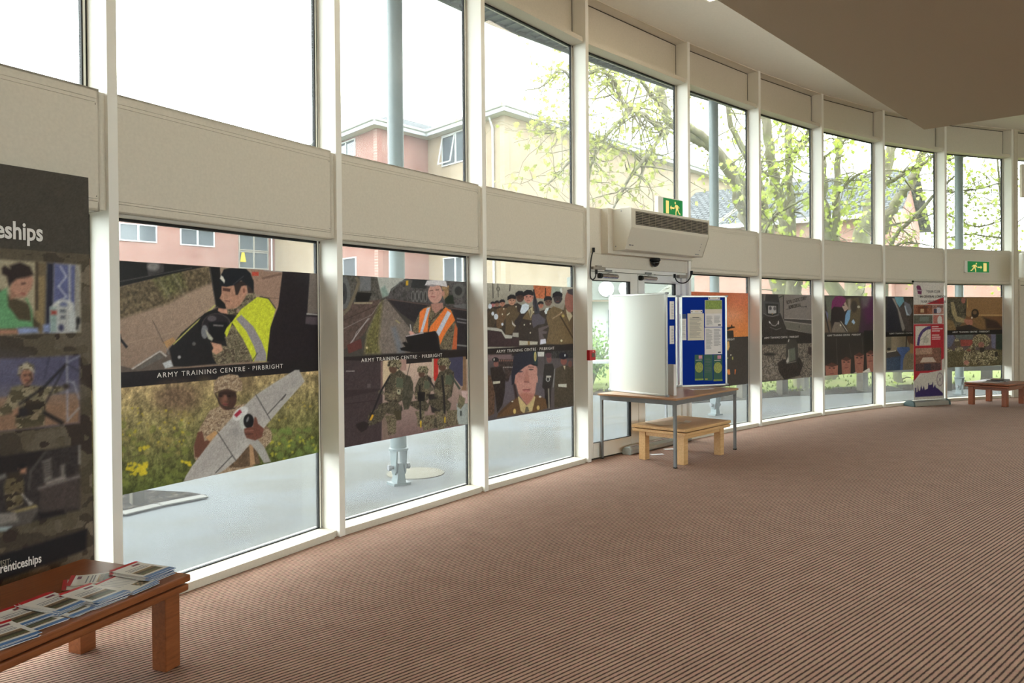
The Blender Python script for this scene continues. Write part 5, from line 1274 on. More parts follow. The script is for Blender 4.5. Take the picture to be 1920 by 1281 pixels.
a.poly([(500, 545), (497, 480), (535, 370), (590, 275), (650, 245), (735, 250), (790, 235), (880, 330), (940, 390), (945, 430), (905, 490), (860, 480), (840, 600), (700, 640), (560, 640)], TAN); a.poly([(700, 600), (760, 500), (850, 470), (880, 580), (780, 600)], (96, 76, 58), tex=.3); a.poly([(815, 470), (835, 470), (850, 580), (820, 590)], (170, 132, 96))
a.ell(690, 205, 54, 68, (74, 50, 42), tex=.1); a.poly([(640, 165), (740, 165), (740, 196), (640, 190)], (50, 36, 32), soft=3); a.ell(668, 222, 20, 30, (116, 76, 60), soft=5); a.poly([(672, 186), (684, 186), (690, 216), (666, 216)], (130, 88, 70), soft=2); a.ell(652, 192, 9, 4, (24, 18, 18)); a.ell(700, 192, 10, 4, (24, 18, 18)); a.ell(678, 240, 16, 7, (140, 76, 70)); a.line([(664, 240), (694, 240)], 3, (70, 34, 34)); a.line([(622, 180), (650, 240), (690, 262), (735, 262)], 8, (60, 50, 42))
a.poly([(612, 178), (615, 110), (640, 82), (700, 66), (750, 72), (775, 110), (776, 162), (740, 166), (690, 150), (640, 160)], TAN); a.line([(618, 176), (690, 152), (742, 168)], 6, (86, 66, 52)); a.poly([(500, 480), (520, 400), (545, 390), (560, 450), (600, 440), (530, 545), (505, 540)], (104, 66, 52)); a.poly([(565, 430), (620, 390), (640, 400), (590, 450)], (186, 140, 92))
a.poly([(440, 680), (452, 650), (490, 590), (560, 500), (640, 400), (730, 300), (850, 188), (960, 115), (1078, 42), (1100, 42), (1132, 108), (1010, 245), (860, 420), (740, 560), (680, 610), (600, 660)], (168, 162, 156), tex=.05); a.poly([(560, 520), (740, 330), (850, 188), (1100, 60), (1128, 100), (900, 310), (700, 520), (500, 660)], (150, 142, 138), al=.5, soft=8)
for pl in ([(852, 182), (938, 330)], [(632, 395), (738, 560)], [(918, 298), (1025, 182)], [(622, 632), (720, 530)], [(1025, 182), (1000, 215)]): a.line(pl, 5, (70, 66, 66))
a.poly([(800, 440), (850, 425), (900, 480), (940, 568), (900, 575), (860, 510)], (158, 154, 148)); a.ell(765, 292, 52, 30, (196, 194, 190), -40); a.poly([(728, 300), (762, 268), (774, 284), (742, 314)], (160, 40, 60)); a.ell(790, 345, 30, 44, (176, 178, 170)); a.ell(812, 335, 30, 42, (26, 26, 28)); a.ell(806, 325, 6, 16, (120, 120, 122), 20); a.poly([(712, 380), (745, 372), (760, 400), (740, 430), (722, 410)], (146, 140, 136))
a.poly([(786, 378), (836, 366), (846, 310), (856, 314), (866, 350), (902, 380), (896, 420), (850, 446), (800, 432), (788, 404)], (110, 66, 54), tex=.1); a.line([(790, 392), (840, 388)], 4, (150, 100, 84)); a.line([(792, 410), (836, 408)], 4, (60, 36, 32)); a.poly([(900, 380), (945, 400), (942, 450), (905, 488), (880, 450)], TAN)
finish(a, i, 'window print of a driver in yellow above a soldier holding a drone')
# --- bay 1 : railway yard / three soldiers
a, i = film(1, .0056)
a.C[:] = (70, 64, 60); a.fr(620, 440, 4.927)
a.poly([(400, 360), (720, 380), (640, 470), (540, 560), (480, 580), (440, 480)], (172, 172, 164), soft=4); a.poly([(460, 500), (500, 470), (540, 560), (480, 580)], (130, 150, 140), soft=3)
a.poly([(80, 370), (430, 390), (470, 590), (430, 640), (80, 720)], (84, 80, 74), tex=.4); a.poly([(270, 380), (370, 385), (370, 520), (270, 520)], (110, 110, 112)); a.poly([(100, 640), (460, 600), (380, 790), (300, 930), (100, 1080)], (88, 70, 64), tex=.25); a.poly([(230, 530), (380, 540), (350, 620), (230, 625)], (30, 27, 26))
a.ell(125, 540, 58, 150, (98, 98, 98)); a.ell(118, 545, 34, 100, (60, 60, 62)); a.ell(112, 545, 14, 30, (24, 24, 24)); a.line([(232, 390), (262, 440), (220, 560), (160, 690), (90, 760)], 28, (112, 100, 82)); a.line([(100, 800), (460, 640)], 6, (60, 46, 42)); a.line([(100, 880), (380, 740), (460, 620)], 5, (140, 128, 124))
a.line([(180, 1010), (350, 770)], 8, (170, 160, 158)); a.line([(200, 1000), (240, 900), (365, 770)], 6, (150, 140, 138)); a.poly([(150, 1020), (280, 960), (290, 1050), (165, 1100)], (96, 52, 48)); a.poly([(215, 625), (385, 625), (385, 640), (215, 642)], (150, 136, 112))
a.poly([(460, 620), (510, 590), (600, 700), (760, 900), (760, 1090), (310, 1105), (330, 900)], (118, 106, 98), tex=.2); a.poly([(440, 660), (480, 610), (440, 1000), (460, 1100), (310, 1105), (330, 920)], (104, 98, 58), soft=5, tex=.4); a.poly([(560, 860), (600, 850), (680, 1090), (620, 1095)], (110, 112, 118), soft=5); a.line([(600, 790), (640, 820)], 14, (150, 140, 100)); a.ell(335, 1045, 9, 9, (220, 200, 150))
a.poly([(520, 590), (560, 500), (700, 400), (1260, 430), (1260, 680), (900, 650), (560, 600)], (78, 74, 74), tex=.45); a.poly([(700, 410), (745, 415), (730, 520), (690, 520)], (86, 84, 80)); a.poly([(695, 425), (718, 425), (716, 470), (695, 470)], (206, 160, 40)); a.poly([(760, 400), (900, 420), (880, 500), (740, 490)], (52, 52, 54)); a.line([(560, 520), (640, 440), (700, 420)], 10, (108, 110, 108))
for q in range(4): a.ell(760+q*38, 570, 16, 52, (120, 118, 116)); a.ell(760+q*38, 570, 9, 42, (58, 54, 54))
a.ell(1180, 520, 60, 70, (92, 90, 88)); a.ell(1180, 520, 34, 42, (52, 50, 50)); a.poly([(1050, 560), (1130, 560), (1140, 640), (1060, 640)], (34, 44, 34)); a.poly([(1130, 650), (1250, 640), (1260, 720), (1190, 720)], (100, 98, 100))
a.poly([(515, 590), (900, 640), (1260, 690), (1260, 1070), (1000, 1080), (860, 880), (640, 720)], (46, 42, 46), tex=.15); a.line([(520, 595), (1260, 700)], 10, (96, 76, 72)); a.line([(1160, 1020), (1260, 1030)], 14, (120, 120, 118))
for (x, y, w_) in ((1165, 775, 90), (1165, 805, 90)): a.line([(x, y), (x+w_, y+14)], 12, (126, 122, 126), al=.8)
a.cs = 52
a.poly([(800, 770), (830, 700), (900, 660), (960, 650), (1060, 660), (1120, 700), (1150, 800), (1172, 860), (1165, 950), (1120, 1065), (1010, 1060), (990, 900), (760, 910), (760, 860)], CAMO); a.poly([(925, 640), (1035, 630), (1040, 680), (970, 730), (935, 690)], (172, 122, 108)); a.ell(965, 545, 68, 92, (194, 144, 130), tex=.06)
a.poly([(1020, 480), (1095, 470), (1090, 560), (1050, 600), (1030, 560), (1040, 520)], (150, 118, 84), tex=.3); a.ell(1040, 545, 14, 26, (182, 128, 112)); a.line([(915, 520), (945, 515)], 7, (84, 58, 54)); a.line([(970, 512), (1000, 510)], 7, (84, 58, 54)); a.line([(925, 572), (965, 576)], 8, (146, 76, 78)); a.poly([(938, 520), (950, 550), (930, 556)], (166, 118, 106))
a.poly([(870, 468), (890, 425), (960, 415), (1030, 420), (1066, 432), (1078, 484), (1000, 470), (940, 462)], (206, 200, 202)); a.poly([(870, 468), (940, 460), (1000, 468), (940, 482)], (150, 142, 146))
a.poly([(812, 905), (822, 720), (855, 685), (925, 665), (905, 760), (895, 900)], (232, 118, 52)); a.poly([(895, 900), (905, 860), (1000, 720), (1060, 672), (1110, 700), (1150, 790), (1080, 880), (1040, 950), (1012, 1020), (990, 890)], (232, 118, 52)); a.poly([(1010, 1040), (1165, 820), (1162, 1060), (1060, 1062)], CAMO); a.poly([(1150, 820), (1172, 870), (1165, 1060), (1120, 1062)], (190, 92, 52))
a.poly([(888, 680), (920, 668), (850, 905), (826, 905)], (186, 190, 204)); a.poly([(1080, 702), (1112, 726), (1000, 940), (975, 900)], (186, 190, 204)); a.poly([(925, 700), (960, 740), (1030, 680), (1040, 700), (920, 850), (902, 900)], CAMO); a.line([(1055, 672), (925, 800), (900, 900)], 8, (60, 42, 40))
a.poly([(722, 900), (740, 888), (780, 915), (760, 935), (735, 930)], (206, 150, 136)); a.line([(735, 830), (745, 890)], 7, (210, 206, 204)); a.poly([(690, 942), (965, 890), (1015, 1080), (740, 1088)], (30, 27, 30)); a.line([(695, 940), (860, 908)], 8, (190, 176, 180)); a.poly([(640, 1050), (690, 1035), (660, 1000), (690, 990), (760, 1030), (740, 1085), (650, 1070)], (28, 25, 26))
a.plane(BZ0, BZ1, (40, 34, 34)); a.speck(100, .05, 4)
a.plane(0, BZ0, (150, 124, 112)); a.fr(690, 670, 8.005)
a.grad(.6, BZ0, (118, 94, 92), (196, 168, 150)); a.poly([(-500, 40), (190, 60), (220, 600), (200, 1250), (-500, 1400)], (66, 54, 56), tex=.12); a.poly([(-500, 500), (20, 480), (180, 470), (180, 500), (-500, 640)], (56, 45, 47)); a.line([(-460, 720), (160, 640)], 8, (50, 40, 42)); a.line([(-330, 210), (-200, 208)], 12, (170, 160, 156)); a.rect(-10, 400, 40, 460, (90, 80, 80)); a.poly([(190, 60), (222, 55), (222, 500), (190, 500)], (120, 94, 88)); a.poly([(222, 55), (480, 30), (480, 330), (222, 470)], (196, 172, 140)); a.poly([(460, 30), (575, 30), (575, 200), (470, 200)], (164, 128, 118)); a.poly([(210, 870), (320, 850), (320, 1220), (220, 1240)], (126, 104, 94))
a.poly([(985, 20), (1060, 20), (1050, 330), (1000, 360), (980, 300)], (188, 46, 40)); a.poly([(960, 20), (986, 20), (984, 300), (960, 280)], (186, 178, 150)); a.poly([(1205, 10), (1425, -10), (1425, 430), (1390, 430), (1290, 300), (1205, 150)], (66, 64, 88)); a.poly([(1425, -10), (1470, -10), (1475, 500), (1400, 490), (1425, 430)], (136, 104, 78)); a.poly([(1400, 510), (1600, 500), (1600, 690), (1440, 690)], (196, 168, 164)); a.poly([(1330, 700), (1600, 690), (1600, 1010), (1340, 1010)], (156, 162, 158)); a.rect(1384, 805, 1406, 880, (50, 54, 54)); a.poly([(1060, 250), (1100, 270), (1100, 540), (1070, 520), (1058, 420)], (214, 176, 34))
a.cs = 60
def soldier(x, y, k=1.0, pack=True, lean=0):
    a.poly([(x+250*k, y+880*k), (x+430*k, y+860*k), (x+420*k, y+1130*k), (x+400*k, y+1160*k), (x+300*k, y+1170*k), (x+290*k, y+1000*k)], CAMO); a.poly([(x+160*k, y+700*k), (x+420*k, y+650*k), (x+520*k, y+760*k), (x+480*k, y+880*k), (x+300*k, y+850*k), (x+150*k, y+760*k)], CAMOD)
    a.poly([(x+330*k, y+250*k), (x+480*k, y+190*k), (x+560*k, y+260*k), (x+560*k, y+420*k), (x+520*k, y+640*k), (x+400*k, y+720*k), (x+250*k, y+640*k), (x+250*k, y+430*k)], CAMOD)
    if pack: a.poly([(x+560*k, y+260*k), (x+640*k, y+290*k), (x+680*k, y+400*k), (x+670*k, y+600*k), (x+610*k, y+780*k), (x+540*k, y+790*k), (x+510*k, y+640*k)], (74, 70, 58), tex=.35)
    a.poly([(x+420*k, y+280*k), (x+520*k, y+310*k), (x+520*k, y+480*k), (x+430*k, y+640*k), (x+330*k, y+640*k), (x+230*k, y+560*k), (x+250*k, y+520*k), (x+340*k, y+550*k), (x+400*k, y+470*k)], CAMO); a.poly([(x+430*k, y+300*k), (x+530*k, y+320*k), (x+525*k, y+460*k), (x+420*k, y+450*k)], (84, 90, 72)); a.ell(x+195*k, y+525*k, 45*k, 34*k, (96, 88, 74))
    a.ell(x+375*k, y+170*k, 60*k, 72*k, (92, 66, 54)); a.poly([(x+290*k, y+130*k), (x+300*k, y+70*k), (x+340*k, y+30*k), (x+470*k, y+30*k), (x+510*k, y+100*k), (x+470*k, y+210*k), (x+420*k, y+150*k), (x+320*k, y+150*k)], [(120, 110, 84), (84, 78, 58), (156, 146, 118), (60, 52, 42)])
a.poly([(0, 880), (60, 800), (180, 760), (280, 840), (200, 960), (90, 1010), (0, 1030)], CAMOD); a.poly([(-180, 1000), (-60, 960), (20, 1000), (-20, 1080), (-100, 1130), (-170, 1060)], (42, 36, 36))
soldier(0, 0); a.line([(640, 60), (580, 300)], 7, (40, 36, 34)); a.line([(330, 280), (200, 500), (90, 780), (20, 940)], 26, (34, 32, 34)); a.poly([(20, 940), (60, 860), (90, 870), (50, 950)], (214, 160, 40)); a.poly([(440, 480), (490, 480), (486, 560), (440, 550)], (176, 170, 140)); a.rect(452, 490, 470, 520, (36, 34, 30)); a.poly([(380, 800), (500, 800), (500, 940), (430, 950)], (70, 62, 46)); a.poly([(500, 700), (520, 800), (480, 810)], (60, 56, 48))
soldier(505, 110, .8, False); a.poly([(900, 560), (1080, 540), (1090, 850), (960, 830)], (44, 40, 40), tex=.3); a.line([(900, 300), (1060, 560)], 26, (48, 44, 46)); a.line([(775, 420), (790, 930)], 24, (34, 32, 34)); a.poly([(780, 950), (805, 960), (800, 1060), (785, 1050)], (208, 168, 40)); a.poly([(740, 520), (860, 520), (850, 660), (750, 660)], (36, 34, 34)); a.poly([(860, 880), (1010, 860), (990, 1060), (830, 1110), (830, 1010)], CAMO); a.poly([(1000, 900), (1090, 900), (1140, 1040), (980, 1070)], CAMOD)
soldier(760, -20, .95, False); a.poly([(1190, 800), (1340, 790), (1330, 900), (1360, 1010), (1150, 1050), (1170, 900)], CAMO); a.poly([(1370, 560), (1460, 620), (1450, 700), (1390, 780), (1340, 740)], (112, 104, 80), tex=.3); a.line([(1110, 270), (1140, 560), (1150, 850)], 30, (38, 36, 38)); a.poly([(1145, 890), (1165, 900), (1162, 990), (1145, 980)], (208, 168, 40)); a.line([(1230, 250), (1380, 480)], 30, (66, 74, 62))
a.speck(110, .06, 6, b1=BZ0)
finish(a, i, 'window print of a worker in an orange vest above three walking soldiers')
# --- bay 2 : parade
a, i = film(2, .0058)
a.C[:] = (150, 144, 130); a.fr(905, 525, 9.49); a.grad(1.6, 1.95, (120, 112, 100), (176, 170, 154))
a.poly([(900, 90), (1230, 110), (1200, 350), (930, 320)], (190, 104, 66), tex=.3); a.line([(180, 60), (185, 330)], 14, (52, 50, 50)); a.line([(270, 60), (278, 310)], 10, (60, 56, 56)); a.ell(275, 160, 30, 42, (70, 66, 64)); a.ell(275, 160, 20, 32, (140, 136, 122)); a.line([(490, 70), (480, 200)], 14, (52, 42, 44)); a.poly([(1220, 110), (1400, 130), (1400, 300), (1260, 320)], (150, 160, 146)); a.line([(1120, 140), (1120, 330)], 18, (50, 46, 42))
KH = (92, 76, 56); KHD = (58, 48, 44)
a.poly([(60, 540), (150, 480), (300, 470), (430, 430), (600, 420), (760, 500), (900, 480), (1000, 560), (1200, 500), (1300, 520), (1650, 560), (1650, 1190), (60, 1190)], KHD, tex=.2)
for (x, y, r, sk) in ((180, 440, 34, (186, 110, 110)), (255, 430, 38, (150, 104, 86)), (350, 420, 44, (176, 120, 98))): a.head(x, y, r, sk)
a.poly([(80, 560), (160, 500), (250, 520), (240, 700), (200, 850), (80, 840)], (74, 62, 50), tex=.2); a.poly([(250, 520), (330, 490), (430, 500), (430, 620), (340, 850), (250, 880), (240, 700)], (104, 80, 58), tex=.2)
a.head(520, 370, 66, (184, 134, 108)); a.poly([(440, 480), (560, 450), (690, 540), (640, 640), (560, 760), (590, 830), (520, 960), (400, 980), (410, 640)], KH, tex=.15); a.head(665, 310, 70, (78, 56, 50)); a.poly([(600, 400), (740, 480), (700, 620), (620, 560)], KHD); a.poly([(430, 620), (480, 580), (482, 598), (432, 635)], (214, 206, 186)); a.poly([(520, 720), (545, 770), (590, 815), (575, 835), (525, 790)], (190, 184, 176))
a.poly([(680, 680), (760, 560), (860, 480), (960, 520), (1000, 640), (990, 860), (980, 1100), (650, 1100), (620, 940), (620, 760)], KHD, tex=.15); a.poly([(700, 690), (800, 560), (880, 470), (930, 520), (900, 700), (850, 720)], (106, 88, 60), tex=.1); a.poly([(810, 540), (890, 470), (890, 600), (850, 680)], (178, 166, 132)); a.poly([(838, 530), (862, 530), (870, 600), (848, 660), (830, 600)], (120, 108, 90)); a.head(815, 310, 82, (190, 128, 112))
a.poly([(665, 560), (700, 440), (770, 416), (826, 450), (820, 520), (740, 600), (690, 620)], (196, 206, 216)); a.poly([(560, 740), (680, 600), (740, 600), (700, 720), (620, 860)], (52, 44, 44))
a.poly([(920, 210), (980, 420), (1020, 590), (930, 600), (890, 420)], (58, 56, 66)); a.poly([(880, 620), (1000, 600), (1040, 640), (1120, 700), (1100, 780), (980, 800), (900, 860), (870, 720)], (84, 78, 88)); a.line([(905, 170), (960, 560)], 26, (46, 44, 52)); a.poly([(990, 860), (1180, 800), (1180, 830), (1060, 900), (1150, 920), (1130, 960), (1060, 960), (1130, 1100), (1010, 1140)], (96, 84, 86)); a.poly([(1030, 1060), (1120, 1050), (1130, 1130), (1020, 1150)], (206, 206, 222))
a.head(1035, 450, 44, (176, 110, 88)); a.head(1165, 390, 62, (112, 84, 72)); a.head(1335, 330, 76, (62, 54, 58)); a.poly([(1095, 560), (1130, 500), (1180, 490), (1150, 600), (1120, 610)], (200, 208, 210)); a.poly([(1150, 560), (1260, 470), (1400, 520), (1520, 700), (1600, 900), (1640, 1130), (1400, 1150), (1130, 1140), (1180, 860), (1130, 680)], (110, 90, 62), tex=.15); a.line([(1240, 690), (1400, 590)], 20, (150, 126, 100)); a.line([(1380, 640), (1640, 1090)], 26, (64, 48, 36)); a.ell(1402, 1082, 18, 22, (206, 200, 160)); a.ell(1430, 640, 26, 26, (170, 150, 84)); a.ell(1400, 578, 9, 9, (220, 214, 190))
a.poly([(1460, 440), (1560, 520), (1650, 560), (1650, 1100), (1500, 700), (1440, 560)], (96, 78, 58)); a.poly([(1480, 520), (1560, 580), (1600, 640), (1540, 740), (1500, 640)], (176, 164, 134)); a.ell(1560, 380, 100, 200, (146, 92, 80), tex=.1); a.poly([(1500, 180), (1650, 140), (1650, 290), (1520, 240)], (60, 54, 60)); a.poly([(1370, 160), (1400, 140), (1420, 210), (1390, 230)], (206, 210, 206))
a.poly([(80, 840), (250, 855), (340, 885), (400, 975), (530, 990), (520, 1050), (400, 1040), (330, 920), (80, 890)], (172, 168, 158)); a.poly([(535, 940), (640, 940), (640, 1020), (530, 1010)], (160, 156, 146)); a.poly([(650, 1080), (980, 1100), (975, 1150), (650, 1165)], (178, 172, 156)); a.rect(805, 1090, 838, 1160, (130, 104, 60))
for (x, y, r) in ((238, 655, 38), (180, 600, 26), (130, 470, 34), (350, 790, 20)): a.ell(x, y, r, r*1.35, (196, 202, 214))
for (x, y) in ((595, 475), (740, 800), (848, 780), (848, 940), (905, 570), (375, 515), (350, 610)): a.ell(x, y, 11, 13, (220, 214, 186))
a.poly([(80, 900), (330, 925), (400, 1050), (640, 1030), (640, 1190), (80, 1190)], (62, 46, 48), tex=.15)
a.plane(BZ0, BZ1, (42, 36, 36)); a.plane(0, BZ0, (84, 76, 78)); a.fr(905, 650, 9.15)
a.poly([(80, 140), (500, 130), (500, 220), (80, 250)], (120, 98, 100), soft=4); a.poly([(940, 90), (1060, 90), (1050, 170), (950, 170)], (190, 188, 184)); a.poly([(1180, 80), (1560, 60), (1560, 200), (1180, 200)], (54, 52, 52), tex=.5); a.poly([(380, 500), (560, 480), (600, 900), (330, 1000)], (92, 84, 92)); a.poly([(880, 500), (1060, 500), (1080, 900), (900, 860)], (92, 84, 90))
a.poly([(270, 220), (540, 220), (500, 400), (440, 600), (390, 600), (370, 360), (280, 350)], (62, 50, 48), tex=.5)
for x in range(290, 520, 36): a.ell(x, 240, 11, 16, (140, 96, 84)); a.ell(x, 355, 11, 8, (196, 188, 180))
a.ell(230, 300, 44, 52, (130, 84, 76)); a.ell(220, 225, 56, 42, (36, 32, 36)); a.ell(196, 222, 10, 22, (196, 192, 180)); a.poly([(130, 360), (330, 340), (390, 500), (380, 790), (340, 1000), (250, 1140), (210, 800), (150, 560)], (48, 40, 38), tex=.3); a.poly([(175, 600), (300, 590), (300, 630), (180, 645)], (186, 180, 160)); a.poly([(60, 480), (140, 500), (210, 800), (200, 1150), (60, 1230)], (92, 68, 54), tex=.4)
a.ell(1140, 220, 42, 60, (120, 76, 72)); a.ell(1130, 150, 54, 44, (84, 50, 60)); a.poly([(1060, 300), (1200, 290), (1240, 420), (1180, 700), (1160, 1050), (1070, 1060), (1060, 740), (1020, 700)], (44, 38, 38), tex=.25); a.ell(1120, 560, 36, 44, (170, 170, 168)); a.ell(1120, 560, 22, 30, (50, 46, 46)); a.rect(1090, 500, 1175, 530, (186, 180, 170)); a.line([(1235, 380), (1210, 700)], 16, (130, 128, 126)); a.line([(1064, 100), (1072, 300)], 12, (50, 46, 44)); a.line([(1130, 720), (1140, 1060)], 22, (140, 132, 120))
a.ell(1390, 250, 54, 66, (132, 80, 72)); a.ell(1385, 160, 80, 60, (34, 34, 44)); a.ell(1412, 150, 12, 22, (190, 196, 200)); a.poly([(1250, 380), (1380, 320), (1560, 340), (1560, 1010), (1230, 1050), (1230, 700)], (74, 64, 52), tex=.25); a.poly([(1295, 645), (1440, 640), (1440, 700), (1300, 690)], (190, 188, 174)); a.ell(1500, 300, 36, 60, (110, 74, 66)); a.poly([(1380, 330), (1420, 330), (1410, 400)], (190, 176, 146))
a.poly([(245, 1200), (330, 1080), (520, 920), (610, 860), (760, 1000), (900, 830), (960, 840), (1080, 900), (1110, 1060), (900, 1120), (600, 1160), (240, 1220)], (102, 74, 50), tex=.12); a.poly([(605, 870), (620, 850), (750, 1010), (880, 840), (905, 870), (850, 1110), (700, 1140), (650, 1100)], (188, 166, 116)); a.poly([(740, 1030), (775, 1030), (800, 1110), (720, 1140)], (104, 94, 74)); a.ell(548, 1110, 24, 44, (202, 172, 100)); a.ell(952, 1050, 24, 40, (202, 172, 100)); a.line([(270, 1170), (520, 930)], 40, (84, 60, 44)); a.ell(985, 862, 22, 16, (210, 204, 190)); a.ell(510, 942, 16, 12, (210, 204, 190))
a.poly([(545, 470), (570, 640), (610, 800), (690, 920), (760, 1000), (830, 930), (900, 800), (930, 560), (940, 380), (900, 310), (760, 300), (560, 430)], (186, 132, 120), soft=2, tex=.06); a.poly([(620, 830), (690, 910), (760, 1000), (830, 930), (890, 820), (780, 800), (700, 790)], (160, 96, 82), soft=5, al=.7)
a.poly([(570, 440), (720, 420), (700, 560), (590, 600)], (166, 112, 104), soft=6, al=.6); a.ell(560, 600, 18, 60, (176, 120, 106)); a.ell(932, 560, 16, 62, (186, 132, 120)); a.ell(830, 395, 44, 12, (70, 56, 54)); a.line([(780, 350), (880, 355)], 12, (96, 66, 60)); a.ell(640, 430, 50, 16, (84, 66, 72)); a.poly([(740, 400), (770, 400), (805, 590), (740, 625), (705, 590)], (170, 112, 100), soft=3); a.line([(710, 605), (800, 610)], 12, (110, 64, 60)); a.ell(752, 748, 70, 16, (150, 84, 82)); a.line([(680, 742), (825, 728)], 8, (112, 56, 56)); a.ell(750, 770, 56, 18, (182, 116, 110))
a.poly([(498, 660), (490, 480), (520, 300), (540, 130), (700, 90), (930, 80), (945, 200), (942, 325), (880, 330), (820, 300), (720, 350), (620, 430), (560, 490), (540, 640)], (42, 42, 54), soft=1.5, tex=.1); a.poly([(860, 90), (930, 82), (942, 320), (880, 320)], (36, 52, 56)); a.ell(902, 170, 20, 84, (208, 190, 120)); a.ell(902, 175, 9, 60, (150, 130, 70)); a.line([(830, 300), (942, 328)], 16, (24, 22, 26)); a.poly([(520, 640), (560, 640), (600, 860), (560, 900)], (56, 40, 40), soft=3)
a.speck(110, .05, 6); finish(a, i, 'window print of marching soldiers above a large face in a dark beret')
# --- bay 4 : orange sunset
a, i = film(4, .0080); a.fr(1290, 520, 5.825); a.grad(1.2, 1.95, (222, 136, 66), (196, 98, 62)); a.ell(470, 420, 120, 80, (222, 160, 130), soft=30, al=.6); a.ell(560, 250, 60, 60, (216, 120, 86), soft=30, al=.6); a.plane(0, 1.318, (66, 60, 56)); a.speck(60, .10, 2)
a.poly([(300, 560), (360, 535), (415, 548), (470, 540), (470, 520), (482, 518), (485, 536), (512, 540), (512, 550), (460, 562), (440, 575), (300, 590)], (40, 34, 32)); a.poly([(330, 590), (495, 580), (500, 660), (330, 660)], (54, 48, 44)); a.poly([(415, 700), (450, 700), (455, 760), (440, 800), (412, 795)], (222, 166, 96)); a.poly([(412, 1008), (455, 1006), (462, 1060), (440, 1065)], (224, 130, 62)); a.poly([(510, 1006), (525, 1006), (518, 1060), (508, 1060)], (210, 110, 56)); a.line([(412, 880), (440, 884)], 9, (206, 190, 120)); a.ell(468, 850, 7, 7, (220, 214, 196)); a.ell(488, 885, 7, 18, (180, 176, 90))
o4 = finish(a, i, 'window print of an orange sunset, partly behind the blue board')
# --- bay 5 : bomb suit
a, i = film(5, .0080); a.fr(1424, 545, 12.81); a.C[:] = (112, 104, 98)
a.poly([(560, 90), (1260, 110), (1260, 700), (590, 670)], (124, 114, 108)); a.poly([(590, 670), (1260, 700), (1260, 800), (590, 720)], (66, 60, 58)); a.poly([(600, 740), (1260, 810), (1260, 1030), (640, 910)], (104, 98, 90)); a.line([(600, 668), (1250, 700)], 14, (170, 160, 152)); a.line([(600, 735), (1250, 820)], 12, (160, 152, 144)); a.line([(640, 915), (1200, 1030)], 10, (150, 142, 132)); a.line([(575, 130), (575, 680)], 20, (50, 44, 44)); a.line([(470, 170), (590, 110)], 22, (56, 62, 50)); a.line([(955, 840), (955, 900)], 12, (50, 46, 44)); a.poly([(640, 930), (1260, 1040), (1260, 1300), (640, 1300)], (48, 42, 40), tex=.4)
a.line([(1000, 395), (1130, 380)], 10, (56, 48, 48)); a.line([(640, 455), (720, 440)], 8, (56, 48, 48)); a.ell(1120, 385, 14, 20, (50, 42, 42)); a.ell(1125, 155, 10, 16, (70, 60, 58))
a.poly([(40, 90), (100, 95), (110, 560), (40, 700)], (84, 78, 76)); a.poly([(95, 560), (500, 540), (560, 700), (640, 900), (680, 1060), (700, 1200), (90, 1200), (40, 900)], (52, 46, 45), tex=.35); a.poly([(150, 90), (445, 92), (480, 280), (470, 320), (130, 290)], (58, 54, 54)); a.poly([(100, 250), (490, 290), (495, 520), (420, 610), (300, 630), (160, 600), (105, 540)], (76, 74, 74)); a.poly([(135, 310), (450, 330), (440, 560), (310, 610), (180, 580)], (40, 37, 38)); a.poly([(210, 365), (400, 372), (405, 540), (310, 560), (205, 545)], (166, 160, 158)); a.ell(262, 425, 34, 46, (78, 74, 76)); a.ell(365, 430, 34, 46, (96, 90, 92)); a.poly([(290, 540), (330, 540), (312, 590)], (150, 120, 80)); a.line([(105, 550), (200, 610), (330, 620), (470, 580)], 12, (128, 122, 120)); a.line([(240, 740), (300, 830), (380, 850), (460, 770)], 18, (140, 136, 134)); a.ell(245, 765, 14, 34, (196, 192, 190), -30); a.ell(455, 770, 16, 48, (176, 170, 166)); a.line([(250, 880), (400, 940), (520, 900)], 14, (110, 104, 102))
a.fr(1424, 620, 12.81); a.plane(0, BZ0-.0, (92, 84, 78)); a.poly([(40, 160), (1260, 120), (1260, 300), (40, 350)], (46, 41, 40), tex=.3); a.poly([(40, 350), (1260, 300), (1260, 1120), (40, 1200)], (108, 98, 88), tex=.75); a.blobs(90, (50, 650, 600, 1150), (150, 140, 132), 20, 3, .8); a.blobs(70, (50, 380, 1240, 700), (70, 64, 56), 26, 4, .6, .4); a.blobs(60, (900, 600, 1240, 1080), (64, 58, 52), 30, 5, .7, .4); a.ell(250, 570, 150, 36, (42, 38, 36), soft=4); a.poly([(1170, 400), (1250, 400), (1250, 600), (1170, 560)], (54, 42, 42)); a.line([(60, 340), (660, 340)], 8, (120, 112, 104))
a.poly([(430, 780), (560, 700), (960, 640), (1050, 820), (960, 1080), (600, 1180), (470, 1000)], (48, 42, 40), tex=.5); a.poly([(640, 400), (670, 260), (720, 210), (880, 220), (920, 330), (930, 640), (880, 770), (650, 790), (630, 600)], (62, 58, 54)); a.poly([(690, 450), (850, 410), (870, 700), (700, 760)], (96, 98, 86)); a.line([(700, 460), (705, 740)], 10, (176, 172, 160)); a.poly([(640, 740), (690, 620), (705, 760), (660, 780)], (176, 170, 160)); a.line([(650, 790), (880, 740)], 14, (130, 124, 112)); a.line([(580, 530), (510, 620), (500, 680)], 14, (44, 38, 36)); a.ell(700, 240, 14, 40, (180, 176, 166), 15)
a.speck(90, .08, 7); o5 = finish(a, i, 'grey window print of a bomb disposal suit beside a lettered van')
mt = flat('van_lettering', (46, 40, 40), .6)
A_ = W(i, 0, GD-.012, 0); B_ = W(i, 1, GD-.012, 0)
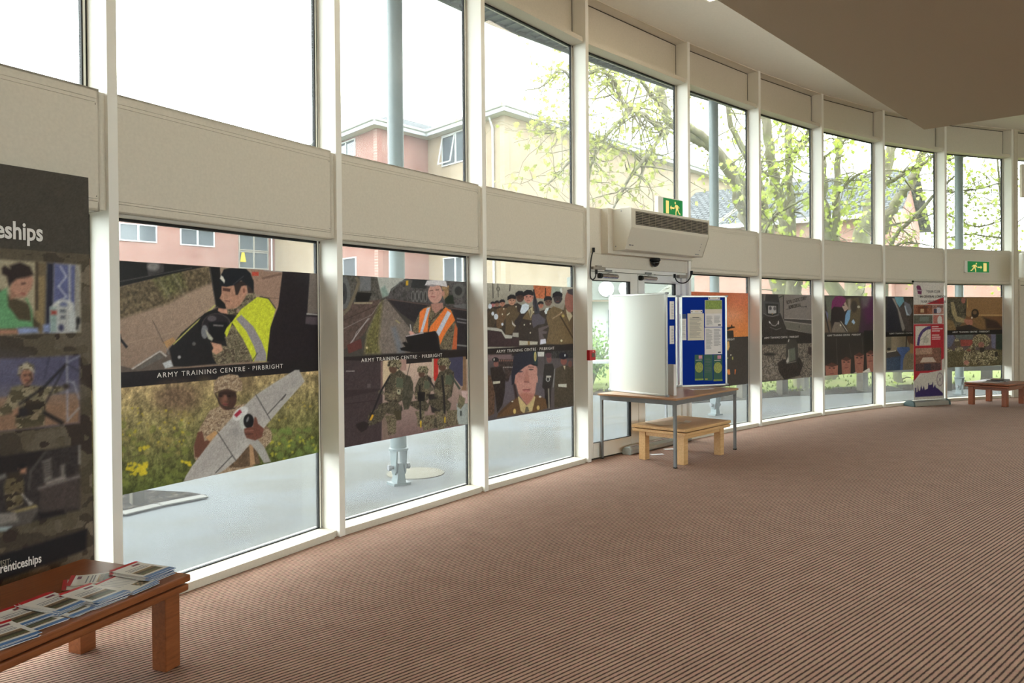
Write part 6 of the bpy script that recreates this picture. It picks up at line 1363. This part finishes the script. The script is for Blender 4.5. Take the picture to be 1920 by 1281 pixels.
for (x0, y0, x1, y1, s_) in ((1475, 571, 1511, 562, 'ROYAL LOGISTIC CORPS'), (1479, 580, 1502, 575, 'BOMB DISPOSAL')):
    p = on_line(x0, y0, A_, B_); q = on_line(x1, y1, A_, B_); dd = (q-p); M2 = frame_matrix(p, dd.normalized(), Vector((0, 0, 1))-dd.normalized()*dd.normalized().z)
    text('lettering', s_, mt, o5, M2, .085, dd.length)
# --- bay 6 : berets
a, i = film(6, .0085); a.fr(1540, 550, 8.01); a.C[:] = (62, 54, 50); a.poly([(50, 40), (250, 40), (180, 150), (150, 420), (110, 420)], (98, 100, 88), soft=3); a.poly([(50, 250), (130, 420), (160, 590), (50, 590)], (104, 86, 70)); a.line([(55, 300), (120, 590)], 16, (40, 36, 40)); a.poly([(62, 260), (100, 300), (100, 420)], (96, 100, 140)); a.poly([(300, 100), (560, 60), (600, 240), (560, 580), (400, 590), (360, 420)], (92, 78, 58), soft=4, tex=.2); a.poly([(400, 90), (440, 80), (450, 260), (400, 280)], (146, 130, 116), soft=4)
a.poly([(380, 260), (440, 250), (430, 380), (380, 480), (345, 460), (340, 380)], (110, 150, 190)); a.poly([(140, 420), (150, 250), (200, 100), (330, 200), (400, 240), (360, 330), (350, 470), (240, 430), (160, 500)], (44, 36, 38)); a.poly([(160, 120), (210, 50), (300, 40), (370, 80), (360, 130), (300, 210), (190, 200), (150, 250)], (116, 38, 88), tex=.15); a.poly([(310, 200), (360, 130), (405, 225), (385, 250), (350, 275)], (176, 148, 134)); a.ell(335, 180, 14, 12, (60, 46, 46)); a.poly([(160, 540), (200, 430), (300, 440), (390, 560), (400, 590), (160, 590)], (118, 104, 92), tex=.15); a.ell(290, 478, 14, 18, (196, 186, 160)); a.line([(270, 410), (380, 580)], 20, (60, 52, 50)); a.line([(290, 420), (390, 570)], 9, (196, 184, 168))
a.ell(490, 200, 50, 90, (60, 50, 46), soft=4); a.ell(560, 205, 22, 20, (170, 160, 140)); a.poly([(450, 430), (480, 390), (510, 440), (490, 470)], (150, 176, 206)); a.poly([(600, 100), (800, 40), (800, 900), (620, 760), (560, 600), (600, 400)], (66, 42, 58), soft=4); a.poly([(690, 50), (800, 45), (800, 420), (680, 450), (640, 250)], (92, 32, 80), soft=12, al=.6); a.poly([(600, 60), (740, 50), (700, 200), (620, 220)], (120, 116, 112), soft=8, al=.6)
a.plane(0, BZ1, (48, 42, 40)); a.plane(0, BZ0-.0, (48, 42, 40)); a.poly([(640, 560), (800, 560), (800, 950), (640, 900)], (34, 32, 30)); a.line([(225, 680), (240, 1060)], 8, (80, 74, 70)); a.line([(420, 760), (450, 960)], 6, (76, 70, 66)); a.line([(610, 660), (630, 940)], 6, (80, 76, 72))
for (x0, x1, y) in ((60, 250, 1080), (300, 445, 990), (495, 640, 925), (675, 800, 890)):
    a.poly([(x0, y+10), ((x0+x1)/2, y-30), (x1, y), (x1-8, y+230), (x1-30, 1240), (x0+20, 1240), (x0+10, y+200)], (154, 98, 82), tex=.1); a.poly([(x0+10, y+10), ((x0+x1)/2, y-40), (x1, y), ((x0+x1)/2+10, y+30)], (84, 50, 44)); a.line([((x0+x1)/2-24, y+130), ((x0+x1)/2+30, y+126)], 12, (112, 52, 48)); a.poly([((x0+x1)/2-12, y+95), ((x0+x1)/2+14, y+95), ((x0+x1)/2, y+50)], (146, 84, 70)); a.ell((x0+x1)/2-30, y+44, 18, 9, (60, 38, 36)); a.ell((x0+x1)/2+34, y+44, 18, 9, (60, 38, 36))
a.poly([(620, 1180), (720, 1120), (760, 1240), (640, 1240)], (206, 198, 186)); a.poly([(480, 1200), (530, 1180), (520, 1240)], (200, 190, 180)); a.speck(100, .07, 5)
finish(a, i, 'window print of a maroon beret above a row of four half hidden faces')
# --- bay 7 : medic / blue glove
a, i = film(7, .0088); a.fr(1655, 550, 8.54); a.C[:] = (74, 64, 60); a.speck(30, .4, 2); a.poly([(70, 60), (190, 60), (250, 350), (310, 620), (60, 620)], (42, 40, 48), soft=4, tex=.3); a.poly([(190, 60), (330, 60), (345, 130), (270, 225), (220, 150)], (110, 160, 176)); a.poly([(150, 80), (190, 80), (300, 360), (375, 540), (330, 610), (310, 590), (240, 260)], (150, 138, 130), soft=2); a.poly([(270, 225), (350, 200), (380, 360), (440, 480), (480, 620), (380, 620), (300, 380)], (88, 74, 72), tex=.2); a.poly([(345, 130), (440, 180), (475, 300), (440, 360), (380, 350), (350, 220)], (122, 120, 130)); a.poly([(345, 200), (365, 200), (400, 320), (440, 355), (385, 355)], (186, 196, 210)); a.poly([(470, 60), (640, 60), (640, 620), (480, 600), (430, 440), (500, 200)], (74, 60, 54), soft=4, tex=.3); a.poly([(560, 290), (590, 230), (640, 300), (600, 440)], (92, 92, 104))
a.plane(0, BZ0, (138, 120, 96)); a.poly([(380, 680), (640, 690), (640, 960), (560, 880), (440, 840), (400, 760)], (104, 72, 54), tex=.2); a.poly([(60, 690), (140, 690), (140, 900), (60, 920)], (104, 94, 78)); a.line([(385, 680), (375, 860)], 16, (56, 48, 42)); a.poly([(440, 800), (560, 850), (640, 880), (640, 1060), (560, 980), (440, 960)], (172, 126, 80)); a.poly([(60, 940), (220, 910), (310, 1000), (310, 1040), (60, 1050)], (70, 62, 58)); a.line([(70, 945), (215, 920)], 16, (196, 180, 160)); a.poly([(60, 1040), (300, 1000), (320, 1240), (60, 1240)], (60, 72, 92), tex=.3); a.poly([(400, 980), (640, 1020), (640, 1240), (360, 1240)], (132, 116, 90), tex=.3); a.poly([(230, 870), (300, 860), (420, 860), (440, 900), (360, 980), (330, 1070), (320, 1230), (280, 1230), (290, 1000), (230, 910)], (76, 98, 150), tex=.15); a.ell(100, 895, 30, 20, (36, 32, 32))
a.plane(BZ0, BZ1, (32, 28, 28)); a.speck(100, .08, 5); finish(a, i, 'window print with a blue gloved hand, half hidden behind the roller banner')
# --- bay 8 : searcher / sniper
a, i = film(8, .0090); a.fr(1770, 550, 8.835); a.C[:] = (112, 84, 56); a.poly([(360, 70), (980, 70), (980, 350), (360, 350)], (142, 104, 66), tex=.12); a.poly([(560, 350), (980, 350), (980, 380), (560, 380)], (176, 136, 88)); a.poly([(360, 380), (980, 380), (980, 560), (360, 560)], (116, 78, 50)); a.line([(380, 90), (390, 240)], 14, (186, 146, 84)); a.cs = 20; a.poly([(30, 90), (260, 80), (380, 90), (360, 400), (250, 560), (30, 600)], CAMOD); a.poly([(110, 150), (160, 140), (220, 380), (360, 430), (340, 490), (200, 470), (130, 330)], (150, 132, 96), tex=.25); a.poly([(30, 420), (150, 460), (210, 610), (30, 620)], (124, 98, 64), tex=.3); a.ell(320, 120, 36, 50, (150, 92, 78)); a.poly([(340, 430), (470, 440), (480, 520), (400, 540), (330, 470)], (164, 104, 84)); a.ell(410, 340, 40, 50, (148, 112, 72)); a.ell(515, 335, 62, 76, (46, 36, 32)); a.ell(510, 320, 34, 34, (112, 84, 60)); a.ell(462, 405, 13, 16, (214, 206, 190)); a.poly([(480, 430), (600, 370), (760, 430), (870, 470), (950, 580), (600, 600), (470, 560)], (124, 92, 58), tex=.2); a.poly([(640, 390), (760, 430), (870, 460), (980, 590), (700, 590), (680, 440)], (60, 44, 38), soft=4); a.poly([(200, 560), (420, 520), (600, 600), (200, 620)], (44, 36, 34))
a.plane(0, BZ0, (96, 86, 62)); a.poly([(30, 680), (980, 680), (980, 930), (30, 960)], (88, 74, 74), tex=.2); a.poly([(270, 770), (480, 770), (470, 870), (270, 880)], (150, 66, 60)); a.poly([(180, 680), (480, 680), (470, 770), (200, 760)], (90, 94, 92)); a.poly([(40, 690), (150, 690), (180, 740), (120, 880), (50, 900)], (92, 92, 116)); a.poly([(30, 960), (980, 930), (980, 1220), (30, 1220)], (92, 82, 58), tex=.5); a.poly([(780, 680), (860, 680), (850, 920), (790, 900)], (104, 100, 124)); a.poly([(860, 680), (980, 680), (980, 940), (860, 930)], (44, 54, 46))
a.cs = 26; GH = [(142, 128, 96), (104, 94, 68), (178, 164, 130), (66, 54, 42)]
a.ell(215, 800, 40, 55, GH); a.poly([(170, 800), (270, 800), (280, 880), (180, 880)], (90, 76, 60)); a.ell(250, 930, 70, 46, GH); a.ell(85, 950, 56, 30, GH); a.ell(620, 790, 150, 115, GH); a.poly([(480, 830), (340, 960), (300, 1100), (330, 1200), (420, 1200), (440, 1060), (520, 1020), (520, 900)], GH); a.poly([(520, 960), (800, 950), (820, 1060), (500, 1080)], GH); a.poly([(440, 1090), (760, 1100), (760, 1190), (480, 1180)], GH); a.poly([(760, 940), (860, 960), (900, 1080), (800, 1140), (740, 1060)], GH); a.ell(615, 855, 50, 50, (140, 92, 80), tex=.2); a.poly([(590, 900), (680, 900), (660, 970), (600, 980)], (50, 40, 36)); a.ell(370, 1150, 44, 40, (170, 116, 100), tex=.2); a.ell(410, 945, 36, 20, (130, 74, 62)); a.line([(480, 830), (520, 1000)], 16, (70, 58, 46)); a.ell(865, 1010, 28, 44, (50, 42, 36)); a.speck(60, .22, 5, b1=BZ0)
a.plane(BZ0, BZ1, (32, 28, 28)); a.speck(100, .08, 5); finish(a, i, 'window print of a searcher on sandy ground above a camouflaged sniper crawling')

# --- tall banner at the far left
i = K0-1; A = W(i, 0, -.04, 0); Sr = L[i]-.090; S0 = Sr-2.0
A = W(i, S0, -.04, 0); a = Art(Vector((A.x, A.y, 0)), Vector((D[i].x, D[i].y, 0)), Sr-S0, .35, 2.353, .0062)
a.C[:] = (74, 68, 60); a.fr(0, 300, 3.204); a.cs = 5; MTP = [(96, 87, 70), (84, 76, 60), (106, 96, 80), (72, 63, 53)]
yb = a.b < 2.05
a.poly([(-900, 300), (0, 515), (300, 545), (385, 560), (540, 545), (600, 2000), (600, 3600), (-900, 3600)], MTP)
n_ = fbm(a.a*6, a.b*6, 21); a.C[(n_ > .68) & (a.b < 1.93)] = (60, 49, 43); a.C[(n_ < .24) & (a.b < 1.93)] = (124, 112, 94)
a.plane(1.955, 2.36, (74, 69, 61)); a.speck(26, .03, 5)
a.fr(0, 300, 3.204)
a.poly([(-700, 560), (0, 598), (482, 632), (484, 1034), (0, 1050), (-700, 1080)], (176, 166, 138)); a.poly([(215, 612), (282, 618), (270, 1040), (205, 1040)], (120, 104, 78)); a.poly([(222, 700), (270, 700), (262, 990), (215, 980)], (150, 130, 92)); a.rect(216, 614, 228, 900, (60, 52, 44)); a.poly([(282, 618), (326, 622), (316, 1038), (272, 1040)], (40, 42, 60)); a.poly([(326, 622), (455, 632), (450, 1030), (316, 1038)], (98, 106, 156)); a.rect(412, 630, 424, 900, (180, 184, 190)); a.poly([(455, 632), (482, 634), (484, 1034), (448, 1034)], (160, 158, 150)); a.line([(362, 640), (398, 700), (352, 760), (398, 820), (355, 850)], 5, (200, 206, 222))
a.poly([(300, 885), (345, 855), (440, 860), (455, 940), (456, 1034), (300, 1036)], (196, 204, 204)); a.ell(380, 880, 60, 42, (206, 210, 208)); a.ell(382, 875, 24, 22, (110, 120, 160)); a.rect(302, 886, 340, 1032, (150, 178, 176)); a.rect(308, 906, 342, 928, (170, 60, 50)); a.rect(345, 880, 410, 1034, (186, 190, 190)); a.ell(368, 1008, 16, 20, (60, 62, 96)); a.ell(470, 965, 12, 20, (34, 34, 38)); a.line([(468, 980), (462, 1015)], 8, (34, 34, 38)); a.rect(362, 900, 392, 915, (80, 88, 100)); a.rect(365, 935, 390, 955, (90, 96, 108))
a.poly([(-200, 800), (0, 780), (60, 820), (170, 860), (200, 940), (240, 990), (220, 1040), (-300, 1050)], (84, 74, 54)); a.poly([(-300, 840), (0, 790), (40, 770), (50, 880), (110, 960), (190, 970), (180, 880), (150, 830), (165, 835), (192, 900), (200, 1005), (0, 1020), (-300, 1040)], (104, 168, 116), tex=.08); a.poly([(60, 760), (100, 740), (120, 820), (60, 840)], (172, 126, 104)); a.poly([(95, 700), (190, 690), (202, 720), (190, 770), (150, 825), (110, 828), (70, 780), (66, 730)], (192, 142, 120)); a.poly([(10, 650), (30, 635), (62, 655), (58, 635), (120, 615), (180, 640), (202, 690), (160, 705), (100, 715), (70, 740), (55, 760), (40, 700), (12, 685)], (50, 38, 36)); a.line([(130, 745), (152, 740)], 6, (60, 40, 38)); a.line([(128, 800), (150, 806)], 5, (150, 76, 72)); a.poly([(100, 1012), (150, 1006), (225, 1010), (232, 1038), (110, 1046)], (140, 158, 206)); a.poly([(-200, 1020), (100, 1018), (110, 1045), (-200, 1060)], (176, 128, 104)); a.poly([(260, 990), (300, 985), (300, 1035), (258, 1035)], (134, 152, 200))
a.fr(0, 640, 2.785)
a.poly([(-600, 90), (0, 92), (250, 82), (415, 72), (415, 425), (230, 450), (0, 470), (-600, 500)], (88, 88, 118)); a.poly([(-600, 300), (0, 292), (415, 270), (415, 425), (0, 470), (-600, 520)], (150, 116, 92), tex=.12); a.poly([(-600, 290), (415, 240), (415, 290), (-600, 330)], (140, 130, 126), soft=6, al=.6); a.ell(20, 140, 120, 30, (116, 116, 146), soft=10, al=.6)
a.cs = 14; a.poly([(-60, 370), (20, 340), (60, 240), (120, 225), (200, 235), (330, 235), (340, 255), (245, 290), (235, 370), (230, 440), (90, 462), (80, 370), (0, 392)], [(128, 118, 92), (92, 84, 62), (156, 144, 116), (70, 58, 46)]); a.ell(140, 185, 34, 46, (166, 118, 96)); a.poly([(92, 175), (100, 130), (140, 108), (175, 125), (180, 165), (150, 148), (112, 150), (104, 185)], [(160, 150, 122), (120, 110, 84), (184, 174, 148), (90, 78, 60)]); a.line([(125, 178), (135, 178)], 5, (50, 36, 32)); a.line([(148, 176), (158, 176)], 5, (50, 36, 32)); a.line([(130, 205), (150, 205)], 4, (110, 60, 54)); a.line([(160, 170), (165, 200), (140, 222)], 4, (60, 50, 40))
a.poly([(90, 330), (230, 320), (230, 420), (80, 440)], [(112, 100, 76), (80, 72, 52), (140, 124, 98), (52, 44, 36)]); a.line([(100, 330), (230, 240), (345, 120)], 11, (34, 32, 36)); a.line([(345, 120), (240, 320)], 6, (46, 42, 46)); a.line([(350, 78), (352, 420)], 8, (160, 160, 172)); a.line([(352, 110), (415, 78)], 4, (150, 152, 170)); a.line([(352, 120), (410, 155)], 4, (60, 60, 74)); a.line([(360, 210), (385, 215), (412, 300)], 6, (150, 152, 166)); a.line([(258, 84), (232, 190)], 3, (60, 60, 80)); a.line([(225, 370), (330, 430)], 22, (40, 36, 36)); a.ell(120, 370, 30, 26, (44, 40, 42)); a.ell(345, 236, 16, 14, (60, 52, 48)); a.line([(355, 410), (412, 350)], 5, (170, 172, 176)); a.poly([(66, 360), (96, 345), (95, 380), (70, 385)], (170, 124, 100))
a.poly([(-600, 640), (0, 605), (415, 540), (415, 880), (0, 985), (-600, 1120)], (56, 50, 50), tex=.25); a.poly([(-600, 640), (0, 605), (230, 570), (200, 640), (60, 690), (-600, 760)], (40, 34, 34)); a.poly([(205, 760), (415, 695), (415, 870), (230, 895), (210, 860)], (78, 68, 66), soft=2, tex=.12); a.line([(200, 770), (415, 705)], 12, (128, 120, 116)); a.poly([(222, 628), (265, 612), (272, 720), (232, 735)], (128, 122, 116)); a.poly([(315, 650), (338, 640), (338, 715), (318, 720)], (120, 114, 108)); a.line([(415, 545), (415, 640)], 8, (160, 156, 150)); a.line([(150, 770), (160, 680), (235, 580)], 7, (92, 86, 84))
for q in range(6): a.line([(224, 640+q*14), (268, 626+q*14)], 3, (60, 54, 52))
a.poly([(238, 735), (340, 700), (345, 720), (245, 750)], (150, 142, 136)); a.poly([(20, 760), (45, 690), (110, 680), (125, 740), (120, 850), (35, 895)], [(104, 92, 66), (80, 70, 50), (124, 110, 84), (60, 50, 40)]); a.poly([(95, 665), (138, 655), (135, 690), (110, 692)], (172, 124, 98)); a.poly([(96, 645), (120, 640), (142, 655), (110, 668), (98, 680)], (30, 26, 28)); a.line([(60, 760), (110, 790)], 16, (110, 96, 70)); a.line([(115, 800), (160, 850)], 6, (190, 184, 178)); a.ell(160, 848, 12, 8, (160, 154, 146)); a.poly([(0, 910), (190, 860), (205, 880), (160, 950), (0, 985)], (92, 86, 82)); a.poly([(60, 890), (185, 855), (195, 865), (80, 895)], (176, 158, 104)); a.poly([(-100, 905), (80, 895), (100, 940), (-100, 980)], (140, 134, 128)); a.poly([(-60, 975), (60, 968), (30, 990), (-60, 1000)], (170, 190, 196)); a.poly([(200, 900), (330, 880), (340, 900), (210, 930)], (34, 30, 32)); a.line([(-40, 730), (30, 700)], 22, (120, 118, 114))
a.poly([(-900, 1300), (0, 1118), (455, 980), (450, 1090), (0, 1252), (-900, 1560)], (28, 26, 30))
M_ = frame_matrix((a.A.x, a.A.y, .35), a.d); o = a.build('tall_banner', BANM, M_)
tag(o, 'tall dark camouflage banner with three photographs and apprenticeships lettering, far left', 'banner')
m = MB(); m.box(0, Sr-S0, 0, 2.003, -.012, -.0015); bk_ = m.obj('backing', flat('banner_back', (120, 112, 98), .8), o)
def ban_text(body, px_end, py_base, size, wdt, mat=LETTER, off=0):
    p = on_line(px_end, py_base, A, A+D[i]*1.0) if False else on_line(px_end, py_base, W(i, 0, -.044, 0), W(i, 1, -.044, 0))
    return text('lettering', body, mat, o, frame_matrix(p, Vector((D[i].x, D[i].y, 0))), size, wdt, align='RIGHT', offset=off)
ban_text('Apprenticeships', 81, 452, .118, .58, off=.003); ban_text('apprenticeships', 78, 1054, .060, .245, off=.0012)
ban_text('TO FIND OUT MORE VISIT:', 21, 1058.5, .044, .30, flat('muted_lettering', (150, 142, 128), .6))

# --- roller banner
b0 = at_z(1703, 763, 0); b1 = at_z(1771, 756, 0); A = Vector((b0.x+.03, b0.y+.02)); Bv = Vector((b1.x, b1.y)); d = (Bv-A).normalized()
A = Vector((7.11, 13.50)); Bv = Vector((7.80, 13.77)); d = (Bv-A).normalized(); lnb = (Bv-A).length
rb_ = empty('roller_banner', (A.x, A.y, 0), math.atan2(d.y, d.x)); tag(rb_, 'red and white pull up banner with photographs and a city skyline, before the windows', 'banner')
a = Art(A.to_3d(), Vector((d.x, d.y, 0)), lnb, .10, 2.20, .0095); a.C[:] = (214, 208, 200)
def bp_(u, v): return None
us = a.a/lnb; vs_ = (2.20-a.b)/2.10
a.u = us*100; a.v = vs_*300; a.soft = .9; a.sc = 1
a.poly([(100, 38), (40, 56), (100, 56)], (186, 40, 52)); a.rect(0, 58, 62, 82, (150, 92, 66), tex=.3); a.rect(14, 62, 44, 80, (120, 66, 46)); a.rect(22, 68, 34, 78, (196, 160, 120)); a.rect(63, 58, 99, 82, (176, 124, 110), tex=.2); a.ell(82, 72, 9, 8, (196, 190, 196)); a.rect(66, 68, 76, 80, (70, 70, 90)); a.rect(0, 84, 62, 106, (96, 96, 84), tex=.3); a.rect(20, 88, 50, 100, (110, 120, 112)); a.rect(64, 84, 99, 106, (186, 110, 100), tex=.2); a.ell(86, 98, 8, 12, (210, 206, 200))
a.rect(0, 107, 100, 232, (186, 40, 52)); a.poly([(100, 190), (100, 240), (0, 262), (0, 215), (88, 205)], (214, 208, 200), al=0); a.rect(6, 112, 56, 162, (206, 198, 184)); a.line([(14, 161), (18, 140), (28, 126), (42, 118), (56, 116)], 8, (74, 56, 110)); a.ell(40, 148, 10, 8, (180, 176, 160)); a.line([(20, 150), (54, 130)], 1, (150, 146, 140)); a.line([(30, 160), (48, 120)], 1, (150, 146, 140))
for q in range(3): a.line([(60, 114+q*5.5), (60+[22, 36, 26][q], 114+q*5.5)], 2.4, (226, 190, 190)); a.line([(60, 136+q*5), (60+[24, 28, 28][q], 136+q*5)], 2.4, (226, 190, 190))
a.rect(6, 168, 90, 222, (132, 92, 76), tex=.35); a.rect(6, 168, 60, 184, (176, 140, 118), tex=.3); a.poly([(20, 205), (30, 192), (62, 192), (74, 205)], (206, 186, 170)); a.rect(6, 208, 88, 226, (90, 66, 66), tex=.5); a.rect(34, 208, 56, 226, (70, 60, 70), tex=.3); a.poly([(0, 226), (20, 232), (0, 252)], (186, 40, 52)); a.poly([(100, 196), (92, 200), (92, 226), (28, 234), (0, 254), (0, 300), (100, 300)], (204, 198, 188))
a.rect(6, 168, 88, 226, (132, 92, 76), tex=.0, al=0); a.poly([(4, 292), (4, 268), (8, 268), (9, 280), (12, 278), (13, 262), (16, 276), (20, 277), (24, 262), (28, 274), (32, 264), (36, 275), (46, 272), (47, 258), (49, 258), (50, 263), (60, 262), (61, 256), (63, 256), (64, 271), (70, 262), (72, 270), (80, 274), (96, 286), (96, 292)], (58, 44, 100)); a.ell(86, 250, 11, 18, (150, 132, 140)); a.ell(86, 250, 8.5, 15, (204, 198, 188)); a.ell(86, 250, 2, 3, (90, 70, 90)); a.line([(86, 234), (86, 268)], .9, (150, 132, 140)); a.line([(77, 240), (95, 262)], .9, (150, 132, 140)); a.line([(77, 262), (95, 240)], .9, (150, 132, 140))
a.poly([(9, 12), (14, 8), (22, 10), (27, 22), (26, 32), (14, 30), (12, 20)], (120, 52, 92)); a.line([(10, 21), (26, 22)], 2.4, (196, 180, 190)); a.poly([(10, 33), (28, 33), (18, 41)], (190, 184, 180))
M_ = frame_matrix((A.x, A.y, .10), a.d); sh = a.build('printed_sheet', BANM, M_); 
def under(ob, par): ob.parent = par; ob.matrix_parent_inverse = (Matrix.Translation(par.location) @ Matrix.Rotation(par.rotation_euler.z, 4, 'Z')).inverted()
under(sh, rb_)
m = MB(); m.box(0, lnb, .002, .004, .10, 2.2); m.obj('sheet_back', flat('sheet_back', (190, 188, 184), .7), rb_)
m = MB(); m.tube([(-.01, .0, 2.205), (lnb+.01, .0, 2.205)], .012, 10); m.obj('top_rail', ALU, rb_); m = MB(); m.tube([(-.02, 0, 2.205), (-.009, 0, 2.205)], .02, 10); m.obj('end_cap', BLACK, rb_)
prof = [(-.10, 0), (.10, 0), (.10, .05), (.05, .09), (-.03, .10), (-.09, .07)]
m = MB(); m.sweep([(x, z) for x, z in prof], (-.10, 0, 0), (lnb+.02, 0, 0)); m.obj('cassette', ALU, rb_, bevel=.006)
for x in (-.10, lnb+.02): m = MB(); m.sweep([(x_*1.08, z*1.06) for x_, z in prof], (x-.02, 0, 0), (x+.02, 0, 0)); m.obj('end_cap', flat('cassette_end', (74, 92, 92), .5), rb_, bevel=.004)
m = MB(); m.tube([(lnb/2, .03, .09), (lnb/2, .012, 2.2)], .008, 8); m.obj('support_pole', ALU, rb_)
for k_, s_ in enumerate(('YOUR CLUB', 'IN CENTRAL LONDON', 'YOUR MILITARY CLUB', 'IS ALL YOU NEED')):
    p = A+d*lnb*.64; M2 = frame_matrix((p.x+d.y*.004, p.y-d.x*.004, 2.20-(.19+.09*k_)), Vector((d.x, d.y, 0)))
    t_ = text('lettering', s_, flat('banner_lettering', (70, 66, 72), .6), None, M2, .062, align='CENTER'); bpy.context.view_layer.update(); 
    mw = t_.matrix_world.copy(); under(t_, rb_); t_.matrix_world = mw
